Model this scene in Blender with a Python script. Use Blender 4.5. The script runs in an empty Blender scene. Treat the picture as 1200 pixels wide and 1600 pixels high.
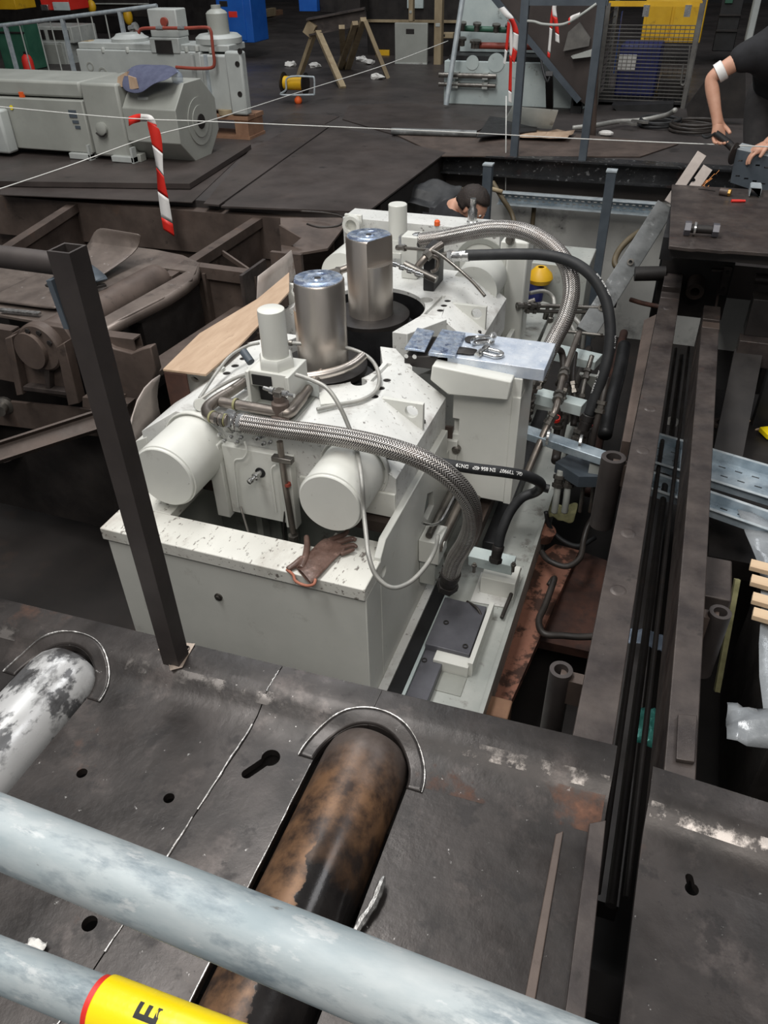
import bpy, bmesh, math, random
from mathutils import Vector, Matrix
random.seed(7)
sc = bpy.context.scene
col = sc.collection
PI = math.pi

# ---------------------------------------------------------------- camera
F = 1204.0
_v = Vector((40, 1600, F)).normalized()
_y = Vector((550, -920, F)).normalized()
_u = -_v
_y = (_y - _u * _y.dot(_u)).normalized()
_x = -_y.cross(_u) if (_y.cross(_u)).x < 0 else _y.cross(_u)
CAM = Vector((0, 0, 1.55))

def ray(px, py):
    d = Vector((px - 600, py - 800, F))
    return Vector((d.dot(_x), d.dot(_y), d.dot(_u)))

def W(px, py, x=None, y=None, z=None, d=None):
    """world point seen at a photograph pixel, on the plane x=, y= or z="""
    r = ray(px, py)
    if z is not None: t = (z - CAM.z) / r.z
    elif y is not None: t = y / r.y
    elif x is not None: t = x / r.x
    else: t = d / F
    return CAM + r * t

cd = bpy.data.cameras.new('camera')
cam = bpy.data.objects.new('camera', cd)
col.objects.link(cam)
cd.sensor_width = 36
cd.lens = F / 1600 * 36
cd.clip_start = 0.02
_R = Matrix(((_x.x, -_x.y, -_x.z), (_y.x, -_y.y, -_y.z), (_u.x, -_u.y, -_u.z)))
cam.matrix_world = Matrix.Translation(CAM) @ _R.to_4x4()
sc.camera = cam

# ---------------------------------------------------------------- light
w = bpy.data.worlds.new('hall_air')
sc.world = w
w.use_nodes = True
w.node_tree.nodes['Background'].inputs[0].default_value = (0.95, 0.97, 1.0, 1)
w.node_tree.nodes['Background'].inputs[1].default_value = 0.20

def area(name, loc, sx, sy, energy, color=(1, 1, 1), target=None):
    l = bpy.data.lights.new(name, 'AREA')
    l.shape = 'RECTANGLE'; l.size = sx; l.size_y = sy; l.energy = energy; l.color = color
    o = bpy.data.objects.new(name, l); col.objects.link(o); o.location = loc
    if target is not None:
        o.rotation_euler = (Vector(target) - Vector(loc)).to_track_quat('-Z', 'Y').to_euler()
    return o
# roof lights of the hall
area('roof_light', (-2.6, 1.2, 7.0), 1.6, 6.0, 540, (1.0, 0.985, 0.955))
area('roof_light', (1.2, -2.6, 6.0), 4.0, 2.0, 250, (1.0, 0.955, 0.89), (-0.9, 2.6, -0.3))
area('roof_light', (-4.0, 8.0, 7.5), 3.0, 3.0, 230, (0.95, 0.98, 1.0))
area('roof_light', (3.5, 6.5, 7.0), 2.0, 4.0, 150, (0.97, 0.98, 1.0))
sc.view_settings.view_transform = 'Standard'
sc.view_settings.look = 'None'
sc.view_settings.gamma = 1
sc.view_settings.use_curve_mapping = False
sc.view_settings.exposure = 0.0

# ---------------------------------------------------------------- materials
def lin(c):
    return tuple(((v / 255) / 12.92 if v / 255 <= .04045 else ((v / 255 + .055) / 1.055) ** 2.4) for v in c) + (1,)

class N:
    def __init__(s, name):
        s.m = bpy.data.materials.new(name); s.m.use_nodes = True
        s.t = s.m.node_tree; s.b = s.t.nodes['Principled BSDF']
    def n(s, typ, **k):
        q = s.t.nodes.new(typ)
        for a, b in k.items():
            if a in q.inputs: q.inputs[a].default_value = b
            else: setattr(q, a, b)
        return q
    def l(s, a, b): s.t.links.new(a, b)
    def noise(s, vec, scale, detail=6, rough=.6):
        q = s.n('ShaderNodeTexNoise'); q.inputs['Scale'].default_value = scale
        q.inputs['Detail'].default_value = detail; q.inputs['Roughness'].default_value = rough
        s.l(vec, q.inputs['Vector']); return q.outputs[0]
    def ramp(s, fac, a, b, ca, cb):
        q = s.n('ShaderNodeValToRGB'); e = q.color_ramp.elements
        e[0].position = a; e[1].position = b; e[0].color = ca; e[1].color = cb
        s.l(fac, q.inputs[0]); return q.outputs[0]
    def mix(s, fac, a, b):
        q = s.n('ShaderNodeMix', data_type='RGBA')
        if hasattr(fac, 'node'): s.l(fac, q.inputs[0])
        else: q.inputs[0].default_value = fac
        for v, i in ((a, 6), (b, 7)):
            if hasattr(v, 'node'): s.l(v, q.inputs[i])
            else: q.inputs[i].default_value = v
        return q.outputs[2]
    def math(s, op, a, b=0.0):
        q = s.n('ShaderNodeMath', operation=op)
        for v, i in ((a, 0), (b, 1)):
            if hasattr(v, 'node'): s.l(v, q.inputs[i])
            else: q.inputs[i].default_value = v
        return q.outputs[0]
    def bump(s, h, st, dist=.01):
        q = s.n('ShaderNodeBump'); q.inputs['Strength'].default_value = st; q.inputs['Distance'].default_value = dist
        s.l(h, q.inputs['Height']); s.l(q.outputs[0], s.b.inputs['Normal'])

BW = ((0, 0, 0, 1), (1, 1, 1, 1))
def pm(name, c1, c2=None, sc_=5, rough=.5, rv=.12, metal=0.0, bump=.1, bs=60, spots=(), stretch=(1, 1, 1), spec=.5):
    """procedural surface: two tones in noise, up to three patterns of marks, roughness and relief of their own"""
    k = N(name)
    tc = k.n('ShaderNodeTexCoord').outputs['Object']
    mp = k.n('ShaderNodeMapping'); mp.inputs['Scale'].default_value = stretch
    k.l(tc, mp.inputs['Vector']); v = mp.outputs[0]
    c = k.ramp(k.noise(v, sc_), .35, .68, lin(c1), lin(c2 or c1))
    rg = k.ramp(k.noise(v, sc_ * 1.7, 4), .3, .7, (max(0, rough - rv),) * 3 + (1,), (min(1, rough + rv),) * 3 + (1,))
    for (cc, s, t, wd, mx, ro) in spots:
        f = k.ramp(k.noise(v, s, 9, .65), t, t + wd, BW[0], (mx, mx, mx, 1))
        c = k.mix(f, c, lin(cc))
        if ro is not None: rg = k.mix(f, rg, (ro, ro, ro, 1))
    k.l(c, k.b.inputs['Base Color']); k.l(rg, k.b.inputs['Roughness'])
    k.b.inputs['Metallic'].default_value = metal
    k.b.inputs['Specular IOR Level'].default_value = spec
    if bump: k.bump(k.noise(v, bs, 5), bump, .004)
    return k.m

MT = {}
MT['white'] = pm('machine_paint', (205, 206, 200), (216, 216, 210), 3, .42, .08, 0, .04, 40,
    [((120, 112, 102), 9, .62, .12, .32, .7), ((70, 58, 50), 38, .68, .05, .5, .8)])
MT['whitetop'] = pm('machine_paint_dusty', (204, 205, 202), (222, 222, 219), 4, .42, .1, 0, .08, 50,
    [((116, 106, 98), 6, .54, .16, .5, .7), ((60, 48, 42), 26, .63, .04, .75, .8), ((96, 80, 70), 55, .61, .05, .6, .8)])
MT['casingtop'] = pm('casing_lid_paint', (206, 205, 198), (220, 219, 212), 4, .5, .1, 0, .06, 50,
    [((130, 112, 98), 5, .52, .18, .5, .7), ((62, 46, 38), 26, .60, .05, .8, .8), ((70, 52, 44), 70, .60, .04, .7, .8)], stretch=(1, .45, 1))
MT['steel'] = pm('mill_scale_steel', (40, 37, 36), (63, 58, 56), 4.5, .37, .1, .45, .25, 26,
    [((94, 86, 83), 7, .56, .14, .55, .30), ((104, 70, 52), 4, .62, .1, .5, .55), ((34, 31, 31), 12, .57, .07, .7, .5), ((170, 168, 166), 42, .67, .03, .75, .3), ((30, 28, 28), 60, .66, .03, .6, .5)])
MT['steelbrown'] = pm('brown_scaled_steel', (72, 62, 57), (100, 87, 80), 4, .55, .12, .2, .12, 40,
    [((112, 84, 66), 6, .62, .12, .4, .7), ((38, 32, 30), 9, .62, .08, .6, .7), ((150, 146, 142), 55, .72, .03, .5, .4)])
MT['railsteel'] = pm('rail_steel', (52, 46, 45), (82, 74, 70), 7, .46, .12, .3, .3, 30,
    [((110, 78, 64), 4, .63, .12, .4, .6), ((40, 36, 34), 12, .63, .06, .7, .6), ((170, 165, 160), 40, .70, .03, .6, .4)])
MT['post'] = pm('blackened_tube', (62, 57, 56), (76, 70, 68), 6, .5, .08, .4, .05, 80, [((104, 72, 52), 10, .66, .1, .4, .7)])
MT['dark'] = pm('greasy_black_steel', (30, 27, 27), (48, 44, 42), 5, .55, .12, .2, .12, 40, [((64, 50, 42), 7, .63, .1, .4, .7)])
MT['black'] = pm('black_iron', (22, 22, 23), (34, 34, 36), 8, .5, .1, 0, .08, 60)
MT['floor'] = pm('oily_floor', (50, 46, 45), (74, 68, 66), 1.2, .5, .15, 0, .15, 14,
    [((76, 66, 62), 3, .6, .14, .5, .7), ((22, 20, 20), 4, .6, .1, .7, .35), ((120, 112, 106), 30, .72, .03, .5, .7)])
MT['floorplate'] = pm('floor_plate_steel', (60, 54, 52), (82, 74, 71), 1.6, .46, .14, .3, .1, 20,
    [((92, 80, 74), 2.5, .6, .14, .5, .6), ((28, 26, 26), 5, .63, .08, .7, .4), ((150, 140, 130), 40, .74, .03, .5, .6)])
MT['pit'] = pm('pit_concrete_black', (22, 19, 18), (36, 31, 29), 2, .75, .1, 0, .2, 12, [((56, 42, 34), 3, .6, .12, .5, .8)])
MT['concrete'] = pm('pit_wall_concrete', (158, 158, 155), (186, 186, 182), 1.6, .8, .08, 0, .2, 14,
    [((88, 88, 88), 3, .56, .16, .7, .8), ((60, 60, 60), 12, .66, .06, .6, .8)])
MT['orange'] = pm('red_lead_rust', (136, 92, 76), (160, 112, 92), 5, .7, .1, 0, .25, 30,
    [((50, 34, 28), 10, .48, .08, .9, .8), ((96, 60, 44), 5, .58, .1, .6, .8)])
MT['rust'] = pm('rust', (44, 27, 22), (78, 48, 37), 6, .75, .1, .1, .2, 40, [((46, 32, 28), 8, .56, .1, .8, .8)])
MT['galv'] = pm('galvanised', (164, 174, 180), (196, 203, 206), 14, .42, .1, .25, .05, 60,
    [((130, 142, 150), 9, .58, .16, .6, .45), ((120, 112, 104), 24, .70, .05, .6, .6)])
MT['rail'] = pm('galvanised_rail', (138, 150, 155), (170, 176, 178), 16, .55, .08, .15, .05, 50,
    [((100, 113, 121), 26, .50, .14, .8, .5), ((92, 86, 82), 18, .67, .03, .85, .6), ((184, 187, 188), 40, .58, .06, .6, .4)], stretch=(.6, 1.6, 1.6))
MT['tray'] = pm('galvanised_tray', (132, 148, 160), (186, 198, 206), 8, .32, .1, .4, .05, 60, [((70, 76, 82), 5, .6, .12, .6, .5)])
MT['shaft'] = pm('ground_shaft_steel', (190, 182, 174), (214, 206, 198), 3, .34, .06, .92, .06, 90,
    [((120, 104, 92), 4, .60, .14, .5, .4)], stretch=(1, 1, .25))
MT['chrome'] = pm('bright_steel', (190, 190, 190), (214, 214, 212), 12, .25, .08, .95, .05, 60)
MT['blueend'] = pm('blued_shaft_end', (138, 156, 186), (206, 214, 224), 26, .3, .12, .7, .1, 60, [((70, 84, 120), 18, .56, .06, .8, .3)])
MT['table'] = pm('scraped_sheen_table_steel', (176, 188, 206), (222, 228, 236), 9, .3, .1, .25, .08, 60, [((120, 134, 166), 7, .57, .08, .7, .3), ((240, 242, 246), 24, .62, .04, .8, .3)])  # scraped steel, its blue-white reflection painted into the base colour
MT['wornplate'] = pm('worn_guard_plate', (158, 148, 142), (186, 176, 170), 6, .5, .1, .2, .08, 40, [((112, 88, 74), 7, .58, .1, .7, .7), ((80, 70, 64), 20, .66, .05, .6, .7)])
MT['graphite'] = pm('planed_grey_steel', (84, 84, 90), (104, 104, 110), 6, .4, .08, .3, .05, 50, [((58, 56, 58), 7, .58, .1, .6, .5)])
MT['strut'] = pm('dull_galvanised', (92, 94, 94), (124, 126, 126), 8, .5, .1, .3, .08, 40, [((150, 152, 152), 16, .62, .05, .7, .4), ((62, 62, 62), 6, .56, .1, .6, .6)])
MT['scuffed'] = pm('scuffed_steel', (92, 83, 78), (122, 111, 104), 5, .42, .1, .3, .12, 40, [((176, 170, 166), 14, .63, .05, .8, .3), ((60, 52, 48), 7, .58, .1, .6, .6)])
MT['wetglint'] = pm('oily_beam_glints', (46, 47, 49), (70, 71, 73), 5, .22, .1, .4, .3, 22, [((150, 152, 154), 26, .60, .04, .8, .2), ((74, 52, 46), 3, .6, .1, .7, .6)])  # pale spots: glossy highlights of the wet flange painted as colour
MT['pipe'] = pm('stainless_pipe', (128, 120, 114), (156, 148, 140), 8, .36, .08, .8, .06, 60, [((96, 82, 72), 9, .6, .12, .5, .5)])
MT['nickel'] = pm('dull_fitting', (96, 92, 88), (140, 136, 130), 10, .35, .1, .8, .1, 60)
MT['rubber'] = pm('black_rubber', (28, 29, 31), (40, 41, 43), 12, .6, .06, 0, .06, 120)
MT['darkhose'] = pm('oily_hose', (40, 36, 34), (60, 54, 50), 10, .5, .1, 0, .1, 60)
MT['greyhose'] = pm('grey_hose', (150, 150, 146), (176, 174, 168), 14, .45, .1, .3, .06, 60)
MT['cable'] = pm('olive_cable', (84, 74, 56), (104, 92, 70), 10, .6)
MT['ply'] = pm('plywood', (170, 144, 120), (188, 163, 139), 7, .75, .06, 0, .1, 30, [((120, 92, 72), 8, .62, .1, .6, .8), ((70, 50, 40), 26, .68, .04, .7, .8)], stretch=(3, .6, 1))
MT['wood'] = pm('raw_timber', (136, 120, 95), (162, 146, 118), 9, .75, .06, 0, .12, 40, [((110, 86, 60), 7, .62, .12, .5, .8)], stretch=(1, 1, .3))
MT['batten'] = pm('pale_batten', (206, 178, 146), (222, 196, 164), 9, .75, .06, 0, .1, 40, stretch=(.4, 2, 2))
MT['palletwood'] = pm('pallet_wood', (124, 92, 72), (146, 112, 88), 9, .8, .05, 0, .1, 40)
MT['grey'] = pm('grey_paint', (142, 144, 138), (156, 158, 152), 3, .45, .08, 0, .04, 40, [((112, 112, 108), 5, .62, .12, .4, .7)])
MT['greylight'] = pm('light_grey_paint', (160, 164, 162), (178, 182, 179), 3, .45, .08, 0, .04, 40, [((140, 142, 140), 5, .62, .12, .4, .7)])
MT['bracket'] = pm('pale_blue_grey_paint', (172, 184, 184), (190, 200, 198), 5, .5, .08, 0, .06, 40, [((90, 86, 80), 12, .62, .08, .6, .7)])
MT['frame'] = pm('base_frame_paint', (150, 154, 150), (178, 180, 175), 4, .5, .1, 0, .08, 40, [((84, 74, 66), 9, .58, .1, .6, .7), ((40, 34, 32), 30, .66, .05, .7, .7)])
MT['bluegrey'] = pm('blue_grey_tube', (66, 74, 82), (82, 90, 98), 6, .5)
MT['blue'] = pm('blue_paint', (24, 84, 168), (30, 94, 180), 4, .45)
MT['navy'] = pm('navy_plastic', (28, 34, 84), (36, 42, 100), 4, .5)
MT['yellow'] = pm('yellow_paint', (206, 158, 24), (222, 176, 36), 4, .5, .1, 0, .05, 40, [((110, 84, 30), 6, .62, .1, .6, .7)])
MT['sleeve'] = pm('yellow_sleeve', (238, 210, 16), (246, 220, 24), 4, .3, .05)
MT['red'] = pm('red_paint', (206, 40, 32), (220, 52, 40), 5, .5)
MT['redpipe'] = pm('red_brown_pipe', (130, 56, 44), (146, 68, 54), 8, .5)
MT['green'] = pm('green_paint', (40, 84, 66), (52, 98, 78), 5, .5)
MT['orangeplastic'] = pm('orange_plastic', (226, 92, 34), (236, 104, 44), 5, .5)
MT['tapewhite'] = pm('tape_white', (224, 222, 220), (236, 234, 232), 5, .5)
MT['rope'] = pm('white_line', (196, 196, 192), (214, 214, 210), 30, .7)
MT['glove'] = pm('brown_leather', (80, 61, 54), (110, 86, 77), 22, .34, .1, 0, .5, 45, [((150, 122, 112), 30, .60, .08, .6, .25), ((70, 50, 44), 14, .58, .1, .6, .5)])
MT['glovelining'] = pm('glove_lining', (150, 92, 72), (170, 112, 92), 20, .8)
MT['cloth'] = pm('slate_cloth', (70, 74, 96), (86, 90, 112), 14, .9, .05, 0, .3, 30)
MT['paper'] = pm('crumpled_paper', (206, 204, 200), (226, 224, 220), 18, .7, .1, 0, .3, 30)
MT['film'] = pm('grey_plastic_film', (126, 130, 134), (164, 168, 172), 5, .25, .12, .1, .7, 14, [((220, 222, 224), 9, .64, .05, .9, .1), ((84, 88, 92), 4, .6, .1, .6, .3)])
MT['skin'] = pm('skin', (196, 146, 122), (212, 164, 140), 12, .55, .06, 0, .08, 60)
MT['tshirt'] = pm('black_cotton', (24, 24, 27), (34, 34, 38), 14, .9, .03, 0, .2, 40)
MT['trouser'] = pm('dark_trousers', (30, 28, 29), (42, 39, 39), 14, .9, .03, 0, .2, 40)
MT['hair'] = pm('dark_hair', (34, 27, 24), (48, 38, 33), 60, .7, .05, 0, .8, 160)
MT['mesh'] = pm('cage_wire', (96, 94, 92), (120, 118, 114), 8, .5, .1, .4)
MT['brass'] = pm('brass', (150, 116, 60), (176, 140, 76), 8, .4, .1, .7)
MT['whiteprint'] = pm('white_print', (232, 232, 230), None, 5, .6)
MT['blackprint'] = pm('black_print', (16, 16, 16), None, 5, .6)
MT['insul'] = pm('glass_wool', (130, 128, 92), (160, 156, 116), 20, .95, .03, 0, .6, 50)
MT['foilgreen'] = pm('green_foil', (40, 110, 100), (90, 170, 160), 14, .25, .1, .3, .5, 40)
MT['wornwhite'] = pm('worn_roller', (186, 186, 186), (206, 206, 206), 5, .3, .08, .3, .05, 40,
    [((78, 78, 80), 11, .50, .05, .9, .35), ((50, 48, 48), 4, .60, .06, .7, .35)], stretch=(1.3, .7, 1))
MT['roller'] = pm('worn_rusty_roller', (70, 62, 58), (98, 88, 82), 4, .24, .08, .6, .06, 40,
    [((138, 102, 70), 5, .52, .12, .75, .5), ((30, 29, 30), 6, .55, .06, .85, .2), ((120, 82, 56), 16, .62, .06, .6, .6)], stretch=(1.4, .6, 1))
MT['bare'] = pm('bare_weld_burn', (160, 142, 128), (190, 176, 164), 16, .5, .1, .3, .2, 40, [((90, 74, 64), 14, .56, .1, .7, .6)])
MT['weld'] = pm('weld_bead', (120, 118, 116), (190, 188, 186), 60, .35, .1, .8, .4, 90)
MT['backwall'] = pm('far_hall_wall', (34, 34, 36), (52, 52, 54), .8, .8)

def braid():
    k = N('steel_braid')
    uv = k.n('ShaderNodeTexCoord').outputs['UV']
    s = k.n('ShaderNodeSeparateXYZ'); k.l(uv, s.inputs[0])
    fr = k.math('FRACT', k.math('MULTIPLY', s.outputs[1], 9.0))
    tri = k.math('MULTIPLY', k.math('ABSOLUTE', k.math('SUBTRACT', fr, .5)), 2.0)
    ph = k.math('ADD', k.math('MULTIPLY', s.outputs[0], 2 * PI * 105), k.math('MULTIPLY', tri, 8.0))
    h0 = k.math('MULTIPLY', k.math('ADD', k.math('SINE', ph), 1.0), .5)
    edge = k.math('SINE', k.math('MULTIPLY', tri, PI))
    h = k.math('MULTIPLY', h0, k.math('ADD', k.math('MULTIPLY', edge, .5), .5))
    f = k.ramp(h, .12, .62, lin((60, 56, 54)), lin((214, 210, 206)))
    nz = k.noise(k.n('ShaderNodeTexCoord').outputs['Object'], 9, 4)
    c = k.mix(k.ramp(nz, .45, .7, BW[0], (.45, .45, .45, 1)), f, lin((112, 98, 92)))
    k.l(c, k.b.inputs['Base Color'])
    k.b.inputs['Metallic'].default_value = .8; k.b.inputs['Roughness'].default_value = .34
    k.bump(h, .6, .003)
    return k.m
MT['braid'] = braid()

def glassy(name, c, rough=.08, alpha=.3):
    k = N(name); k.b.inputs['Base Color'].default_value = lin(c)
    k.b.inputs['Roughness'].default_value = rough; k.b.inputs['Alpha'].default_value = alpha
    return k.m
MT['bag'] = glassy('clear_plastic_bag', (150, 165, 185), .12, .35)

def emit(name, c, s):
    k = N(name); k.b.inputs['Base Color'].default_value = lin(c)
    k.b.inputs['Emission Color'].default_value = lin(c); k.b.inputs['Emission Strength'].default_value = s
    return k.m
MT['spark'] = emit('grinding_spark', (255, 170, 100), .8)

def roller_mat():
    k = N('worn_roller_barrel')
    v = k.n('ShaderNodeTexCoord').outputs['Object']
    s = k.n('ShaderNodeSeparateXYZ'); k.l(v, s.inputs[0])
    n1 = k.noise(v, 5, 8, .65); n2 = k.noise(v, 16, 8, .65)
    y = k.math('ADD', s.outputs[1], k.math('MULTIPLY', k.math('SUBTRACT', n1, .5), .34))
    side = k.ramp(k.math('ADD', s.outputs[0], k.math('MULTIPLY', k.math('SUBTRACT', n1, .5), .16)), -.075, -.03, BW[1], BW[0])
    dark = k.ramp(n2, .35, .7, lin((30, 28, 28)), lin((46, 43, 42)))
    rust = k.ramp(n2, .4, .62, lin((120, 90, 66)), lin((58, 45, 38)))
    grey = k.ramp(n2, .4, .68, lin((98, 88, 83)), lin((74, 64, 59)))
    r1 = k.ramp(y, .22, .38, BW[0], BW[1]); r2 = k.ramp(y, .42, .52, BW[0], BW[1])
    c = k.mix(k.math('MAXIMUM', r1, side), dark, rust); c = k.mix(r2, c, grey)
    k.l(c, k.b.inputs['Base Color'])
    ro = k.ramp(k.math('MAXIMUM', r1, side), 0, 1, (.17, .17, .17, 1), (.42, .42, .42, 1)); k.l(ro, k.b.inputs['Roughness'])
    k.b.inputs['Metallic'].default_value = .35
    k.bump(k.noise(v, 30, 5), .12, .004)
    return k.m
MT['roller'] = roller_mat()

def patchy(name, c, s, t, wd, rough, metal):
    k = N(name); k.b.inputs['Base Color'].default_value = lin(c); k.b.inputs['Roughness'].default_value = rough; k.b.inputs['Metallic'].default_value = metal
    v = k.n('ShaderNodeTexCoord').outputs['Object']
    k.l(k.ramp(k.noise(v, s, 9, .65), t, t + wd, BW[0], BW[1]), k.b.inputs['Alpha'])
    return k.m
MT['polish_glint'] = patchy('rubbed_highlight_steel', (118, 113, 110), 16, .50, .10, .26, .6)  # rubbed steel, with the bend's highlight painted into its bright patches
MT['rusty_bloom'] = patchy('rust_bloom', (112, 74, 54), 6, .50, .2, .6, .1)

# ---------------------------------------------------------------- mesh building
def V(*a): return Vector(a) if len(a) > 1 else Vector(a[0])

def spline(pts, n=8):
    pts = [Vector(p) for p in pts]
    out = []
    for i in range(len(pts) - 1):
        p0 = pts[max(i - 1, 0)]; p1 = pts[i]; p2 = pts[i + 1]; p3 = pts[min(i + 2, len(pts) - 1)]
        for j in range(n):
            t = j / n
            out.append(.5 * ((2 * p1) + (p2 - p0) * t + (2 * p0 - 5 * p1 + 4 * p2 - p3) * t * t + (3 * p1 - p0 - 3 * p2 + p3) * t ** 3))
    out.append(pts[-1])
    return out

def basis(d, up=None):
    d = d.normalized()
    u = Vector(up) if up is not None else (Vector((0, 0, 1)) if abs(d.z) < .95 else Vector((0, 1, 0)))
    a = d.cross(u)
    if a.length < 1e-5: a = d.cross(Vector((1, 0, .2)))
    a.normalize()
    return a, a.cross(d).normalized(), d

class MB:
    def __init__(s):
        s.bm = bmesh.new(); s.uv = s.bm.loops.layers.uv.new('UVMap')
    def poly(s, pts):
        return s.bm.faces.new([s.bm.verts.new(p) for p in pts])
    def prism(s, pts, vec):
        vec = Vector(vec); pts = [Vector(p) for p in pts]
        a = [s.bm.verts.new(p) for p in pts]; b = [s.bm.verts.new(p + vec) for p in pts]
        s.bm.faces.new(a[::-1]); s.bm.faces.new(b)
        for i in range(len(a)):
            j = (i + 1) % len(a); s.bm.faces.new((a[i], a[j], b[j], b[i]))
        return s
    def box(s, x0, x1, y0, y1, z0, z1):
        return s.prism([(x0, y0, z0), (x1, y0, z0), (x1, y1, z0), (x0, y1, z0)], (0, 0, z1 - z0))
    def obox(s, c, size, R=None):
        c = Vector(c); h = Vector(size) / 2
        R = R or Matrix.Identity(3)
        q = [R @ Vector((sx * h.x, sy * h.y, -h.z)) + c for sx, sy in ((-1, -1), (1, -1), (1, 1), (-1, 1))]
        return s.prism(q, R @ Vector((0, 0, 2 * h.z)))
    def bar(s, p0, p1, wd, ht, up=None):
        p0 = Vector(p0); p1 = Vector(p1); a, b, d = basis(p1 - p0, up)
        q = [p0 + a * (i * wd / 2) + b * (j * ht / 2) for i, j in ((-1, -1), (1, -1), (1, 1), (-1, 1))]
        return s.prism(q, p1 - p0)
    def section(s, p0, p1, pts, up=None):
        """extrude a 2-D section (across, up) from p0 to p1"""
        p0 = Vector(p0); p1 = Vector(p1); a, b, d = basis(p1 - p0, up)
        return s.prism([p0 + a * i + b * j for i, j in pts], p1 - p0)
    def ibeam(s, p0, p1, wd, ht, t=.012, up=None):
        w2, h2 = wd / 2, ht / 2
        return s.section(p0, p1, [(-w2, -h2), (w2, -h2), (w2, -h2 + t), (t / 2, -h2 + t), (t / 2, h2 - t), (w2, h2 - t), (w2, h2), (-w2, h2), (-w2, h2 - t), (-t / 2, h2 - t), (-t / 2, -h2 + t), (-w2, -h2 + t)], up)
    def channel(s, p0, p1, wd, ht, t=.01, up=None):
        """U section, open to its 'up' side"""
        w2 = wd / 2
        return s.section(p0, p1, [(-w2, 0), (w2, 0), (w2, ht), (w2 - t, ht), (w2 - t, t), (-w2 + t, t), (-w2 + t, ht), (-w2, ht)], up)
    def sqtube(s, p0, p1, wd, t=.004, up=None):
        p0 = Vector(p0); p1 = Vector(p1); a, b, d = basis(p1 - p0, up)
        rings = []
        for p in (p0, p1):
            for k in (wd / 2, wd / 2 - t):
                rings.append([s.bm.verts.new(p + a * (i * k) + b * (j * k)) for i, j in ((-1, -1), (1, -1), (1, 1), (-1, 1))])
        o0, i0, o1, i1 = rings
        for A, B in ((o0, o1), (i1, i0), (o1, i1), (i0, o0)):
            for i in range(4):
                j = (i + 1) % 4; s.bm.faces.new((A[i], A[j], B[j], B[i]))
        return s
    def lathe(s, prof, p0, axis, n=28, up=None):
        """profile [(radius, distance along axis)]; radius 0 closes"""
        p0 = Vector(p0); a, b, d = basis(Vector(axis), up)
        prev = None
        for r, h in prof:
            c = p0 + d * h
            if r < 1e-6: cur = [s.bm.verts.new(c)]
            else: cur = [s.bm.verts.new(c + (a * math.cos(2 * PI * i / n) + b * math.sin(2 * PI * i / n)) * r) for i in range(n)]
            if prev is not None:
                for i in range(n):
                    j = (i + 1) % n
                    if len(prev) == 1 and len(cur) == 1: continue
                    if len(prev) == 1: s.bm.faces.new((prev[0], cur[i], cur[j]))
                    elif len(cur) == 1: s.bm.faces.new((prev[i], prev[j], cur[0]))
                    else: s.bm.faces.new((prev[i], prev[j], cur[j], cur[i]))
            prev = cur
        return s
    def cyl(s, p0, p1, r, r1=None, n=20):
        p0 = Vector(p0); p1 = Vector(p1); L = (p1 - p0).length
        return s.lathe([(0, 0), (r, 0), (r if r1 is None else r1, L), (0, L)], p0, p1 - p0, n)
    def pipe(s, p0, p1, ro, ri, n=24):
        p0 = Vector(p0); p1 = Vector(p1); L = (p1 - p0).length
        return s.lathe([(ri, 0), (ro, 0), (ro, L), (ri, L), (ri, 0)], p0, p1 - p0, n)
    def hexnut(s, p0, axis, r, h):
        return s.lathe([(0, 0), (r, 0), (r, h), (r * .82, h * 1.06), (0, h * 1.06)], p0, axis, 6)
    def sph(s, c, r, sc3=(1, 1, 1), R=None, u=14, v=9):
        M = Matrix.Translation(Vector(c)) @ (R.to_4x4() if R else Matrix.Identity(4)) @ Matrix.Diagonal((r * sc3[0], r * sc3[1], r * sc3[2], 1))
        bmesh.ops.create_uvsphere(s.bm, u_segments=u, v_segments=v, radius=1, matrix=M); return s
    def tube(s, path, r, n=10, caps=True):
        path = [Vector(p) for p in path]
        rr = r if isinstance(r, (list, tuple)) else [r] * len(path)
        t = (path[1] - path[0]).normalized(); a, b, _ = basis(t)
        rings = []; L = 0; Ls = []
        for i, p in enumerate(path):
            nt = (path[min(i + 1, len(path) - 1)] - path[max(i - 1, 0)])
            if nt.length > 1e-9:
                nt.normalize(); q = t.rotation_difference(nt); a = q @ a; b = q @ b; t = nt
            if i: L += (p - path[i - 1]).length
            Ls.append(L)
            rings.append([s.bm.verts.new(p + (a * math.cos(2 * PI * k / n) + b * math.sin(2 * PI * k / n)) * rr[i]) for k in range(n)])
        for i in range(len(rings) - 1):
            for k in range(n):
                j = (k + 1) % n
                f = s.bm.faces.new((rings[i][k], rings[i][j], rings[i + 1][j], rings[i + 1][k]))
                for lp, uvc in zip(f.loops, ((Ls[i], k / n), (Ls[i], (k + 1) / n), (Ls[i + 1], (k + 1) / n), (Ls[i + 1], k / n))):
                    lp[s.uv].uv = uvc
        if caps: s.bm.faces.new(rings[0][::-1]); s.bm.faces.new(rings[-1])
        return s
    def grid(s, rows):
        vs = [[s.bm.verts.new(p) for p in r] for r in rows]
        for i in range(len(vs) - 1):
            for j in range(len(vs[0]) - 1):
                s.bm.faces.new((vs[i][j], vs[i][j + 1], vs[i + 1][j + 1], vs[i + 1][j]))
        return s

def wloc(o):
    p = Vector((0, 0, 0))
    while o is not None:
        p += o.location; o = o.parent
    return p

def tag(o, label=None, cat=None, group=None, kind=None):
    if label: o['label'] = label
    if cat: o['category'] = cat
    if group: o['group'] = group
    if kind: o['kind'] = kind
    return o

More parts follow.
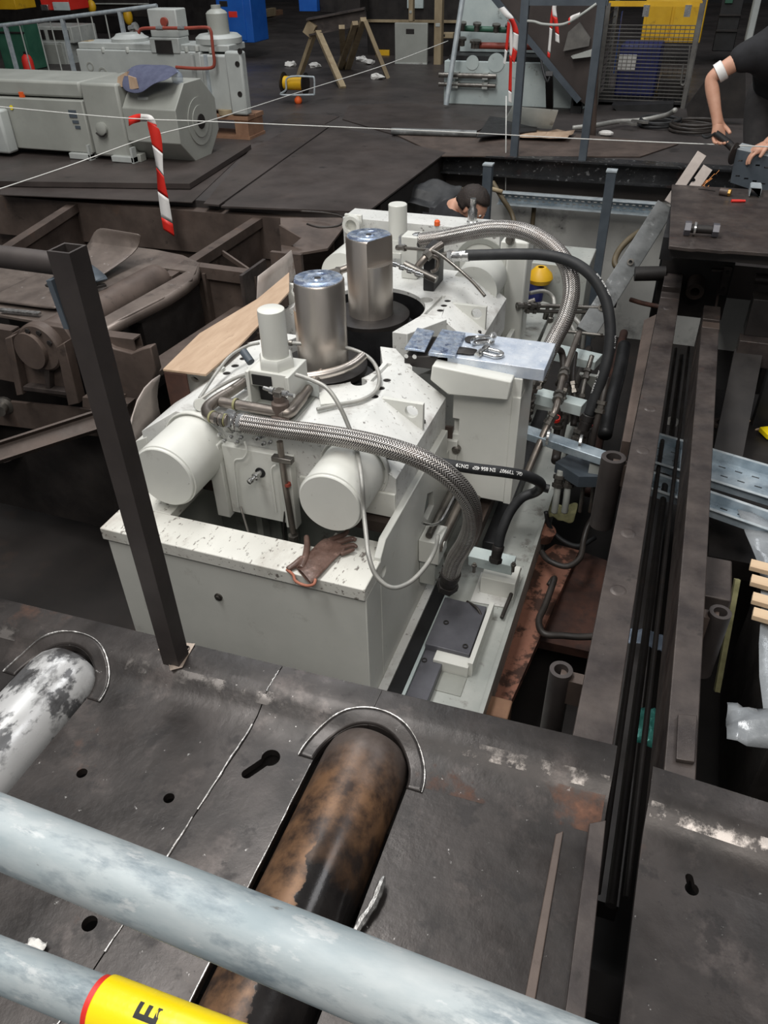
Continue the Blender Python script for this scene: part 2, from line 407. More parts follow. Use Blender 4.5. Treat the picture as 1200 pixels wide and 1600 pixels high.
def obj(name, mb, mat, parent=None, bevel=0, ang=35, solid=0, subd=0, label=None, cat=None, group=None, kind=None, cuts=None, flat=False):
    bm = mb.bm
    bmesh.ops.recalc_face_normals(bm, faces=bm.faces[:])
    if parent is not None: off = wloc(parent)
    else:
        xs = [v.co for v in bm.verts]
        lo = [min(v[i] for v in xs) for i in range(3)]; hi = [max(v[i] for v in xs) for i in range(3)]
        off = Vector(((lo[0] + hi[0]) / 2, (lo[1] + hi[1]) / 2, lo[2]))
    bmesh.ops.translate(bm, verts=bm.verts[:], vec=-off)
    me = bpy.data.meshes.new(name)
    bm.to_mesh(me); bm.free()
    me.materials.append(MT[mat])
    o = bpy.data.objects.new(name, me); col.objects.link(o)
    if parent is not None: o.parent = parent
    else: o.location = off
    if cuts: cut(o, cuts, off)
    me = o.data
    if not flat and len(me.polygons):
        me.polygons.foreach_set('use_smooth', [True] * len(me.polygons))
        if ang < 180: me.set_sharp_from_angle(angle=math.radians(ang))
    if solid:
        q = o.modifiers.new('thick', 'SOLIDIFY'); q.thickness = solid; q.offset = 0
    if bevel:
        q = o.modifiers.new('edge', 'BEVEL'); q.width = bevel; q.segments = 2; q.limit_method = 'ANGLE'; q.angle_limit = math.radians(40)
    if subd:
        q = o.modifiers.new('round', 'SUBSURF'); q.levels = subd; q.render_levels = subd
    return tag(o, label, cat, group, kind)

def cut(o, mbs, off):
    tmp = []
    for mb in mbs:
        bm = mb.bm; bmesh.ops.recalc_face_normals(bm, faces=bm.faces[:])
        bmesh.ops.translate(bm, verts=bm.verts[:], vec=-off)
        me = bpy.data.meshes.new('cut'); bm.to_mesh(me); bm.free()
        c = bpy.data.objects.new('cut', me); col.objects.link(c)
        c.location = o.location if o.parent is None else (0, 0, 0)
        if o.parent is not None: c.parent = o.parent
        q = o.modifiers.new('b', 'BOOLEAN'); q.operation = 'DIFFERENCE'; q.solver = 'EXACT'; q.object = c; q.use_self = True
        tmp.append(c)
    bpy.context.view_layer.update()
    dg = bpy.context.evaluated_depsgraph_get()
    nm = bpy.data.meshes.new_from_object(o.evaluated_get(dg), depsgraph=dg)
    o.modifiers.clear(); o.data = nm
    for c in tmp: bpy.data.objects.remove(c)

def thing(name, label, cat, loc, group=None):
    e = bpy.data.objects.new(name, None); col.objects.link(e)
    e.location = loc; e.empty_display_size = .05
    return tag(e, label, cat, group)

def struct(name, mb, mat, **k):
    return obj(name, mb, mat, kind='structure', **k)

def dup(root, dv, label=None, group=None):
    c = root.copy(); col.objects.link(c); c.location = root.location + Vector(dv)
    if label: c['label'] = label
    if group: c['group'] = group
    for ch in root.children:
        d = ch.copy(); col.objects.link(d); d.parent = c
        for g in ch.children:
            e = g.copy(); col.objects.link(e); e.parent = d
    return c

# ================================================================ SETTING
# hall floor around the pit: back strip and the strip left of the pit
m = MB(); m.box(-16, 9, 7.1, 24, -.3, 0)
FLOOR = struct('floor', m, 'floor')
m = MB(); m.box(-16, -2.06, 5.08, 7.1, -.3, 0); obj('floor_slab', m, 'floor', FLOOR)
m = MB(); m.box(.9, 9, 5.6, 7.1, -.3, -.0); obj('floor_slab', m, 'floor', FLOOR)
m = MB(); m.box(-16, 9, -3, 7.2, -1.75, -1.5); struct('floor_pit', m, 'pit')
m = MB(); m.box(-2.2, .95, 7.02, 7.3, -1.5, -.3); struct('wall_pit_back', m, 'concrete')
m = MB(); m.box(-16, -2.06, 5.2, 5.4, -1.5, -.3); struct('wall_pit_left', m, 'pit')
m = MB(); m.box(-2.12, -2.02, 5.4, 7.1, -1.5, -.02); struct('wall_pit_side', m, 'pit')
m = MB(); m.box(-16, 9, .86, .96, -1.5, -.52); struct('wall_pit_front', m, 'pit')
m = MB(); m.box(-16, -15.8, -3, 24, -1.5, 7.6); struct('wall_left', m, 'backwall')
m = MB(); m.box(9, 9.2, -3, 24, -1.5, 7.6); struct('wall_right', m, 'backwall')
m = MB(); m.box(-16, 9, 24, 24.2, -1, 7.6); struct('wall_back', m, 'backwall')

# steel plates laid over the hall floor
def floor_plate(px, z=.012, th=.012):
    m = MB(); m.prism([W(a, b, z=z) - Vector((0, 0, th)) for a, b in px], (0, 0, th))
    return obj('floor_plate', m, 'floorplate', FLOOR)
floor_plate([(345, 322), (574, 331), (697, 238), (520, 196)])
floor_plate([(318, 318), (342, 320), (516, 196), (480, 188), (392, 232)])
floor_plate([(0, 304), (300, 316), (380, 240), (330, 230), (0, 262)], .006, .006)
floor_plate([(535, 186), (700, 235), (745, 205), (770, 192), (640, 160), (545, 165)], .010, .010)
floor_plate([(420, 192), (505, 195), (530, 182), (460, 176)], .006, .006)

# steel beam along the back edge of the pit
m = MB(); m.ibeam((-2.06, 7.0, -.07), (.95, 7.03, -.07), .16, .16, .014)
tag(obj('edge_beam', m, 'wetglint'), 'greasy dark steel beam along the back edge of the pit', 'beam')

# ================================================================ FOREGROUND COVER PLATES
def ye(x): return 1.236 + .0384 * (x - .107)
PROF = [(0, .0), (-.065, .003), (-.085, -.002), (-.105, -.013), (-.125, -.026), (-.145, -.036), (-.17, -.042), (-.21, -.045)]
ZP = -.045
def plate_section(x, d, z): return Vector((x, ye(x) + d, z))
def cover(name, x0, x1, parent, mat, cuts, xt0=None, xt1=None, ystop=-.55, nseg=2, clip=0):
    """bent plate: lip along the far edge, then a lower flat field; x0/x1 may slide along the seam"""
    xt0 = x0 if xt0 is None else xt0; xt1 = x1 if xt1 is None else xt1
    m = MB(); rows_t = []; rows_b = []
    for d, z in PROF + [(-.6, ZP), (-1.2, ZP), (ystop - 1.2, ZP)]:
        t = min(1, -d / 1.2)
        a = x0 + (xt0 - x0) * t; b = x1 + (xt1 - x1) * t
        rows_t.append([plate_section(a + (b - a) * k / nseg, d, z) for k in range(nseg + 1)])
        rows_b.append([p - Vector((0, 0, .022)) for p in rows_t[-1]])
    bm = m.bm
    T = [[bm.verts.new(p) for p in r] for r in rows_t]; B = [[bm.verts.new(p) for p in r] for r in rows_b]
    n, k = len(T), nseg + 1
    for i in range(n - 1):
        for j in range(k - 1):
            bm.faces.new((T[i][j], T[i][j + 1], T[i + 1][j + 1], T[i + 1][j])); bm.faces.new((B[i][j], B[i + 1][j], B[i + 1][j + 1], B[i][j + 1]))
        bm.faces.new((T[i][0], T[i + 1][0], B[i + 1][0], B[i][0])); bm.faces.new((T[i][-1], B[i][-1], B[i + 1][-1], T[i + 1][-1]))
    for j in range(k - 1):
        bm.faces.new((T[0][j], B[0][j], B[0][j + 1], T[0][j + 1])); bm.faces.new((T[-1][j], T[-1][j + 1], B[-1][j + 1], B[-1][j]))
    return obj(name, m, mat, parent, cuts=cuts, ang=60, bevel=.002)

def hole(px, py, r, z=ZP):
    p = W(px, py, z=z); m = MB(); m.cyl(p - Vector((0, 0, .12)), p + Vector((0, 0, .12)), r, n=24); return m
def slot(px0, px1, r0, r1, z=ZP):
    a = W(*px0, z=z); b = W(*px1, z=z); m = MB()
    m.cyl(a - Vector((0, 0, .13)), a + Vector((0, 0, .13)), r0, n=24)
    m2 = MB(); m2.bar(a + (b - a) * 1e-3, b, 2 * r1, .26)
    m3 = MB(); m3.cyl(b - Vector((0, 0, .125)), b + Vector((0, 0, .125)), r1, n=20)
    return [m, m2, m3]

COV = thing('roller_table_cover', 'large dark steel cover plate with two rollers rising through it, nearest the camera', 'cover plate', (-.9, .7, -.07))
sx0, sx1 = -.755, -.80          # weld seam between the left and the middle plate
RXC, RR = -.458, .112           # roller axis
def roll_slot(xc, hw, ytop):
    m = MB(); m.box(xc - hw, xc + hw, -2, ytop - hw, -.2, .2)
    m2 = MB(); m2.cyl((xc, ytop - hw, -.21), (xc, ytop - hw, .21), hw, n=40)
    return [m, m2]
s2y = ye(RXC) - .105
lxc = -1.335
cover('cover_plate', -3.4, sx0 - .0015, COV, 'steel', roll_slot(lxc, .118, ye(lxc) - .095) + [hole(128, 1208, .013), hole(264, 1247, .013), hole(140, 1443, .016)], xt1=sx1 - .0015, nseg=6)
cover('cover_plate', sx0 + .0015, RXC - .02, COV, 'steel', roll_slot(RXC, .118, s2y) + slot((423, 1184), (386, 1209), .023, .013), xt0=sx1 + .0015, xt1=RXC - .02, nseg=3)
cover('cover_plate', RXC - .0195, .107, COV, 'steel', roll_slot(RXC, .118, s2y) + roll_slot(RXC + .004, .116, s2y), xt1=.10, nseg=4)
# weld bead in the seam
m = MB()
for d0, z0, d1, z1 in ((-.02, .003, -.09, -.002), (-.17, -.040, -.42, -.0435), (-.44, -.0435, -.75, -.0435), (-.8, -.0435, -1.15, -.0435)):
    pts = []
    for k in range(14):
        d = d0 + (d1 - d0) * k / 13; t = min(1, -d / 1.2)
        x = sx0 + (sx1 - sx0) * t
        pts.append((x + random.uniform(-.0015, .0015), ye(x) + d, z0 + (z1 - z0) * k / 13))
    m.tube(pts, [random.uniform(.0016, .0034) for _ in pts], 6)
obj('weld_bead', m, 'weld', COV)
# half round patch let in at the head of the roller slot
def patch(xc, ytop, hw, z):
    m = MB(); n = 24
    o = []; i_ = []
    for k in range(n + 1):
        a = PI * k / n
        o.append(Vector((xc + (hw + .036) * math.cos(a), ytop - hw + (hw + .036) * math.sin(a), z)))
        i_.append(Vector((xc + hw * math.cos(a), ytop - hw + hw * math.sin(a), z)))
    for k in range(n):
        zz = []
        m.prism([o[k], o[k + 1], i_[k + 1], i_[k]], (0, 0, .006))
    return m
def pz(d):
    for (a, za), (b, zb) in zip(PROF, PROF[1:]):
        if b <= d <= a: return za + (zb - za) * (d - a) / (b - a)
    return ZP
def patch_on(xc, ytop, hw):
    m = MB(); n = 40; rows = []
    for k in range(n + 1):
        a = PI * k / n; r = []
        for q in (hw + .001, hw + .008, hw + .016, hw + .024, hw + .031, hw + .038):
            x = xc + q * math.cos(a); y = ytop - hw + q * math.sin(a)
            r.append((x, y, pz(min(0, y - ye(x))) + .0015))
        rows.append(r)
    m.grid(rows); return m
for xc, yt in ((RXC, s2y), (lxc, ye(lxc) - .095)):
    obj('slot_collar', patch_on(xc, yt, .118), 'steel', COV, solid=.003, ang=20)
# bright ground edge on the left side of the roller slot
m = MB(); pts = [(RXC - .1195 + random.uniform(-.001, .001), s2y - .13 - .035 * k, ZP + .0005) for k in range(34)]
m.tube(pts, [random.uniform(.0006, .0026) for _ in pts], 6); obj('ground_edge', m, 'weld', COV)
# rubbed crease with a painted highlight, and rust bloom, along the bend
def band(d0, d1, x0, x1, fn, lift, n=40, k=5):
    m = MB(); rows = []
    for i in range(n + 1):
        x = x0 + (x1 - x0) * i / n
        rows.append([(x, fn(x) + d0 + (d1 - d0) * j / k, pz(d0 + (d1 - d0) * j / k) + lift) for j in range(k + 1)])
    m.grid(rows); return m
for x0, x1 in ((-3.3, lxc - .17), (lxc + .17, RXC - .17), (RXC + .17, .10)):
    obj('rubbed_crease_glint', band(-.088, -.118, x0, x1, ye, .0012), 'polish_glint', COV, ang=180)
for x0, x1 in ((RXC + .16, .098),):
    obj('rust_bloom', band(-.125, -.215, x0, x1, ye, .0010), 'rusty_bloom', COV, ang=180)
for xc, yt in ((RXC, s2y), (lxc, ye(lxc) - .095)):
    m = MB(); pts = []
    for k in range(41):
        a = PI * k / 40; q = .118 + .039; x = xc + q * math.cos(a); y = yt - .118 + q * math.sin(a); pts.append((x, y, pz(min(0, y - ye(x))) + .003))
    m.tube(pts, [random.uniform(.0012, .0030) for _ in pts], 6); obj('collar_weld', m, 'weld', COV)
# raised wear strips at the right hand edge
m = MB(); m.prism([W(868, 1305, z=ZP), W(880, 1300, z=ZP), W(830, 1600, z=ZP), W(812, 1600, z=ZP)], (0, 0, .006)); obj('wear_strip', m, 'steelbrown', COV, bevel=.002)
m = MB(); m.prism([W(920, 1290, z=ZP), W(946, 1285, z=ZP), W(913, 1600, z=ZP), W(880, 1600, z=ZP)], (0, 0, .010)); obj('wear_strip', m, 'railsteel', COV, bevel=.002)
# torn lip beside the roller
m = MB(); m.tube(spline([W(600, 1370, z=-.02), W(585, 1410, z=-.025), W(565, 1440, z=-.03), W(545, 1475, z=-.04)], 6), [.004, .006, .009, .009, .010, .008, .009, .010, .008, .008, .009, .010, .010, .008, .008, .007, .006, .005, .004], 7)
obj('torn_lip', m, 'weld', COV)

def roller(xc, ytop, mat, label, loc):
    t = thing('table_roller', label, 'roller', loc)
    m = MB(); zc = -.075
    R = .106
    m.lathe([(0, 0), (R * .55, .004), (R * .82, .018), (R * .95, .042), (R, .075), (R, 1.75), (0, 1.75)], (xc, ytop, zc), (0, -1, 0), 56)
    obj('barrel', m, mat, t)
    m = MB(); m.cyl((xc, ytop + .10, zc - .0), (xc, ytop - .01, zc), .04, n=24); obj('neck', m, 'dark', t)
    return t
roller(RXC, s2y - .012, 'roller', 'brown and black worn steel roller in the middle of the dark cover plate', (RXC, .5, -.18))
roller(lxc, ye(lxc) - .107, 'wornwhite', 'whitish speckled steel roller at the left of the dark cover plate', (lxc, .5, -.18))
m = MB(); m.box(-3.4, .08, .9, 1.15, -.5, -.10); obj('support_beam', m, 'dark', COV)

# right hand cover plate
CR = thing('roller_table_cover', 'dark steel cover plate with one keyhole in the lower right corner', 'cover plate', (.7, .6, -.07))
_o = ye
def ye_r(x): return _o(x) - .034 - .09 * (x - .19)
ye = ye_r
cover('cover_plate', .19, 1.9, CR, 'steel', slot((1081, 1389), (1077, 1371), .014, .008), xt0=.172, nseg=4)
obj('rubbed_crease_glint', band(-.088, -.118, .195, 1.8, ye, .0012), 'polish_glint', CR, ang=180)
ye = _o
m = MB(); m.box(.33, 1.9, .9, 1.12, -.5, -.10); obj('support_beam', m, 'dark', CR)

# scrap of white paper on the left plate
m = MB(); rows = []
c = W(55, 1487, z=ZP)
for i in range(7):
    rows.append([c + Vector(((i - 3) * .007, (j - 3) * .006, .012 + random.uniform(-.006, .008))) for j in range(7)])
m.grid(rows)
tag(obj('paper_scrap', m, 'paper', solid=.0006), 'crumpled scrap of white paper behind the lower handrail', 'paper scrap')

# ---------------------------------------------------------------- handrail in front
def handrail(pa, da, pb, db, r, ext, label):
    a = W(*pa, d=da); b = W(*pb, d=db); d = b - a
    return a, a - d * .9, a + d * ext, d
HR = thing('scaffold_handrail', 'galvanised scaffold handrail of two tubes crossing the lower left corner', 'handrail', (-.15, .25, .6))
a, p0, p1, d = handrail((0, 1298), .575, (400, 1461), .508, .02415, 2.2, '')
m = MB(); m.pipe(p0, p1, .02415, .0205, 40); obj('top_tube', m, 'rail', HR)
m = MB(); q = a + d * .36
a2, p02, p12, d2 = handrail((0, 1507), .80, (150, 1566), .765, .02415, 3.0, '')
m = MB(); m.pipe(p02, p12, .02415, .0205, 40); obj('lower_tube', m, 'rail', HR)
SL = thing('yellow_sleeve', 'glossy yellow plastic sleeve with black letters on the lower handrail tube', 'sleeve', a2 + d2 * 1.3)
s0 = a2 + d2 * 1.06; s1 = a2 + d2 * 2.6
m = MB(); L = (s1 - s0).length
m.lathe([(.0243, 0), (.0255, 0), (.0272, .0015), (.0275, .004), (.0275, L), (.0243, L), (.0243, 0)], s0, s1 - s0, 48); obj('sleeve_body', m, 'sleeve', SL)
m = MB(); m.pipe(s0 - d2.normalized() * .006, s0 + d2.normalized() * .002, .0251, .0243, 40); obj('red_collar', m, 'red', SL, label='red tape ring under the end of the sleeve')

def wrap_text(name, txt, size, path_p, path_d, R, ang0, along, parent, mat, flip=False, spin=0):
    """lettering wrapped on a straight round bar: text x runs along (or round) the bar"""
    cu = bpy.data.curves.new(name, 'FONT'); cu.body = txt; cu.size = size; cu.offset = .0008
    ob = bpy.data.objects.new('tmp', cu); col.objects.link(ob); bpy.context.view_layer.update()
    me = bpy.data.meshes.new_from_object(ob.evaluated_get(bpy.context.evaluated_depsgraph_get())); bpy.data.objects.remove(ob)
    bm = bmesh.new(); bm.from_mesh(me); bmesh.ops.triangulate(bm, faces=bm.faces[:])
    bmesh.ops.subdivide_edges(bm, edges=bm.edges[:], cuts=2)
    return bm
dn = d2.normalized()
side, upv, _ = basis(dn)
def wrap(bm, fn):
    m = MB(); vs = {}
    for v in bm.verts: vs[v] = m.bm.verts.new(fn(v.co.x, v.co.y))
    for f in bm.faces:
        try: m.bm.faces.new([vs[v] for v in f.verts])
        except ValueError: pass
    bm.free(); return m
view = (CAM - (s0 + dn * .06)); view = (view - dn * view.dot(dn)).normalized(); oth = dn.cross(view)
if oth.y < 0: oth = -oth          # oth points away from the viewer, over the top of the tube
def on_sleeve(x, y, ox, oa):
    # letters lie on their side: text x runs round the tube (towards the viewer), text y along it
    an = oa + (x - .012) / .0277
    return s0 + dn * (ox + y) + (view * math.cos(an) + oth * math.sin(an)) * .0277
bm = wrap_text('t', 'E', .034, None, None, 0, 0, 0, None, None)
obj('lettering', wrap(bm, lambda x, y: on_sleeve(x, -y, .072, .35)), 'blackprint', SL, flat=True)

# ---------------------------------------------------------------- post and rail at the left
GP = thing('guard_post', 'dark square steel post standing on the cover plate with a round tube at its head', 'post', (-1.04, 1.13, 0))
m = MB(); m.sqtube((-1.038, 1.131, -.01), (-1.038, 1.131, 1.1), .05, .005, (0, 1, 0)); obj('post_tube', m, 'post', GP)
m = MB(); m.pipe((-1.06, 1.135, 1.066), (-2.3, 1.14, 1.07), .0213, .018, 24); obj('rail_tube', m, 'post', GP)
m = MB(); m.prism([W(a_, b_, z=.0035) for a_, b_ in ((247, 1015), (262, 1003), (305, 1006), (294, 1025), (285, 1043), (266, 1048), (262, 1030))], (0, 0, .0012))
obj('foot_burn', m, 'bare', GP, cuts=[hole(268, 1036, .006, 0), hole(279, 1030, .006, 0), hole(291, 1014, .0075, 0)])
for a_, b_, r in ((268, 1036, .0065), (279, 1030, .0065), (291, 1014, .0085)):
    m = MB(); p = W(a_, b_, z=.004); m.pipe(p, p + Vector((0, 0, .003)), r + .0015, r, 16); obj('foot_socket', m, 'dark', GP)
m = MB(); m.bar((-1.066, 1.118, .95), (-1.075, 1.118, 1.045), .012, .03); obj('clip', m, 'bluegrey', GP)

# ================================================================ WHITE MACHINE: HOUSING
GZ = .04                       # level of the gearbox tops
MX0, MX1 = -1.92, -.80
HO = thing('machine_housing', 'open white steel housing under the two gearboxes, with a dirty lid strip at its front', 'machine housing', (-1.33, 3.1, -1.4))
m = MB(); m.box(-1.868, -.7745, 1.838, 1.985, -1.3, -.335); obj('front_wall', m, 'white', HO, bevel=.004)
m = MB(); m.box(-1.88, -.774, 1.826, 1.99, -.336, -.28); obj('lid_strip', m, 'casingtop', HO, bevel=.004)
m = MB(); m.box(-1.88, -1.665, 1.9905, 2.235, -.325, -.28); obj('lid_strip', m, 'casingtop', HO, bevel=.003)
m = MB(); m.box(-1.0, -.803, 1.9905, 2.10, -.325, -.285); obj('lid_strip', m, 'casingtop', HO, bevel=.003)
m = MB(); m.box(-1.66, -1.0, 1.984, 1.99, -.37, -.336); obj('weld_strip', m, 'white', HO)
# right wall: low at the front, rising in a slope to the long rail beside the gearbox
RWp = [(-.774, 1.986, -1.25), (-.774, 4.5, -1.25), (-.774, 4.5, -.35), (-.774, 2.86, -.35), (-.774, 2.86, -.222), (-.774, 2.05, -.222), (-.774, 1.992, -.27), (-.774, 1.986, -.30)]
m = MB(); m.prism([Vector(p) for p in RWp], (-.028, 0, 0))
c1 = MB(); p = W(600, 893, x=-.774); c1.cyl(p + Vector((-.1, 0, 0)), p + Vector((.05, 0, 0)), .022, n=20)
c2 = MB(); q = [W(662, 807, x=-.774), W(668, 772, x=-.774), W(677, 768, x=-.774), W(678, 790, x=-.774), W(668, 812, x=-.774)]
c2.prism([p + Vector((.05, 0, 0)) for p in q], (-.1, 0, 0))
obj('right_wall', m, 'white', HO, bevel=.003, cuts=[c1, c2])
m = MB(); m.box(-1.868, -1.84, 1.99, 4.5, -1.25, -.32); obj('left_wall', m, 'white', HO)
m = MB(); m.box(-1.84, -.8, 1.99, 4.4, -1.3, -1.27); obj('floor_plate', m, 'frame', HO)
for x in (-1.60, -1.50, -1.44): 
    m = MB(); m.box(x, x + .03, 2.5, 2.56, -1.26, -.30); obj('inner_rib', m, 'white' if x < -1.55 else 'frame', HO)
m = MB(); m.box(-1.84, -.81, 2.57, 2.60, -1.26, -.34); obj('inner_wall', m, 'frame', HO)
m = MB(); m.box(-1.06, -.80, 2.2, 2.9, -.325, -.275); obj('support_ledge', m, 'steelbrown', HO)
m = MB(); m.box(-1.83, -1.60, 2.24, 2.9, -.325, -.275); obj('support_ledge', m, 'steelbrown', HO)
# plugged bolt on the front
p = W(342, 932, y=1.838)
m = MB(); m.cyl(p + Vector((0, 0, 0)), p + Vector((0, -.006, 0)), .017, n=20); m.hexnut(p + Vector((0, -.006, 0)), (0, -1, 0), .010, .008); obj('plug', m, 'nickel', HO)
# rear wall with a round port
m = MB(); m.box(-1.9, -.93, 4.42, 4.62, -1.3, .175); c = MB(); c.cyl((-.99, 4.3, -.03), (-.99, 4.5, -.03), .075)
obj('rear_wall', m, 'whitetop', HO, bevel=.006, cuts=[c])
m = MB(); m.pipe((-1.03, 4.42, -.03), (-1.03, 4.405, -.03), .16, .13, 32); obj('port_ring', m, 'grey', HO)
m = MB(); m.cyl((-1.03, 4.419, -.03), (-1.03, 4.411, -.03), .13, n=32); obj('port_cover', m, 'white', HO)
m = MB(); m.box(-.86, -.74, 4.30, 4.48, -.75, .165); obj('rear_column', m, 'white', HO, bevel=.012)
m = MB(); p = W(798, 374, y=4.30); m.cyl(p, p + Vector((0, -.02, 0)), .026, n=20); m.hexnut(p + Vector((0, -.02, 0)), (0, -1, 0), .018, .014); obj('column_bolt', m, 'nickel', HO)
m = MB(); m.box(-.90, -.862, 4.32, 4.42, -.3, .15); obj('column_flange', m, 'white', HO, bevel=.006)
# things standing on the rear wall
p = Vector((-1.12, 4.52, .175))
t = thing('lifting_plug', 'small bright steel stepped plug standing on the rear white wall', 'steel plug', p)
m = MB(); m.lathe([(0, 0), (.032, 0), (.032, .012), (.028, .016), (.028, .075), (.018, .09), (.016, .13), (.018, .134), (.018, .14), (0, .14)], p, (0, 0, 1), 24); obj('plug_body', m, 'chrome', t)
p = W(683, 352, z=.175)
m = MB(); m.lathe([(0, 0), (.017, 0), (.017, .022), (.011, .03), (0, .03)], p, (0, 0, 1), 14)
tag(obj('protective_cap', m, 'orangeplastic'), 'little orange plastic cap on the rear white wall', 'cap')
# base frame right of the housing
m = MB(); m.box(-.774, -.345, 1.3, 4.5, -1.02, -.92); obj('base_frame', m, 'frame', HO, bevel=.004)
m = MB(); m.box(-.36, -.342, 1.3, 4.5, -1.2, -.90); obj('base_edge', m, 'frame', HO)
m = MB(); m.box(-.774, -.735, 1.3, 2.75, -.919, -.895); obj('sill_strip', m, 'whitetop', HO, bevel=.003)
m = MB(); m.box(-.728, -.668, 1.3, 3.6, -.919, -.885); obj('guide_strip', m, 'black', HO, bevel=.002)
m = MB(); m.box(-.665, -.652, 1.3, 2.55, -.919, -.868); obj('guide_lip', m, 'bracket', HO)
m = MB(); m.box(-.65, -.56, 1.4, 2.2, -.919, -.875); obj('guide_bed', m, 'graphite', HO, bevel=.003)
m = MB(); m.box(-.652, -.46, 2.16, 2.46, -.919, -.84); obj('slide_block', m, 'graphite', HO, bevel=.003)
for a_, b_ in ((697, 973), (663, 1032), (727, 1010)):
    p = W(a_, b_, z=-.839); m = MB(); m.pipe(p, p + Vector((0, 0, .004)), .012, .007, 16); obj('socket_screw', m, 'dark', HO)
m = MB(); m.prism([(-.60, 2.165, -.86), (-.45, 2.165, -.86), (-.45, 2.165, -.92), (-.60, 2.165, -.92)], (0, -.06, 0)); obj('block_end', m, 'white', HO, bevel=.003)
m = MB(); m.box(-.60, -.45, 2.0, 2.10, -1.019, -.915); obj('lower_box', m, 'grey', HO, bevel=.003)
m = MB(); m.prism([(-.455, 2.12, -.92), (-.435, 2.12, -.92), (-.435, 2.5, -.92), (-.455, 2.5, -.92)], (0, 0, .075)); obj('side_rib', m, 'white', HO)
m = MB(); m.prism([(-.53, 2.62, -.92), (-.37, 2.62, -.92), (-.37, 2.75, -.92), (-.53, 2.75, -.92)], (0, 0, .10)); obj('stiffener_box', m, 'white', HO, bevel=.003)
m = MB(); m.prism([W(735, 940, z=-.918), W(790, 950, z=-.918), W(800, 905, z=-.918), W(752, 895, z=-.918)], (0, 0, .004)); obj('pad', m, 'whitetop', HO)
# hydraulic cross bracket with a clamp on each end
m = MB(); a_ = W(735, 868, z=-.72); b_ = W(803, 884, z=-.72); m.bar(a_, b_, .075, .055); obj('cross_bracket', m, 'bracket', HO, bevel=.003)
for px, py in ((738, 852), (802, 885), (741, 886)):
    p = W(px, py, z=-.69); m = MB(); m.cyl(p - Vector((0, 0, .03)), p + Vector((0, 0, .022)), .007, n=12); m.hexnut(p + Vector((0, 0, .004)), (0, 0, 1), .012, .01); obj('stud', m, 'nickel', HO)
# switch box and side details on the right wall
m = MB(); p0 = W(655, 905, x=-.772); m.box(-.772, -.70, p0.y, p0.y + .14, -.78, -.58); obj('switch_box', m, 'frame', HO, bevel=.003)
for i in range(3):
    for z in (-.60, -.675, -.76):
        m = MB(); m.cyl((-.702, p0.y + .02 + .05 * i, z), (-.696, p0.y + .02 + .05 * i, z), .005, n=8); obj('box_screw', m, 'nickel', HO)
m = MB(); p = W(684, 852, x=-.70); m.cyl(p, p + Vector((.03, 0, 0)), .024, n=20); obj('cream_knob', m, 'white', HO, label='cream round knob on the side wall')
m = MB(); m.box(-.772, -.68, p.y - .05, p.y + .08, p.z - .07, p.z + .05); obj('sensor_bracket', m, 'white', HO, bevel=.004)
m = MB(); m.tube(spline([W(660, 817, x=-.75), W(675, 820, x=-.72), W(690, 812, x=-.70), W(705, 785, x=-.68), W(720, 755, x=-.66)], 6), .006, 8); obj('side_tube', m, 'chrome', HO)
# long machined rails running back at the side
for i, (x, z, r, mt) in enumerate(((-.73, -.50, .016, 'nickel'), (-.69, -.56, .02, 'pipe'), (-.63, -.60, .012, 'nickel'))):
    m = MB(); m.tube([(x, 2.45, z), (x, 3.2, z), (x, 4.2, z)], r, 12); obj('side_pipe', m, mt, HO)
m = MB(); m.box(-.64, -.585, 2.75, 4.2, -.75, -.68); obj('side_rail', m, 'steelbrown', HO, bevel=.003)
m = MB(); m.box(-.58, -.51, 2.85, 4.2, -.92, -.80); obj('side_rail', m, 'black', HO, bevel=.003)

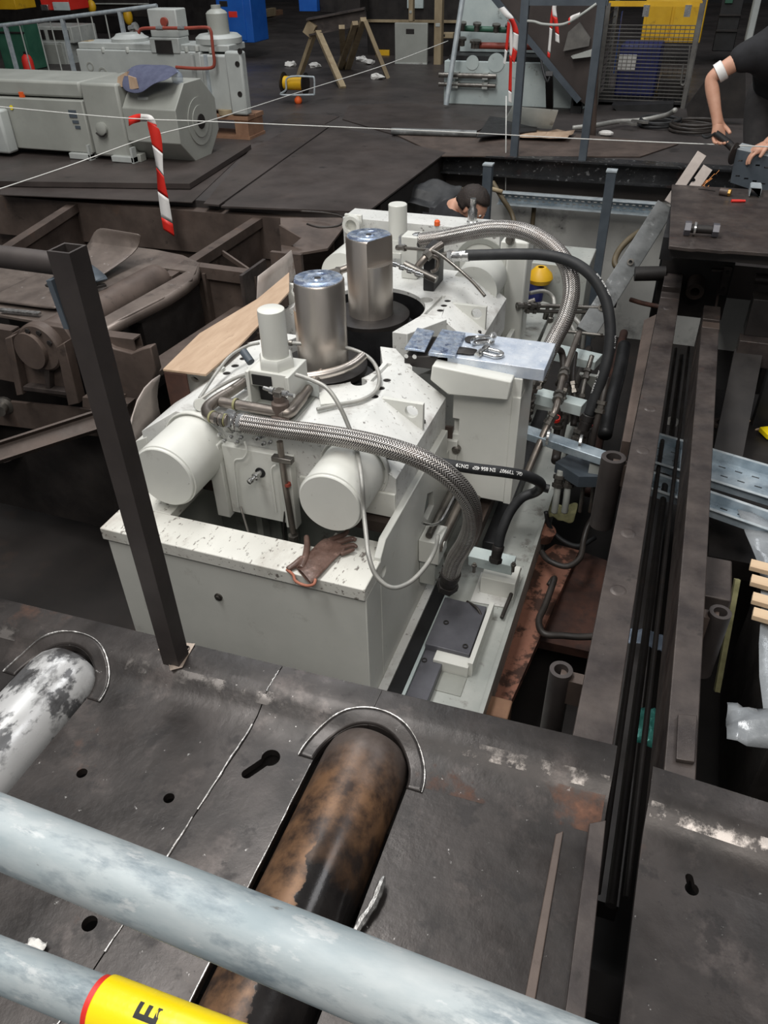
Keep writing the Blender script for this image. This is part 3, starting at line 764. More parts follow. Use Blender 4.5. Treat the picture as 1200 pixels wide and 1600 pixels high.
# ================================================================ GEARBOXES
def gearbox(front, label):
    s = 1 if front else -1
    y0 = 2.24 if front else 4.10                   # outer end
    y1 = 2.905 if front else 3.44                  # inner end
    cy = 2.87 if front else 3.475                  # bore
    G = thing('drive_gearbox', label, 'gearbox', (-1.36, (y0 + y1) / 2, -.27))
    m = MB()
    sec = [(MX0, -.27), (MX0, -.087), (-1.73, GZ), (-.985, GZ), (MX1, -.087), (MX1, -.27)]
    m.prism([(x, y0, z) for x, z in sec], (0, y1 - y0, 0))
    bore = MB(); bore.cyl((-1.36, cy, -.2), (-1.36, cy, .3), .27, n=64)
    bore2 = MB(); bore2.cyl((-1.125, cy - s * .17, -.05), (-1.125, cy - s * .17, .3), .035, n=24)
    bs = [bore, bore2]
    def bolts(xx, ys, r=.017):
        for yy in ys:
            c = MB(); c.cyl((xx, yy, GZ - .02), (xx, yy, GZ + .05), r, n=16); bs.append(c)
    by = (2.75, 2.675, 2.60) if front else (3.665, 3.60, 3.535)
    bolts(-1.017, by); bolts(-1.70, by)
    sl = MB(); sl.obox((-1.062, cy + (-.02 if front else .12), GZ), (.022, .26, .03), Matrix.Rotation(-.07, 3, 'Z')); bs.append(sl)
    obj('body', m, 'whitetop', G, bevel=.003, cuts=bs)
    # nose between the two bores
    yn = 3.055 if front else 3.22
    for sg in (1, -1):
        m = MB()
        xs = [-1.36 + sg * .405, -1.36 + sg * .275, -1.36 + sg * .20, -1.36 + sg * .16, -1.36 + sg * .30]
        q = [(xs[0], y1, -.2), (xs[1], yn, -.2), (xs[2], yn, -.2), (-1.36 + sg * .266, y1, -.2)]
        m.prism(q, (0, 0, .2 + GZ - .0005))
        obj('nose', m, 'whitetop', G, bevel=.003)
    for xx in (-1.017, -1.70):
        for yy in by:
            m = MB(); m.pipe((xx, yy, GZ - .012), (xx, yy, GZ - .003), .0165, .0115, 16); m.cyl((xx, yy, GZ - .0185), (xx, yy, GZ - .006), .0115, n=12)
            obj('cap_screw', m, 'dark', G)
    # lifting lugs
    for sg in (1, -1):
        m = MB(); yl = 2.595 if front else 3.64
        a = Vector((-1.36 + sg * .372, yl, GZ)); b = Vector((-1.36 + sg * .552, yl, GZ)); c = Vector((-1.36 + sg * .552, yl, -.085)); d = Vector((-1.36 + sg * .372, yl, GZ - .01))
        m.prism([a, b, c, d], (0, .022, 0))
        h = MB(); h.cyl(Vector((-1.36 + sg * .503, yl - .1, -.0)), Vector((-1.36 + sg * .503, yl + .1, -.0)), .027, n=24)
        obj('lifting_lug', m, 'white', G, bevel=.002, cuts=[h])
        m = MB(); m.cyl((-1.36 + sg * .535, yl + s * .055, GZ - .125), (-1.36 + sg * .535, yl + s * .055, GZ - .106), .011, n=14); obj('slope_screw', m, 'dark', G)
    # bore liner: dark inside with ring
    m = MB(); m.lathe([(.268, .21), (.268, 0), (.20, 0), (.20, .02), (.0, .02)], (-1.36, cy, -.19), (0, 0, 1), 64); obj('bore_liner', m, 'black', G)
    return G
G1 = gearbox(True, 'front white gearbox, the one with two round drums facing the camera')
G2 = gearbox(False, 'rear white gearbox behind the flat steel table with the shackles')
# drums on the front
def drum(G, xc, zc, y0, y1, r, lid=True):
    m = MB(); s = 1 if y1 > y0 else -1
    m.lathe([(0, .0), (r * .93, .0), (r * .955, .003), (r * .96, .012), (r, .014), (r, abs(y1 - y0))], (xc, y0, zc), (0, s, 0), 56); obj('drum', m, 'white', G)
    m = MB(); m.lathe([(r + .012, 0), (r + .012, .03)], (xc, y1 - s * .03, zc), (0, s, 0), 48); obj('drum_flange', m, 'white', G, solid=.006)
drum(G1, -.968, -.075, 2.0, 2.26, .124)
drum(G1, -1.652, -.098, 1.985, 2.26, .133)
m = MB(); m.lathe([(0, 0), (.13, 0), (.13, .25), (0, .25)], (-.97, 4.02, -.03), (0, 1, 0), 48); obj('drum', m, 'white', G2)
m = MB(); m.lathe([(0, 0), (.13, 0), (.13, .25), (0, .25)], (-1.75, 4.02, -.03), (0, 1, 0), 48); obj('drum', m, 'white', G2)
# front panel between the drums
m = MB(); m.box(-1.52, -1.265, 2.205, 2.239, -.385, -.055); obj('front_panel', m, 'white', G1, bevel=.004)
m = MB(); m.box(-1.582, -1.522, 2.185, 2.239, -.405, -.045); obj('panel_rib', m, 'white', G1, bevel=.004)
m = MB(); m.box(-1.263, -1.215, 2.19, 2.239, -.395, -.06); obj('panel_rib', m, 'white', G1, bevel=.004)
m = MB(); m.box(-1.20, -.80, 2.225, 2.239, -.262, -.15); obj('front_ledge', m, 'white', G1, bevel=.004)
p = W(407, 738, y=2.205)
m = MB(); m.cyl(p + Vector((0, .002, 0)), p + Vector((0, -.004, 0)), .022, n=20); obj('nipple_seat', m, 'black', G1)
m = MB(); m.lathe([(0, -.0), (.012, 0), (.012, .02), (.016, .022), (.016, .036), (.010, .04), (.010, .055), (.013, .058), (.011, .07), (0, .074)], p, (-.25, -1, -.1), 16); obj('nipple', m, 'chrome', G1)
for x0, lst in ((-1.51, ((345, 678), (352, 688), (362, 682), (372, 690), (378, 683))), (-1.3, ((405, 684), (414, 692), (424, 690), (412, 681)))):
    for px, py in lst:
        p = W(px, py, y=2.20); m = MB(); m.hexnut(p, (0, -1, .25), .009, .012); m.cyl(p, p + Vector((0, -.02, .004)), .0055, n=10); obj('panel_nut', m, 'chrome', G1)
# small pipes down the panel
m = MB(); m.tube(spline([W(382, 690, y=2.19), W(386, 705, y=2.19), W(380, 716, y=2.19), W(366, 722, y=2.19), W(369, 760, y=2.19), W(372, 792, y=2.19)], 6), .004, 8); obj('lube_line', m, 'white', G1)
m = MB(); m.tube(spline([W(432, 726, y=2.18), W(424, 735, y=2.18), W(428, 770, y=2.18), W(432, 800, y=2.18)], 6), .0045, 8); obj('lube_line', m, 'white', G1)
m = MB(); m.tube([W(437, 690, y=2.17), W(446, 760, y=2.17), W(458, 832, y=2.17)], .0125, 12); obj('drain_pipe', m, 'pipe', G1)
m = MB(); p = W(449, 755, y=2.17); m.cyl(p, W(450, 759, y=2.17), .0135, n=12); obj('pipe_band', m, 'redpipe', G1, label='red paint ring on the drain pipe')
m = MB(); p = W(458, 836, y=2.17); m.hexnut(p, (0, 0, -1), .022, .03); m.cyl(p + Vector((0, 0, -.03)), p + Vector((0, 0, -.09)), .018, n=14); obj('pipe_union', m, 'nickel', G1)
m = MB(); p = W(440, 718, y=2.165); m.box(p.x - .04, p.x + .045, p.y - .01, p.y + .02, p.z - .012, p.z + .01); obj('pipe_clamp', m, 'nickel', G1, bevel=.003)
m = MB(); m.tube(spline([W(376, 792, y=2.19), W(382, 812, y=2.15), W(388, 832, y=2.1)], 5), .005, 8); obj('chain_hose', m, 'nickel', G1)
m = MB(); m.tube(spline([W(445, 800, y=2.2), W(443, 830, y=2.2), W(446, 846, y=2.2)], 5), .004, 8); obj('cable', m, 'dark', G1)
# left end of the gearbox: plate with lightening hole, and slab edge
m = MB(); m.prism([(-1.96, 2.235, -.20), (-1.96, 2.235, -.14), (-1.90, 2.235, -.11), (-1.90, 2.235, -.20)], (0, .6, 0)); obj('side_slab', m, 'white', G1, bevel=.002)
m = MB(); a_ = W(287, 587, y=2.60); m.box(-1.90, -1.72, 2.60, 2.625, -.08, .055)
h = MB(); p = W(304, 597, y=2.60); h.cyl(p + Vector((0, -.1, 0)), p + Vector((0, .1, 0)), .027)
obj('hood_bracket', m, 'white', G1, bevel=.002, cuts=[h])


# ================================================================ SHAFTS
def shaft(y, label, flat):
    c = Vector((-1.36, y, -.12)); t = thing('vertical_shaft', label, 'shaft', c)
    m = MB(); R = .112; top = .40
    m.lathe([(0, 0), (R, 0), (R, top + .112), (R - .005, top + .12), (0, top + .12)], c, (0, 0, 1), 72)
    def flats():
        n_ = Vector((.878, -.477, 0)) if flat else Vector((-.93, -.366, 0)); dd = .078 if flat else .098
        k = MB(); k.obox(c + n_ * (dd + .1) + Vector((0, 0, .12 + .278 + .15)), (.2, .4, .3), Matrix.Rotation(math.atan2(n_.y, n_.x), 3, 'Z')); return [k]
    cs = flats()
    obj('shaft_body', m, 'shaft', t, cuts=cs, bevel=.003)
    m = MB(); m.lathe([(0, .0015), (.02, .0015), (.021, .006), (.026, .006), (.03, .0015), (.06, .0015), (.062, .004), (.066, .0015), (R - .008, .0015), (R - .009, -.004)], (c.x, y, top), (0, 0, 1), 56)
    cs = flats()
    obj('blued_end', m, 'blueend', t, cuts=cs)
    m = MB(); m.cyl((c.x, y, top), (c.x, y, top + .004), .014, n=16); obj('centre_bore', m, 'dark', t)
    # flange disc round the foot
    m = MB(); m.lathe([(R, 0), (.19, 0), (.195, .005), (.195, .03), (.185, .036), (R, .036)], (c.x, y, -.02), (0, 0, 1), 64); obj('foot_flange', m, 'dark', t)
    m = MB(); m.lathe([(.12, 0), (.235, 0), (.235, .06), (.12, .06)], (c.x, y, -.13), (0, 0, 1), 64); obj('lower_flange', m, 'black', t)
    return t
shaft(2.865, 'front upright ground steel shaft with a blued end and no visible flat', False)
shaft(3.465, 'rear upright ground steel shaft with a machined flat near its top', True)
# couplings in the gap
m = MB(); m.box(-1.62, -1.10, 3.02, 3.26, -.30, -.16)
tag(obj('gap_block', m, 'black', bevel=.006), 'black steel block down in the gap between the two gearboxes', 'steel block')

# ================================================================ GUIDE BLOCK WITH STEEL TABLE
GB = thing('guide_block', 'white block between the gearboxes at their right, carrying a flat steel table', 'machine block', (-.63, 3.05, -.5))
m = MB(); m.box(-.772, -.475, 2.92, 3.2, -.60, .045)
pk = MB(); a_ = W(697, 652, y=2.92); b_ = W(716, 679, y=2.92); pk.box(a_.x - .02, b_.x, 2.90, 2.95, b_.z, a_.z)
obj('block_body', m, 'white', GB, bevel=.004, cuts=[pk])
m = MB(); m.box(-.51, -.474, 2.912, 3.21, -.60, -.04); obj('corner_strip', m, 'white', GB, bevel=.003)
fz0, fz1 = -.045, .085
m = MB()
q = [W(675, 571, y=2.86), W(672, 594, y=2.86), W(700, 617, y=2.86), W(794, 626, y=2.86), W(799, 597, y=2.86)]
m.prism(q, (0, .09, 0)); obj('front_cover', m, 'white', GB, bevel=.006)
m = MB(); m.box(-.85, -.39, 2.925, 3.19, .045, .10); obj('steel_table', m, 'table', GB, bevel=.003)
m = MB(); m.prism([(-1.0, 2.925, .028), (-.80, 2.925, .028), (-.80, 2.925, .10), (-1.0, 2.925, .07)], (0, .22, 0)); obj('table_nose', m, 'dark', GB, bevel=.004)
for a_, b_ in (((632, 547), (0, 0)),):
    pass
m = MB(); m.prism([W(632, 547, z=.10), W(664, 551, z=.10), W(679, 520, z=.10), W(652, 515, z=.10)], (0, 0, .010)); obj('blued_pad', m, 'blueend', GB, bevel=.002)
m = MB(); m.prism([W(669, 556, z=.10), W(711, 561, z=.10), W(727, 525, z=.10), W(690, 519, z=.10)], (0, 0, .016)); obj('blued_pad', m, 'blueend', GB, bevel=.002)
for px in (635, 648):
    p = W(px, 556 + (px - 635) * .08, y=2.925); m = MB(); m.cyl(p + Vector((0, .003, 0)), p + Vector((0, -.003, 0)), .010, n=16); obj('dowel', m, 'chrome', GB)
# latch on the face
p = W(714, 700, y=2.92); m = MB(); m.lathe([(0, 0), (.02, 0), (.02, .02), (.014, .024), (.014, .03), (0, .03)], p, (0, -1, 0), 20); obj('latch', m, 'nickel', GB)
m = MB(); a_ = W(697, 664, y=2.93); b_ = W(708, 682, y=2.93); m.box(a_.x, b_.x, 2.915, 2.93, b_.z - .03, a_.z); obj('latch_plate', m, 'steelbrown', GB)
m = MB(); m.box(-.79, -.74, 2.90, 2.92, -.55, -.30); obj('door_edge', m, 'white', GB, bevel=.003)

# dark grease patches
def patch_blob(c, rx, ry, n=18, z=.1005):
    m = MB(); pts = []
    for i in range(n):
        a = 2 * PI * i / n; k = random.uniform(.75, 1.1); pts.append((c.x + rx * k * math.cos(a), c.y + ry * k * math.sin(a), z))
    m.prism(pts, (0, 0, .003)); return m
for px, py, rx, ry, lb in ((745, 533, .055, .04, 'small dark rag of greasy felt under the further shackle'), (725, 550, .06, .035, 'small dark rag of greasy felt under the nearer shackle')):
    c = W(px, py, z=.1); m = MB(); rows = []
    for i in range(7):
        r = []
        for j in range(9):
            u, v = (j - 4) / 4, (i - 3) / 3
            k = 1 / max(1, math.hypot(u, v)) ** .6
            r.append((c.x + u * rx * k, c.y + v * ry * k, .104 + .012 * max(0, 1 - math.hypot(u, v)) + random.uniform(0, .006)))
        rows.append(r)
    m.grid(rows); tag(obj('grease_rag', m, 'dark', solid=.003, subd=1), lb, 'rag')

def shackle(name, label, c, rz, stand=False):
    t = thing(name, label, 'shackle', c)
    R = Matrix.Rotation(rz, 3, 'Z') @ (Matrix.Rotation(math.radians(55), 3, 'X') if stand else Matrix.Identity(3))
    def T(x, y, z): return Vector(c) + R @ Vector((x, y, z))
    pts = []
    for k in range(13):
        a = -PI / 2 + PI * k / 12
        pts.append(T(.055 + .026 * math.cos(a), .026 * math.sin(a), .011))
    pts = [T(0, -.024, .011)] + pts + [T(0, .024, .011)]
    m = MB(); m.tube(pts, .0085, 10); obj('bow', m, 'chrome', t)
    for s in (-1, 1):
        m = MB(); m.cyl(T(-.006, s * .015, .011), T(-.006, s * .033, .011), .016, n=18); obj('eye', m, 'chrome', t)
    m = MB(); m.cyl(T(-.006, -.046, .011), T(-.006, .045, .011), .0085, n=14); m.hexnut(T(-.006, -.044, .011), R @ Vector((0, -1, 0)), .015, .012); obj('pin', m, 'chrome', t)
    return t
p = W(757, 552, z=.101); shackle('bow_shackle', 'bright steel shackle lying flat at the front of the steel table', p, -.25)
p = W(765, 540, z=.112); shackle('bow_shackle', 'bright steel shackle leaning up on a rag at the middle of the steel table', p + Vector((0, .02, .01)), PI + .5, True)

# ================================================================ HOSES AND PIPEWORK ON THE GEARBOXES
def yp(lst):
    """[(px, py, y)] -> points"""
    return [W(a, b, y=c) for a, b, c in lst]
def hose(name, label, lst, r, mat, n=14, seg=10):
    P = spline(yp(lst), seg)
    t = thing(name, label, 'hose', P[0])
    m = MB(); m.tube(P, r, n); obj('hose_body', m, mat, t, ang=180)
    return t, P
def ferrule(t, p, d, r, L, mat='nickel', nut=True):
    d = Vector(d).normalized()
    m = MB(); m.lathe([(0, 0), (r, 0), (r * 1.12, .004), (r * 1.12, L * .4), (r, L * .42), (r * 1.06, L * .5), (r, L * .6), (r, L), (0, L)], p, d, 18); obj('ferrule', m, mat, t)
    if nut: m = MB(); m.hexnut(Vector(p) + d * L, d, r * 1.25, r * .9); obj('hex_nut', m, mat, t)

# valve block with its accumulator bottle on the front gearbox
VB = thing('valve_block', 'white valve block with a white bottle on top, standing on the front gearbox', 'valve', (-1.366, 2.45, GZ))
c = Vector((-1.366, 2.45, 0))
m = MB(); m.lathe([(0, .432), (.044, .432), (.051, .428), (.052, .415), (.052, .250), (.052, .205), (0, .205)], c, (0, 0, 1), 36); obj('bottle', m, 'white', VB)
m = MB(); m.lathe([(0, .200), (.074, .200), (.074, .232), (.066, .243), (0, .243)], c, (0, 0, 1), 6); obj('hex_collar', m, 'white', VB)
m = MB(); m.box(-1.455, -1.285, 2.375, 2.53, .135, .20); obj('block', m, 'white', VB, bevel=.004)
m = MB(); m.box(-1.29, -1.275, 2.36, 2.53, .045, .20); obj('side_plate', m, 'white', VB, bevel=.003)
m = MB(); m.box(-1.462, -1.447, 2.36, 2.53, .045, .20); obj('side_plate', m, 'white', VB, bevel=.003)
m = MB(); m.box(-1.44, -1.355, 2.371, 2.38, .142, .185); obj('dark_window', m, 'black', VB)
m = MB(); m.box(-1.44, -1.295, 2.42, 2.50, .05, .134); obj('dark_core', m, 'black', VB)
m = MB(); m.box(-1.50, -1.24, 2.30, 2.56, .0405, .05); obj('foot_plate', m, 'grey', VB, bevel=.002)
p = W(440, 650, z=.06); m = MB(); m.lathe([(0, 0), (.042, 0), (.042, .008), (.034, .014), (.034, .06), (.024, .066), (.024, .09), (0, .09)], p, (0, 0, 1), 28); obj('pressure_capsule', m, 'steelbrown', VB)
m = MB(); q = p + Vector((0, 0, .09)); m.hexnut(q, (0, 0, 1), .024, .022); obj('capsule_nut', m, 'nickel', VB)
for dx in (-1, 1):
    m = MB(); m.lathe([(0, 0), (.011, 0), (.011, .02), (.014, .022), (.014, .04), (.008, .045), (.008, .07), (0, .07)], q + Vector((0, 0, .012)), (dx, -.15 * dx, .05), 14); obj('side_fitting', m, 'chrome', VB)
m = MB(); p = W(392, 566, y=2.52); m.cyl(p, W(380, 549, y=2.55), .017, n=18); obj('dark_knob', m, 'bluegrey', VB)
m = MB(); p = W(452, 572, z=.2); m.hexnut(p, (0, 0, 1), .012, .014); obj('small_nut', m, 'black', VB)

# welded steel pipe loop
PL = thing('pipe_loop', 'welded stainless pipe loop round the foot of the white valve block', 'pipework', W(400, 640, z=.08))
def zp(lst, z): return [W(a, b, z=z) for a, b in lst]
A = spline(zp([(388, 592), (372, 604), (352, 617)], .085), 6)
m = MB(); m.tube(A, .0215, 18); obj('pipe', m, 'pipe', PL)
B = spline(zp([(352, 617), (336, 627), (324, 638), (326, 648), (340, 654), (356, 657)], .083), 7)
m = MB(); m.tube(B, .0235, 18); obj('elbow', m, 'pipe', PL)
C = spline(zp([(345, 628), (380, 634), (420, 641), (445, 646)], .083), 6)
m = MB(); m.tube(C, .0205, 18); obj('pipe', m, 'pipe', PL)
D = spline(zp([(436, 644), (452, 644), (462, 634), (472, 621)], .083), 7)
m = MB(); m.tube(D, .0225, 18); obj('elbow', m, 'pipe', PL)
E_ = spline(zp([(470, 624), (486, 603), (502, 582)], .085), 6)
m = MB(); m.tube(E_, .0185, 18); obj('pipe', m, 'pipe', PL)
m = MB(); m.tube(spline([W(478, 589, z=.095), W(500, 586, z=.097), W(522, 581, z=.10), W(542, 574, z=.105), W(557, 565, z=.11), W(567, 556, z=.115)], 7), .019, 18); obj('bright_pipe', m, 'shaft', PL)
for P_, f in ((C, .25), (B, .72), (B, .97)):
    k = int(f * (len(P_) - 2)); m = MB(); m.lathe([(.0245, 0), (.0245, .010)], P_[k], P_[k + 1] - P_[k], 20); obj('green_band', m, 'insul', PL, label='pale green marking band', solid=.001)
for px, py in ((341, 655), (349, 657)):
    m = MB(); p = W(px, py, z=.083); m.lathe([(0, -.006), (.026, -.006), (.026, .006), (0, .006)], p, Vector((1, -.02, 0)), 8); obj('union_nut', m, 'nickel', PL)
p = W(312, 632, z=.06); m = MB(); m.cyl(p, p + Vector((.02, -.02, .012)), .026, n=18); obj('cream_cap', m, 'white', PL, label='cream plastic cap on the pipe end')
for px, py in ((487, 606), (390, 597)):
    p = W(px, py, z=.085); m = MB(); m.box(p.x - .03, p.x + .03, p.y - .008, p.y + .008, .05, p.z + .03); obj('pipe_clamp', m, 'greylight', PL, bevel=.003)
p = W(497, 640, z=.05); m = MB(); m.obox(p + Vector((0, .09, .0)), (.06, .10, .012), Matrix.Rotation(.5, 3, 'Z')); obj('clamp_base', m, 'white', PL)

# braided metal hose in front
t, P = hose('braided_hose', 'thick braided steel hose sweeping across the front gearbox down to its right side',
    [(372, 660, 2.20), (430, 669, 2.19), (500, 678, 2.17), (560, 688, 2.15), (620, 703, 2.13), (670, 723, 2.13), (708, 750, 2.15), (733, 783, 2.19), (738, 818, 2.24), (727, 848, 2.29), (712, 872, 2.33), (704, 898, 2.36)], .0365, 'braid', 22, 8)
ferrule(t, P[-1] - (P[-1] - P[-2]).normalized() * .02, P[-1] - P[-2], .038, .085, 'dark')
ferrule(t, P[0] + Vector((.03, 0, 0)), P[0] - P[1], .036, .05, 'chrome')
for k in (1,):
    m = MB(); m.hexnut(P[0] + (P[0] - P[1]).normalized() * .012, P[0] - P[1], .040, .02); obj('hex_nut', m, 'chrome', t)

# black rubber pressure hose in front with its print
t, P = hose('pressure_hose', 'black rubber hose with white upside-down print running under the braided hose at the front',
    [(470, 672, 2.30), (540, 695, 2.30), (620, 712, 2.28), (690, 724, 2.30), (740, 732, 2.34), (790, 738, 2.40), (826, 745, 2.48), (845, 756, 2.58), (838, 768, 2.66), (815, 778, 2.65), (797, 800, 2.62), (784, 830, 2.58), (779, 852, 2.56)], .021, 'rubber', 16, 10)
ferrule(t, P[-1], P[-1] - P[-2], .023, .06, 'dark')
m = MB(); p = W(850, 762, y=2.62); m.cyl(p, W(858, 764, y=2.62), .018, n=16); obj('end_cap', m, 'black', t)
def s_near(P, q):
    acc = 0; best = (9, 0)
    for i in range(1, len(P)):
        acc += (P[i] - P[i - 1]).length; best = min(best, ((P[i] - q).length, acc))
    return best[1]
def hose_print(t, P, txt, size, s_start, r, ang, sgn):
    cu = bpy.data.curves.new('print', 'FONT'); cu.body = txt; cu.size = size; cu.offset = size * .02
    ob = bpy.data.objects.new('tmp', cu); col.objects.link(ob); bpy.context.view_layer.update()
    me = bpy.data.meshes.new_from_object(ob.evaluated_get(bpy.context.evaluated_depsgraph_get())); bpy.data.objects.remove(ob)
    bm = bmesh.new(); bm.from_mesh(me); bmesh.ops.triangulate(bm, faces=bm.faces[:])
    acc = [0]
    for i in range(1, len(P)): acc.append(acc[-1] + (P[i] - P[i - 1]).length)
    def at(s):
        s = max(0, min(acc[-1] - 1e-4, s))
        i = max(k for k in range(len(acc)) if acc[k] <= s); i = min(i, len(P) - 2)
        f = (s - acc[i]) / max(1e-6, acc[i + 1] - acc[i])
        return P[i].lerp(P[i + 1], f), (P[i + 1] - P[i]).normalized()
    def fn(x, y):
        c, d = at(s_start + sgn * x)
        vw = CAM - c; vw = (vw - d * vw.dot(d)).normalized(); ot = vw.cross(d)
        if ot.z < 0: ot = -ot
        an = ang - sgn * -1 * (y) / r if sgn < 0 else ang + y / r
        return c + (vw * math.cos(an) + ot * math.sin(an)) * (r + .0006)
    return obj('print', wrap(bm, fn), 'whiteprint', t, flat=True)
hose_print(t, P, 'Gzl.  T39907   EN 856 4SP   DN19', .0185, s_near(P, W(806, 740, y=2.44)), .021, .45, -1)

# rear pair of hoses
t, P = hose('braided_hose', 'thick braided steel hose arching from the rear gearbox over to the right',
    [(652, 377, 3.95), (690, 372, 3.95), (730, 364, 3.92), (775, 357, 3.90), (820, 362, 3.86), (860, 383, 3.82), (886, 415, 3.76), (893, 455, 3.70), (884, 495, 3.62), (868, 527, 3.55), (852, 560, 3.47), (842, 590, 3.40)], .041, 'braid', 22, 8)
ferrule(t, P[0] + Vector((.02, 0, 0)), P[0] - P[1], .044, .07, 'chrome')
t, P = hose('pressure_hose', 'black rubber hose with white print arching beside the rear braided hose',
    [(728, 399, 3.75), (760, 398, 3.75), (810, 397, 3.74), (855, 399, 3.72), (895, 410, 3.70), (925, 432, 3.67), (945, 465, 3.64), (953, 505, 3.60), (952, 545, 3.56), (944, 580, 3.52), (932, 615, 3.49), (920, 648, 3.46)], .0265, 'rubber', 16, 10)
ferrule(t, P[0] + Vector((.02, 0, 0)), P[0] - P[1], .025, .09, 'chrome')
ferrule(t, P[-1], P[-1] - P[-2], .028, .08, 'dark')
for s_, tx in ((.66, 'EN 856 4SP'), (.95, 'DN19'), (1.12, 'Gzl. T39907'), (1.42, 'EN 856 4SP')):
    hose_print(t, P, tx, .024, s_, .0265, .9, 1)

# slender hoses and capillaries on the front gearbox
def thin(label, lst, r, mat, z=None, name='grease_hose'):
    P = spline([W(a, b, z=c) for a, b, c in lst], 8)
    t = thing(name, label, 'hose', P[0]); m = MB(); m.tube(P, r, 10); obj('hose_body', m, mat, t, ang=180); return t, P
t, P = thin('thin steel-sheathed hose looping round the foot of the front shaft', [(457, 536, .14), (475, 537, .14), (510, 539, .12), (548, 545, .10), (578, 560, .08), (592, 585, .065), (588, 610, .055), (565, 625, .055), (530, 632, .055), (495, 640, .055)], .0085, 'greyhose')
ferrule(t, P[0], P[0] - P[1], .011, .03, 'nickel')
thin('thin grey hose curving left from behind the white bottle', [(405, 536, .12), (385, 541, .12), (360, 556, .11), (340, 580, .09), (325, 602, .075), (312, 622, .06)], .007, 'greyhose')
thin('thin grey hose from the capsule fitting to the left corner of the gearbox', [(428, 583, .155), (405, 581, .16), (375, 588, .14), (345, 603, .10), (322, 618, .07), (305, 630, .05)], .0072, 'greyhose')
P = spline(yp([(462, 585, 2.30), (485, 593, 2.29), (510, 606, 2.27), (528, 630, 2.25), (543, 662, 2.235), (556, 698, 2.20), (562, 728, 2.06), (566, 760, 1.985), (568, 795, 1.97), (572, 835, 1.90), (576, 868, 1.83), (588, 900, 1.80), (612, 918, 1.80), (640, 910, 1.85), (665, 885, 1.95), (680, 858, 2.08), (684, 838, 2.2)]), 8)
t = thing('sampling_hose', 'long thin pale hose hanging from the valve block in a loop over the housing corner', 'hose', P[0])
m = MB(); m.tube(P, .0082, 10); obj('hose_body', m, 'greyhose', t, ang=180)

# pipework on the rear gearbox
t = thing('valve_block', 'cluster of steel fittings and studs on the rear gearbox beside the rear shaft', 'valve', W(690, 400, z=.06))
for a_, b_, r in (((668, 395), (680, 425), .05),):
    m = MB(); p = Vector((-1.12, 3.86, GZ)); m.box(p.x - .06, p.x + .0, p.y - .1, p.y + .08, GZ, .26); obj('block', m, 'black', t, bevel=.006)
m = MB(); m.cyl(W(632, 413, y=3.62), W(682, 437, y=3.60), .019, n=16); obj('manifold', m, 'nickel', t)
for i in range(4):
    f = i / 3; a_ = W(634 + 36 * f, 417 + 15 * f, y=3.61); m = MB(); m.lathe([(0, 0), (.008, 0), (.008, .05), (.013, .052), (.013, .075), (0, .08)], a_, (-.4, -.25, .15), 12); obj('stud', m, 'chrome', t)
m = MB(); m.tube(spline(yp([(650, 420, 3.66), (662, 405, 3.68), (675, 392, 3.72), (690, 382, 3.78)]), 5), .018, 14); obj('pipe', m, 'pipe', t)
m = MB(); m.hexnut(W(665, 402, y=3.68), W(675, 392, y=3.72) - W(662, 405, y=3.68), .026, .03); obj('union_nut', m, 'nickel', t)
m = MB(); m.tube(spline(yp([(672, 398, 3.70), (684, 405, 3.72), (682, 420, 3.72), (674, 425, 3.7)]), 6), .010, 10); obj('bent_pipe', m, 'pipe', t)
m = MB(); m.tube(spline(yp([(690, 400, 3.75), (705, 397, 3.75), (722, 399, 3.75)]), 5), .017, 12); obj('adapter', m, 'nickel', t)
m = MB(); a_ = W(648, 375, y=3.95); m.box(a_.x - .06, a_.x + .03, a_.y - .05, a_.y + .06, GZ, a_.z + .03); obj('block', m, 'white', t, bevel=.006)
P = spline(yp([(620, 387, 3.80), (650, 389, 3.75), (680, 394, 3.70), (710, 415, 3.64), (738, 440, 3.60), (758, 463, 3.58)]), 8)
t2 = thing('sampling_hose', 'thin grey hose running from the rear shaft down over the rear gearbox slope', 'hose', P[0])
m = MB(); m.tube(P, .0085, 10); obj('hose_body', m, 'nickel', t2, ang=180)
ferrule(t2, P[0], P[1] - P[0], .013, .05, 'nickel')
# tall white bottle behind the rear shaft
p = Vector((-1.50, 4.25, 0)); q = W(622, 378, y=4.25)
t = thing('oil_bottle', 'tall plain white bottle standing behind the rear shaft', 'bottle', (q.x, 4.25, GZ))
top = W(619, 318, y=4.25).z
m = MB(); m.lathe([(0, GZ), (.058, GZ), (.058, GZ + .1), (.053, GZ + .1), (.053, top - .004), (.049, top), (0, top)], (q.x, 4.25, 0), (0, 0, 1), 32); obj('bottle_body', m, 'white', t)
m = MB(); m.hexnut((q.x, 4.25, GZ), (0, 0, 1), .07, .03); obj('collar', m, 'white', t)
# things left of the rear shaft
t = thing('pipe_fitting', 'steel pipe stub with unions at the left behind the shafts', 'pipework', W(530, 430, z=GZ))
m = MB(); m.tube(spline(yp([(512, 428, 3.7), (528, 424, 3.7), (545, 418, 3.72)]), 4), .019, 14); obj('pipe', m, 'pipe', t)
m = MB(); m.hexnut(W(525, 425, y=3.7), (1, .1, .1), .027, .03); obj('union_nut', m, 'nickel', t)
t = thing('end_bracket', 'white bracket ring at the far left corner behind the shafts', 'bracket', W(548, 365, y=4.40))
p = W(552, 350, y=4.36); m = MB(); m.pipe(p, p + Vector((0, -.04, 0)), .055, .035, 28); obj('ring', m, 'white', t)
m = MB(); m.box(p.x - .055, p.x + .055, p.y - .002, p.y + .02, p.z - .12, p.z + .055); obj('plate', m, 'white', t, bevel=.004)

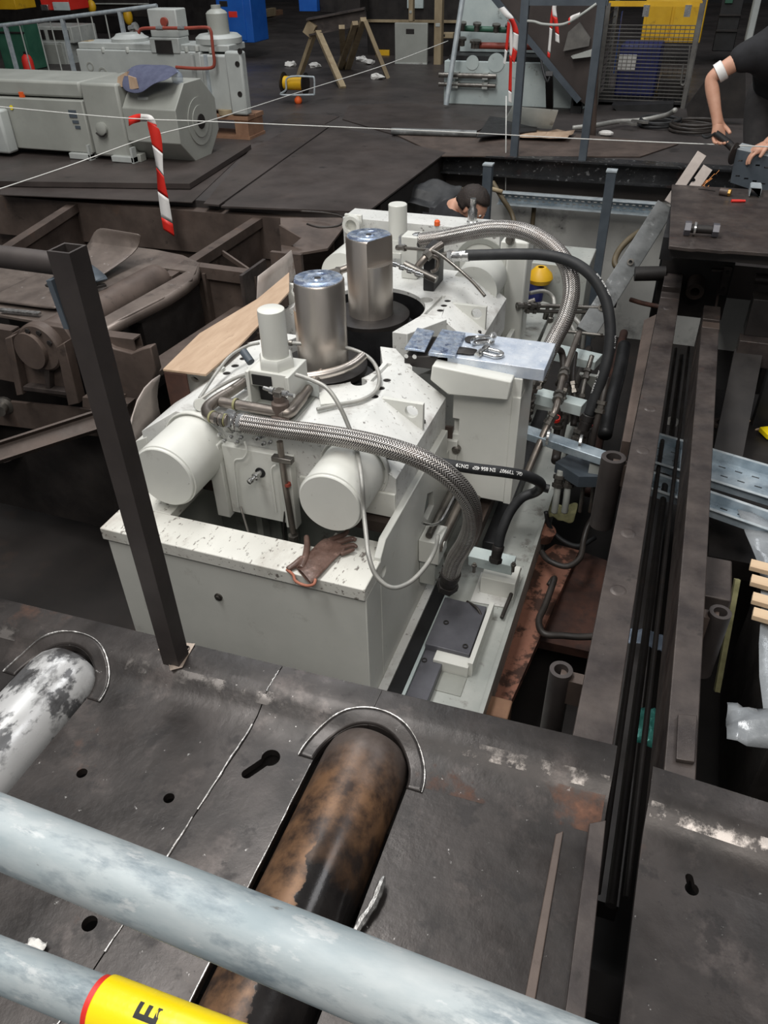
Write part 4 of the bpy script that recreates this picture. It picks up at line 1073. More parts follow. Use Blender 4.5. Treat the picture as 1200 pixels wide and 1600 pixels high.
# leather glove on the lid strip
def glove():
    z0 = -.279
    t = thing('work_glove', 'brown leather work glove lying palm down on the dirty front lid strip', 'glove', W(500, 870, z=z0))
    def P2(px, py, h): return W(px, py, z=z0 + h)
    m = MB()
    # flat palm and cuff from cross sections
    secs = [((463, 890), (487, 916), .020), ((474, 878), (500, 905), .026), ((485, 866), (513, 890), .026), ((493, 856), (524, 878), .026), ((502, 848), (536, 868), .024), ((512, 842), (545, 860), .022)]
    n = 14; prev = None; rings = []
    for (a, b, h) in secs:
        A_ = W(*a, z=z0 + .002); B_ = W(*b, z=z0 + .002)
        c = (A_ + B_) / 2; hw = (B_ - A_) / 2
        rings.append([m.bm.verts.new(c + hw * math.cos(2 * PI * k / n) + Vector((0, 0, h / 2 + (h / 2) * math.sin(2 * PI * k / n) + random.uniform(-.002, .003)))) for k in range(n)])
    for i in range(len(rings) - 1):
        for k in range(n):
            j = (k + 1) % n; m.bm.faces.new((rings[i][k], rings[i][j], rings[i + 1][j], rings[i + 1][k]))
    m.bm.faces.new(rings[-1])
    obj('palm', m, 'glove', t, ang=180, subd=2)
    for i, (pts, r) in enumerate((([(512, 846), (526, 840), (538, 835), (543, 830)], .012), ([(522, 850), (538, 845), (549, 842), (554, 843)], .0125), ([(530, 858), (545, 853), (552, 852), (556, 854)], .011), ([(532, 866), (542, 863), (549, 860), (552, 859)], .0095))):
        m = MB(); Q = spline([P2(a, b, .013) for a, b in pts], 4)
        m.tube(Q, [r * (1 - .30 * (k / (len(Q) - 1)) ** 3) for k in range(len(Q))], 10); m.sph(Q[-1], r * .70)
        obj('finger', m, 'glove', t, ang=180, subd=1)
    m = MB(); Q = spline([P2(a, b, h) for a, b, h in ((470, 890, .014), (476, 876, .02), (479, 862, .022), (480, 850, .024), (479, 840, .022))], 4)
    m.tube(Q, [.017 - .006 * k / (len(Q) - 1) for k in range(len(Q))], 10); m.sph(Q[-1], .011); obj('thumb', m, 'glove', t, ang=180, subd=1)
    m = MB(); Q = spline([P2(a, b, h) for a, b, h in ((448, 890, .008), (458, 898, .006), (462, 908, .004), (478, 915, .004), (490, 913, .010), (493, 905, .016))], 5)
    m.tube(Q, .0055, 8); obj('cuff_hem', m, 'glovelining', t, ang=180)
    m = MB(); Q = spline([P2(a, b, h) for a, b, h in ((449, 890, .008), (462, 882, .014), (474, 872, .016))], 5); m.tube(Q, [.010, .011, .012, .012, .013, .013, .014, .014, .014, .014, .012], 8); obj('cuff_fold', m, 'glove', t, ang=180)
glove()

# ---------------------------------------------------------------- hood and plates left of the gearboxes
WB = thing('plywood_cover', 'brown plywood sheet lying along the left of the two gearboxes', 'plywood sheet', W(350, 520, z=.06))
m = MB(); m.prism([W(a_, b_, z=.06) for a_, b_ in ((255, 580), (322, 588), (372, 545), (415, 500), (452, 458), (452, 428), (402, 470), (312, 524))], (0, 0, .010)); obj('sheet', m, 'ply', WB, bevel=.001)
a_, b_ = W(256, 582, z=.058), W(290, 586, z=.058)
m = MB(); m.prism([a_, b_, b_ + Vector((.0, 0, -.14)), b_ + Vector((-.03, 0, -.2)), a_ + Vector((.0, 0, -.19))], (0, .01, 0))
tag(obj('rusty_flap', m, 'rust'), 'rusty brown flap hanging under the near end of the plywood sheet', 'steel flap')
def curved_plate(label, tl, bl, br, tr, y0):
    m = MB(); rows = []
    return m
m = MB(); rows = []
for a_, b_ in (((250, 586), (252, 655)), ((238, 594), (240, 662)), ((226, 606), (227, 676)), ((215, 625), (216, 690)), ((207, 650), (209, 700)), ((202, 680), (205, 705))):
    t0 = W(*a_, x=-2.02); t1 = W(*b_, x=-2.02); rows.append([t0.lerp(t1, k / 4) + Vector((-.02 * math.sin(k / 4 * PI), 0, 0)) for k in range(5)])
m.grid(rows); tag(obj('guard_plate', m, 'wornplate', solid=.006), 'scuffed curved grey guard plate standing left of the near drum', 'guard plate')
m = MB(); rows = []
for a_, b_ in (((403, 432), (401, 478)), ((425, 415), (408, 478)), ((445, 400), (440, 462)), ((455, 391), (462, 432))):
    t0 = W(*a_, x=-2.0); t1 = W(*b_, x=-2.0); rows.append([t0.lerp(t1, k / 4) for k in range(5)])
m.grid(rows); tag(obj('guard_plate', m, 'wornplate', solid=.006), 'scuffed grey guard plate standing up at the far end of the plywood sheet', 'guard plate')

# ================================================================ TWO BEAMS AT THE RIGHT
def beam(x0a, x1a, ya, x0b, x1b, yb, ztop, h, label, name='guide_beam'):
    t = thing(name, label, 'beam', ((x0a + x1b) / 2, (ya + yb) / 2, ztop - h))
    m = MB(); m.prism([(x0a, ya, ztop), (x1a, ya, ztop), (x1b, yb, ztop), (x0b, yb, ztop)], (0, 0, -h)); obj('beam_body', m, 'railsteel', t, bevel=.003, cuts=None)
    return t
RB = beam(.002, .103, 1.17, .0, .102, 4.40, -.10, .28, 'left of the two long brown steel beams running away at the right')
m = MB(); m.box(.0, .102, 4.58, 4.80, -.38, -.10); obj('beam_end', m, 'railsteel', RB, bevel=.003)
m = MB(); m.box(.0, .102, 4.44, 4.535, -.38, -.115); obj('beam_step', m, 'railsteel', RB, bevel=.003)
for y in (4.25, 3.1, 2.75, 2.2, 1.9):
    m = MB(); m.lathe([(0, .003), (.014, .0035), (.02, .003), (.026, .0)], (.05, y, -.1), (0, 0, 1), 18); obj('sunk_stud', m, 'railsteel', RB)
RB2 = beam(.228, .302, 1.17, .228, .312, 4.05, -.10, .28, 'right of the two long brown steel beams running away at the right')
m = MB(); m.box(.232, .318, 4.08, 4.16, -.36, -.112); obj('beam_step', m, 'steelbrown', RB2, bevel=.003)
m = MB(); m.box(.232, .318, 4.19, 4.38, -.38, -.11); obj('beam_end', m, 'railsteel', RB2, bevel=.003)
m = MB(); m.prism([W(1058, 1120, z=-.098), W(1088, 1122, z=-.098), W(1084, 1195, z=-.098), W(1055, 1190, z=-.098)], (0, 0, .012)); obj('packing_plate', m, 'railsteel', RB2, bevel=.002)
# flank plate and rods between the beams
m = MB(); m.prism([(-.035, 2.9, -.16), (-.002, 2.9, -.16), (-.002, 4.3, -.16), (-.06, 4.3, -.2)], (0, 0, -.25)); obj('flank_plate', m, 'steelbrown', RB)
for i, (x, z, r, lb) in enumerate(((.137, -.42, .010, 'thin rod lying between the two long beams, to the left'), (.178, -.46, .014, 'thicker dark rod lying between the two long beams'), (.207, -.40, .009, 'thin rod lying close to the right long beam'))):
    m = MB(); m.cyl((x, 1.1, z), (x + .01, 4.6, z - .06), r, n=12); tag(obj('tie_rod', m, 'dark'), lb, 'rod')
# pipe stubs welded to the beams
def stub(c, ro, L, lean, label, lug):
    t = thing('pipe_stub', label, 'pipe stub', Vector(c) - Vector((0, 0, L)))
    c = Vector(c); m = MB(); m.pipe(c + Vector(lean) * L + Vector((0, 0, -L)), c, ro, ro * .62, 32); obj('tube', m, 'post', t)
    m = MB(); m.box(*(sorted((c.x, c.x + lug))), c.y - .02, c.y + .02, c.z - .12, c.z - .02); obj('lug', m, 'steelbrown', t)
stub(W(877, 1046, z=-.2), .034, .30, (0, 0, 0), 'brown upright pipe stub beside the near end of the left long beam', .07)
stub(W(959, 714, z=-.14), .048, .34, (0, 0, 0), 'brown upright pipe stub beside the middle of the left long beam', .07)
stub(W(1126, 956, z=-.2), .034, .28, (0, 0, 0), 'brown upright pipe stub beside the right long beam', -.06)
m = MB(); p = W(948, 828, z=-.5); q = W(944, 795, z=-.42); m.bar(p, q, .02, .012); tag(obj('timber_peg', m, 'batten'), 'pale timber peg under the middle pipe stub', 'peg')
p = W(1110, 920, z=-.33); m = MB(); m.box(.315, p.x + .06, p.y - .1, p.y + .12, -.40, -.28); tag(obj('block_seat', m, 'railsteel', bevel=.006), 'brown steel block fixed to the right long beam above the pipe stub', 'steel block')
m = MB(); m.bar(W(1152, 905, z=-.55), W(1120, 1080, z=-.95), .02, .03); tag(obj('edge_strip', m, 'insul'), 'thin yellowish strip standing down beside the right pipe stub', 'strip')

# cross plate with a tube at the far end of the beams
t = thing('end_plate', 'dark upright end plate with a tube at the far end of the two beams', 'end plate', (.17, 4.83, -.35))
m = MB(); m.box(-.03, .37, 4.82, 4.85, -.36, -.015); obj('plate', m, 'dark', t, bevel=.002)
m = MB(); m.pipe((.183, 4.815, -.14), (.183, 4.70, -.16), .05, .026, 28); obj('tube', m, 'steelbrown', t)
m = MB(); m.box(.315, .36, 4.80, 4.82, -.20, -.03); obj('tab', m, 'railsteel', t, bevel=.002)
for z in (-.06, -.16):
    m = MB(); m.cyl((.338, 4.80, z), (.338, 4.788, z), .010, n=12); obj('tab_bolt', m, 'dark', t)
m = MB(); m.box(.25, .315, 4.79, 4.82, -.062, -.05); obj('ledge', m, 'railsteel', t)
m = MB(); m.bar((.307, 4.80, -.06), (.30, 4.45, -.16), .012, .012); obj('stay', m, 'railsteel', t)
m = MB(); m.cyl((-.17, 4.76, -.11), (.0, 4.79, -.10), .042, n=24); tag(obj('round_bar', m, 'dark'), 'short thick dark round bar left of the upright end plate', 'round bar')

# ================================================================ STEEL BENCH
TB = thing('steel_bench', 'low bench topped with a thick brown steel plate at the right, tools lying on it', 'bench', (.45, 4.68, -.6))
m = MB(); m.prism([(-.008, 4.09, .262), (.10, 4.078, .262), (.13, 4.092, .262), (.24, 4.085, .262), (.27, 4.10, .262), (.47, 4.11, .262), (.9, 4.14, .262), (.9, 5.30, .262), (-.064, 5.276, .262)], (0, 0, .018)); obj('top_plate', m, 'railsteel', TB, bevel=.002)
m = MB(); m.box(.0, .9, 4.16, 4.24, .205, .255); obj('front_beam', m, 'dark', TB)
m = MB(); m.box(-.045, .02, 4.3, 5.25, .14, .255); obj('side_beam', m, 'black', TB)
for x, y in ((-.045, 5.1), (.62, 4.2), (.62, 5.1)):
    m = MB(); m.box(x, x + .09, y, y + .09, -.9, .1); obj('leg', m, 'black', TB)
# big bolt
p = W(1097, 358, z=.315); t = thing('big_bolt', 'big dark bolt with a washer lying on the steel bench', 'bolt', (p.x, p.y, .28))
d = Vector((1, .05, 0)).normalized(); a0 = p - d * .085
m = MB(); m.lathe([(0, 0), (.036, 0), (.036, .030), (0, .030)], a0, d, 6); obj('head', m, 'graphite', t)
m = MB(); m.cyl(a0 + d * .03, a0 + d * .14, .021, n=20); obj('shank', m, 'dark', t)
m = MB(); m.lathe([(0, .135), (.034, .135), (.034, .165), (0, .165)], a0, d, 6); obj('nut', m, 'graphite', t)
m = MB(); m.pipe(a0 + d * .045, a0 + d * .055, .034, .0215, 24); obj('washer', m, 'chrome', t)
# tools near the back of the bench
p = W(1134, 300, z=.30); t = thing('brass_fitting', 'small brown fitting with a brass end on the steel bench', 'fitting', (p.x, p.y, .28))
m = MB(); m.cyl(p + Vector((-.03, .01, 0)), p + Vector((.015, -.005, 0)), .021, n=16); obj('fitting_body', m, 'steelbrown', t)
m = MB(); m.hexnut(p + Vector((.015, -.005, 0)), (1, -.3, 0), .02, .014); obj('brass_nut', m, 'brass', t)
p = W(1152, 314, z=.288); t = thing('marker_pen', 'orange red marker lying on the steel bench', 'marker', (p.x, p.y, .28))
m = MB(); m.cyl(p - Vector((.032, .008, 0)), p + Vector((.022, .006, 0)), .0085, n=12); obj('barrel', m, 'red', t)
m = MB(); m.cyl(p + Vector((.022, .006, 0)), p + Vector((.042, .011, 0)), .0075, n=12); obj('cap', m, 'red', t)
p = W(1178, 305, z=.28); t = thing('channel_offcut', 'short bright offcut of U shaped channel on the steel bench', 'channel', (p.x, p.y, .28))
m = MB(); m.channel(p + Vector((0, -.05, .05)), p + Vector((0, .07, .05)), .06, -.045, .004); obj('offcut', m, 'galv', t)
p = W(1105, 297, z=.281); m = MB(); m.prism([p + Vector(q) for q in ((-.05, .01, 0), (-.01, .0, 0), (.02, -.012, 0), (.045, -.02, 0), (.045, -.012, 0), (.015, -.002, 0), (-.02, .014, 0))], (0, 0, .003)); tag(obj('file_strip', m, 'dark'), 'thin dark bent strip lying on the steel bench', 'strip')
# cable tray piece held on the bench
t = thing('tray_offcut', 'dark grey perforated tray offcut held upright behind the steel bench', 'cable tray', (.5, 5.36, .28))
q = [W(1150, 233, y=5.36), W(1141, 285, y=5.36), W(1260, 325, y=5.36), W(1275, 262, y=5.36)]
m = MB(); m.prism(q, (0, .012, 0))
hs = []
for r in range(2):
    for k in range(7):
        a_ = q[0].lerp(q[1], .3 + .45 * r); b_ = q[3].lerp(q[2], .3 + .45 * r); p = a_.lerp(b_, .08 + .11 * k)
        h = MB(); h.box(p.x - .012, p.x + .012, 5.3, 5.4, p.z - .005, p.z + .005); hs.append(h)
obj('tray_web', m, 'bluegrey', t, cuts=hs)
m = MB(); m.prism([q[0], q[3], q[3] + Vector((.03, .10, .012)), q[0] + Vector((.03, .10, .012))], (0, 0, .004)); obj('tray_flange', m, 'galv', t)
# pale channel pieces leaning behind the bench
t = thing('galvanised_strut', 'two pale galvanised struts stacked together, sticking up behind the steel bench', 'strut', W(1075, 290, y=5.32))
a_ = W(1097, 240, y=5.40); b_ = W(1062, 292, y=5.33); d = (b_ - a_)
m = MB(); m.bar(a_, b_ + d * .5, .062, .03, (0, -1, .35)); obj('upper_strut', m, 'wornplate', t, bevel=.003)
a2 = W(1106, 262, y=5.36); b2 = W(1082, 296, y=5.31); d = b2 - a2
m = MB(); m.bar(a2, b2 + d * .6, .062, .03, (0, -1, .35)); p = W(1083, 283, y=5.30); h = MB(); h.cyl(p + Vector((0, -.1, 0)), p + Vector((0, .2, 0)), .013, n=14)
obj('lower_strut', m, 'wornplate', t, bevel=.003, cuts=[h])
t = thing('galvanised_strut', 'long dull grey strut leaning down into the pit left of the steel bench', 'strut', W(930, 500, y=4.4))
a_ = W(1040, 322, y=5.3); b_ = W(915, 520, y=4.35)
m = MB(); m.bar(a_, b_, .12, .03, (.04, -1, .32)); obj('strut_web', m, 'strut', t, bevel=.004)
for f in (.45, .80):
    p = a_.lerp(b_, f) + Vector((.0, -.02, .0)); m = MB(); m.pipe(p, p + Vector((0, -.03, .01)), .020, .011, 18); obj('strut_eye', m, 'nickel', t)

# ================================================================ CABLE TRAYS CROSSING UNDER THE BEAMS
def tray(a, b, wd, z, label, lip=.045, holes=True, off=0):
    """perforated cable tray seen from above: two side flanges and slotted web"""
    a = Vector(a); b = Vector(b); d = (b - a).normalized(); s = d.cross(Vector((0, 0, 1)))
    t = thing('cable_tray', label, 'cable tray', (a + b) / 2)
    m = MB(); m.bar(a, b, wd, .003, (0, 0, 1)); L = (b - a).length
    cs = []
    if holes:
        n = int(L / .075)
        for r in (-.3, 0, .3):
            for k in range(n):
                p = a + d * (.04 + .075 * k + (.03 if r == 0 else 0)) + s * (wd * r)
                c = MB(); c.obox(p, (.032, .010, .02), Matrix.Rotation(math.atan2(d.y, d.x), 3, 'Z')); cs.append(c)
    obj('tray_web', m, 'tray', t, cuts=cs)
    for k in (-1, 1):
        m = MB(); m.bar(a + s * (k * wd / 2) + Vector((0, 0, lip / 2)), b + s * (k * wd / 2) + Vector((0, 0, lip / 2)), .003, lip); obj('tray_side', m, 'tray', t)
        m = MB(); m.bar(a + s * (k * (wd / 2 + .008)) + Vector((0, 0, lip)), b + s * (k * (wd / 2 + .008)) + Vector((0, 0, lip)), .016, .003); obj('tray_lip', m, 'galv', t)
    return t
zt = -.48
a_ = W(985, 700, z=zt); b_ = W(1230, 775, z=zt)
tray(a_, b_, .24, zt, 'wide perforated cable tray crossing under the long beams at the right')
a_ = W(985, 752, z=zt - .02); b_ = W(1230, 838, z=zt - .02)
tray(a_, b_, .11, zt - .02, 'narrow perforated cable tray on the near side of the wide one')
m = MB(); a_ = W(806, 670, z=-.46); b_ = W(1000, 735, z=-.46); m.bar(a_, b_, .075, .04); t = thing('hose_bracket', 'pale blue grey bar with bright hose rings at the right of the machine', 'bracket', (a_ + b_) / 2)
obj('bracket_bar', m, 'tray', t, bevel=.003)
for px, py in ((857, 683), (907, 692)):
    p = W(px, py, z=-.44); m = MB(); m.pipe(p + Vector((-.006, .0, 0)), p + Vector((.006, 0, 0)), .042, .030, 28); obj('hose_ring', m, 'chrome', t)
m = MB(); m.prism([W(868, 722, z=-.55), W(905, 700, z=-.55), W(975, 720, z=-.55), W(975, 745, z=-.55), W(905, 745, z=-.55)], (0, 0, -.06)); obj('gusset', m, 'bluegrey', t)
m = MB(); a_ = W(922, 722, z=-.5); m.box(a_.x, a_.x + .11, a_.y - .02, a_.y + .01, -.60, -.5); obj('name_plate', m, 'frame', t)
t = thing('hose_bracket', 'pale painted bar with hose unions, next above the bar with the bright rings', 'bracket', W(880, 625, z=-.4))
m = MB(); m.bar(W(838, 618, z=-.42), W(912, 638, z=-.42), .08, .06); obj('bracket_bar', m, 'bracket', t, bevel=.003)
t = thing('hose_bracket', 'pale painted bar behind the flat steel table, furthest of the hose bars', 'bracket', W(900, 560, z=-.4))
m = MB(); m.bar(W(858, 548, z=-.38), W(935, 566, z=-.38), .12, .05); obj('bracket_bar', m, 'bracket', t, bevel=.003)
m = MB(); m.prism([W(905, 585, z=-.40), W(938, 590, z=-.40), W(930, 612, z=-.5)], (0, .03, 0)); obj('gusset', m, 'frame', t)

# steel pipes with unions running along the right side
def union_pipe(label, pts, r, mat='dark', joints=(), name='hydraulic_pipe'):
    P = spline([W(a, b, z=c) for a, b, c in pts], 7)
    t = thing(name, label, 'pipe', P[0]); m = MB(); m.tube(P, r, 12); obj('pipe_body', m, mat, t, ang=180)
    for f in joints:
        k = min(int(f * (len(P) - 1)), len(P) - 2); d = (P[k + 1] - P[k]).normalized()
        m = MB(); m.lathe([(r, -.03), (r * 1.7, -.03), (r * 1.7, -.012), (r * 1.25, -.01), (r * 1.25, .01), (r * 1.7, .012), (r * 1.7, .03), (r, .03)], P[k], d, 8); obj('union_nut', m, 'nickel', t)
    return t
union_pipe('dark steel pipe with unions sloping down past the corner of the white block', [(905, 520, -.25), (890, 560, -.27), (878, 595, -.30), (868, 640, -.34), (852, 672, -.42), (838, 705, -.5), (822, 742, -.58)], .017, 'pipe', (.3, .45, .58))
union_pipe('dark hose bundle falling behind the end of the steel table', [(858, 540, -.15), (852, 560, -.25), (845, 590, -.35), (835, 625, -.45)], .020, 'darkhose', (.8,))
union_pipe('dark bent pipe beside the end of the steel table', [(868, 545, -.2), (878, 552, -.25), (880, 585, -.34), (872, 600, -.42)], .018, 'darkhose')
union_pipe('ribbed dark hose at the right edge of the white block', [(836, 590, -.3), (828, 615, -.38), (823, 640, -.5), (818, 668, -.6)], .022, 'nickel', (.2, .5, .8))
union_pipe('pipe riser with a red ring under the painted bar', [(884, 600, -.34), (876, 625, -.40), (872, 660, -.52), (868, 690, -.64)], .018, 'darkhose', (.25, .7))
union_pipe('pipe riser with unions right of the rubber hose end', [(936, 602, -.28), (926, 640, -.36), (918, 668, -.46), (912, 700, -.56)], .016, 'nickel', (.15, .4, .65))
union_pipe('dark pipe dropping from the rubber hose end', [(915, 655, -.4), (906, 680, -.48), (900, 705, -.56)], .022, 'darkhose', (.5,))
union_pipe('black hose dropping right beside the rubber hose end into the pit', [(948, 590, -.2), (940, 630, -.3), (930, 670, -.42), (924, 705, -.55), (922, 740, -.7)], .015, 'darkhose', (.3,))
union_pipe('oily hose between the two painted bars, on the left', [(898, 552, -.3), (894, 590, -.36), (898, 625, -.45), (896, 665, -.55)], .017, 'darkhose', (.5,))
union_pipe('oily hose between the two painted bars, on the right', [(925, 556, -.3), (915, 590, -.38), (908, 625, -.46), (905, 660, -.56)], .013, 'nickel', (.3, .7))
union_pipe('dark pipe running back from the machine base under the painted bars', [(868, 720, -.7), (880, 660, -.72), (900, 600, -.74), (920, 545, -.75)], .024, 'darkhose', (.4,))
union_pipe('dark pipe along the pit floor left of the left long beam', [(920, 770, -.9), (935, 690, -.92), (955, 600, -.95), (975, 520, -.95)], .03, 'rust', (.5,))
union_pipe('short brown cross pipe beside the flank of the left long beam', [(985, 468, -.3), (1005, 474, -.3), (1034, 480, -.3)], .014, 'rust')
union_pipe('thick dark hose bundle in front of the pit side wall', [(975, 540, -.6), (968, 580, -.62), (955, 630, -.66), (945, 680, -.72)], .04, 'black')
for px, py in ((868, 652), (922, 660)):
    p = W(px, py, z=-.45); m = MB(); m.lathe([(.020, 0), (.025, 0), (.025, .018), (.020, .018)], p, (0, .2, -1), 16); tag(obj('marking_ring', m, 'red'), 'red ring on the pipe union %s' % ('under the painted bar' if px < 900 else 'right of the rubber hose end'), 'ring')
for i, (px, lb) in enumerate(((870, 'first'), (886, 'second'), (910, 'third'), (926, 'fourth'))):
    union_pipe('%s short hanging hose from the left under the bar with bright rings' % lb, [(px + 6, 735, -.58), (px + 2, 755, -.64), (px - 1, 780, -.72), (px - 4, 800, -.8)], .017 if i < 2 else .010, ('frame', 'frame', 'nickel', 'nickel')[i], (.3,), 'drop_hose')
# long pipes far along the side of the base
union_pipe('bright thin pipe from the base to the leaning strut, upper one', [(815, 478, -.2), (860, 478, -.22), (950, 482, -.25)], .013, 'nickel', (.05, .3))
union_pipe('bright thin pipe from the base to the leaning strut, lower one', [(820, 485, -.24), (870, 487, -.26), (950, 488, -.28)], .011, 'nickel', (.15,))
union_pipe('thin pipe behind the braided hose above the painted bars', [(878, 517, -.3), (942, 524, -.3)], .010, 'nickel')
union_pipe('grey hose arching out of the base behind the rear braided hose', [(860, 515, -.5), (880, 490, -.4), (900, 500, -.35), (912, 520, -.4), (910, 545, -.5)], .014, 'greyhose', (), 'return_hose')
union_pipe('second grey hose arching inside the first one behind the rear braided hose', [(862, 530, -.5), (882, 505, -.4), (896, 515, -.38), (902, 540, -.45)], .012, 'greyhose', (), 'return_hose')
union_pipe('pale hose looping beside the white rear column', [(828, 458, -.2), (850, 455, -.2), (864, 465, -.24), (866, 482, -.28)], .012, 'greyhose', (), 'return_hose')
t = thing('side_manifold', 'grey greasy manifold block with fittings beside the rear gearbox', 'manifold', W(830, 500, z=-.5))
m = MB(); q = [W(800, 500, z=-.42), W(848, 470, z=-.42), W(866, 476, z=-.42), W(838, 535, z=-.42), W(800, 535, z=-.42)]; m.prism(q, (0, 0, -.3)); obj('block', m, 'frame', t, bevel=.004)
for a_, b_, c_, d_ in ((812, 478, 836, 470), (800, 486, 825, 478)):
    m = MB(); m.tube([W(a_, b_, z=-.3), W(c_, d_, z=-.27)], .02, 12); obj('fitting', m, 'nickel', t)
for px, py in ((798, 492), (812, 498), (852, 498), (858, 508)):
    p = W(px, py, z=-.38); m = MB(); m.lathe([(0, 0), (.018, 0), (.018, .05), (.012, .055), (.012, .09), (0, .09)], p, (.1, 0, 1), 12); obj('stud', m, 'nickel', t)
m = MB(); m.bar(W(848, 545, z=-.45), W(868, 495, z=-.35), .05, .04); obj('grey_arm', m, 'grey', t, bevel=.004)
# grey cabinet, yellow lid and blue drum behind
t = thing('oil_can', 'small dark blue can with a yellow lid behind the white rear column', 'can', W(838, 450, y=5.0))
p = W(836, 440, y=5.0); m = MB(); m.lathe([(0, -.12), (.06, -.12), (.066, 0), (0, 0)], p, (0, 0, 1), 24); obj('can_body', m, 'navy', t)
m = MB(); m.lathe([(.02, .10), (.035, .10), (.075, .06), (.085, .03), (.07, 0), (0, 0)], p + Vector((.03, 0, .0)), (0, 0, 1), 24); obj('lid', m, 'yellow', t)
m = MB(); m.box(p.x - .05, p.x + .32, 5.1, 5.5, -.8, -.22); tag(obj('pump_cabinet', m, 'frame', bevel=.006), 'grey cabinet in the pit behind the yellow lid', 'cabinet')

# ================================================================ PIT BOTTOM AT THE RIGHT: RUSTY CHANNEL, HOSES
m = MB(); m.prism([W(a_, b_, z=-1.08) for a_, b_ in ((765, 1110), (790, 1115), (905, 860), (868, 850), (838, 870))], (0, 0, -.05))
tag(obj('red_lead_plate', m, 'orange'), 'orange primed steel plate beside the white base frame', 'steel plate')
m = MB(); a_ = W(880, 985, z=-1.12); m.prism([W(a2, b2, z=-1.12) for a2, b2 in ((838, 1000), (930, 1020), (960, 880), (890, 855))], (0, 0, -.05))
tag(obj('rusty_plate', m, 'rust'), 'dark rusty plate at the bottom of the pit right of the orange one', 'steel plate')
m = MB(); p = W(845, 838, z=-1.0); m.lathe([(0, 0), (.06, 0), (.06, .06), (.045, .065), (0, .065)], p, (.3, 0, 1), 20); tag(obj('rusty_boss', m, 'orange'), 'round rusty boss at the head of the orange plate', 'boss')
p = W(775, 1105, z=-1.0); m = MB(); m.box(p.x - .05, p.x + .06, p.y - .06, p.y + .04, -1.1, -.98); tag(obj('timber_block', m, 'palletwood', bevel=.006), 'small timber block by the foot of the white base frame', 'block')
def pit_hose(label, pts, r, mat):
    P = spline([W(a, b, z=c) for a, b, c in pts], 8); m = MB(); m.tube(P, r, 10)
    return tag(obj('pit_hose', m, mat, ang=180), label, 'hose')
pit_hose('grey hose making a U loop over the orange plate', [(846, 862, -.95), (858, 876, -.95), (885, 885, -.95), (906, 872, -.93), (912, 845, -.9), (920, 820, -.85), (940, 790, -.8)], .015, 'darkhose')
pit_hose('grey hose running along the rusty plate and out to the right', [(858, 915, -1.0), (866, 905, -.98), (852, 945, -1.0), (842, 970, -1.0), (850, 990, -1.0), (880, 993, -1.0), (915, 995, -1.0), (990, 990, -1.0)], .016, 'darkhose')
pit_hose('black hose hanging in a deep loop behind the U loop', [(853, 800, -.85), (860, 825, -.95), (880, 845, -1.0), (905, 853, -1.0), (930, 840, -.98)], .012, 'rubber')
pit_hose('thin dark tube coming down the white base frame', [(812, 888, -.85), (800, 925, -.88), (790, 950, -.9), (784, 965, -.9)], .009, 'darkhose')
pit_hose('looped thin cable at the slide block', [(730, 940, -.85), (745, 950, -.83), (752, 965, -.85), (750, 990, -.88)], .006, 'darkhose')
m = MB(); rows = []; c = W(868, 795, z=-.95)
for i in range(6):
    rows.append([c + Vector(((j - 4) * .028, (i - 3) * .03, random.uniform(-.03, .03))) for j in range(9)])
m.grid(rows); tag(obj('insulation_wad', m, 'insul', solid=.01, subd=1), 'wad of yellowish glass wool under the hanging hoses', 'insulation')
m = MB(); m.box(.05, .25, 1.4, 4.3, -1.1, -1.0); tag(obj('floor_girder', m, 'dark'), 'dark girder on the pit bottom between the two long beams', 'girder')
p = W(1051, 660, z=-.55); m = MB(); m.prism([p + Vector(q) for q in ((-.03, -.03, 0), (.02, -.04, 0), (.035, .01, 0), (.0, .06, 0), (-.03, .03, 0))], (0, 0, .008)); tag(obj('paper_scrap', m, 'paper'), 'white scrap lying between the two long beams', 'paper scrap')
# bag on the pit bottom between the beams
def crumple(label, px, py, z, sx, sy, h, mat, name):
    c = W(px, py, z=z); m = MB(); rows = []
    for i in range(8):
        rows.append([c + Vector(((j / 8 - .5) * sx, (i / 7 - .5) * sy, h * math.exp(-((j - 4) ** 2 + (i - 3.5) ** 2) / 9) + random.uniform(0, h * .35))) for j in range(9)])
    m.grid(rows); return tag(obj(name, m, mat, solid=.0015), label, 'bag' if 'bag' in name else 'foil')
crumple('clear crumpled plastic bag between the two long beams', 1008, 1003, -.95, .16, .10, .06, 'bag', 'plastic_bag')
crumple('crumpled green foil deep between the two long beams', 1012, 1140, -.9, .10, .18, .05, 'foilgreen', 'foil_scrap')

# far right: girder, dark shelves, plastic film and battens
FZ = -.62
m = MB(); m.box(.42, 1.6, 2.95, 4.6, -.80, -.70); tag(obj('side_floor', m, 'dark'), 'dark greasy ledge beyond the cable trays at the right edge', 'ledge')
t = thing('cross_girder', 'dark riveted girder at the right edge beyond the long beams', 'girder', (.62, 4.5, -.7))
m = MB(); m.box(.46, 1.4, 4.30, 4.42, -.22, -.02); obj('girder_web', m, 'dark', t, bevel=.003)
m = MB(); m.box(.44, 1.4, 4.22, 4.32, -.36, -.22); obj('girder_flange', m, 'railsteel', t, bevel=.003)
m = MB(); m.bar((.50, 4.25, -.3), (.47, 3.6, -.68), .14, .05); obj('girder_brace', m, 'dark', t)
m = MB(); m.cyl((.46, 4.5, .02), (1.4, 4.5, .02), .03, n=16); obj('girder_tube', m, 'railsteel', t)
p = W(1128, 664, z=-.69); m = MB(); m.pipe(p, p + Vector((0, 0, .015)), .055, .032, 28); tag(obj('ring_washer', m, 'steelbrown'), 'large flat ring lying on the dark ledge', 'ring')
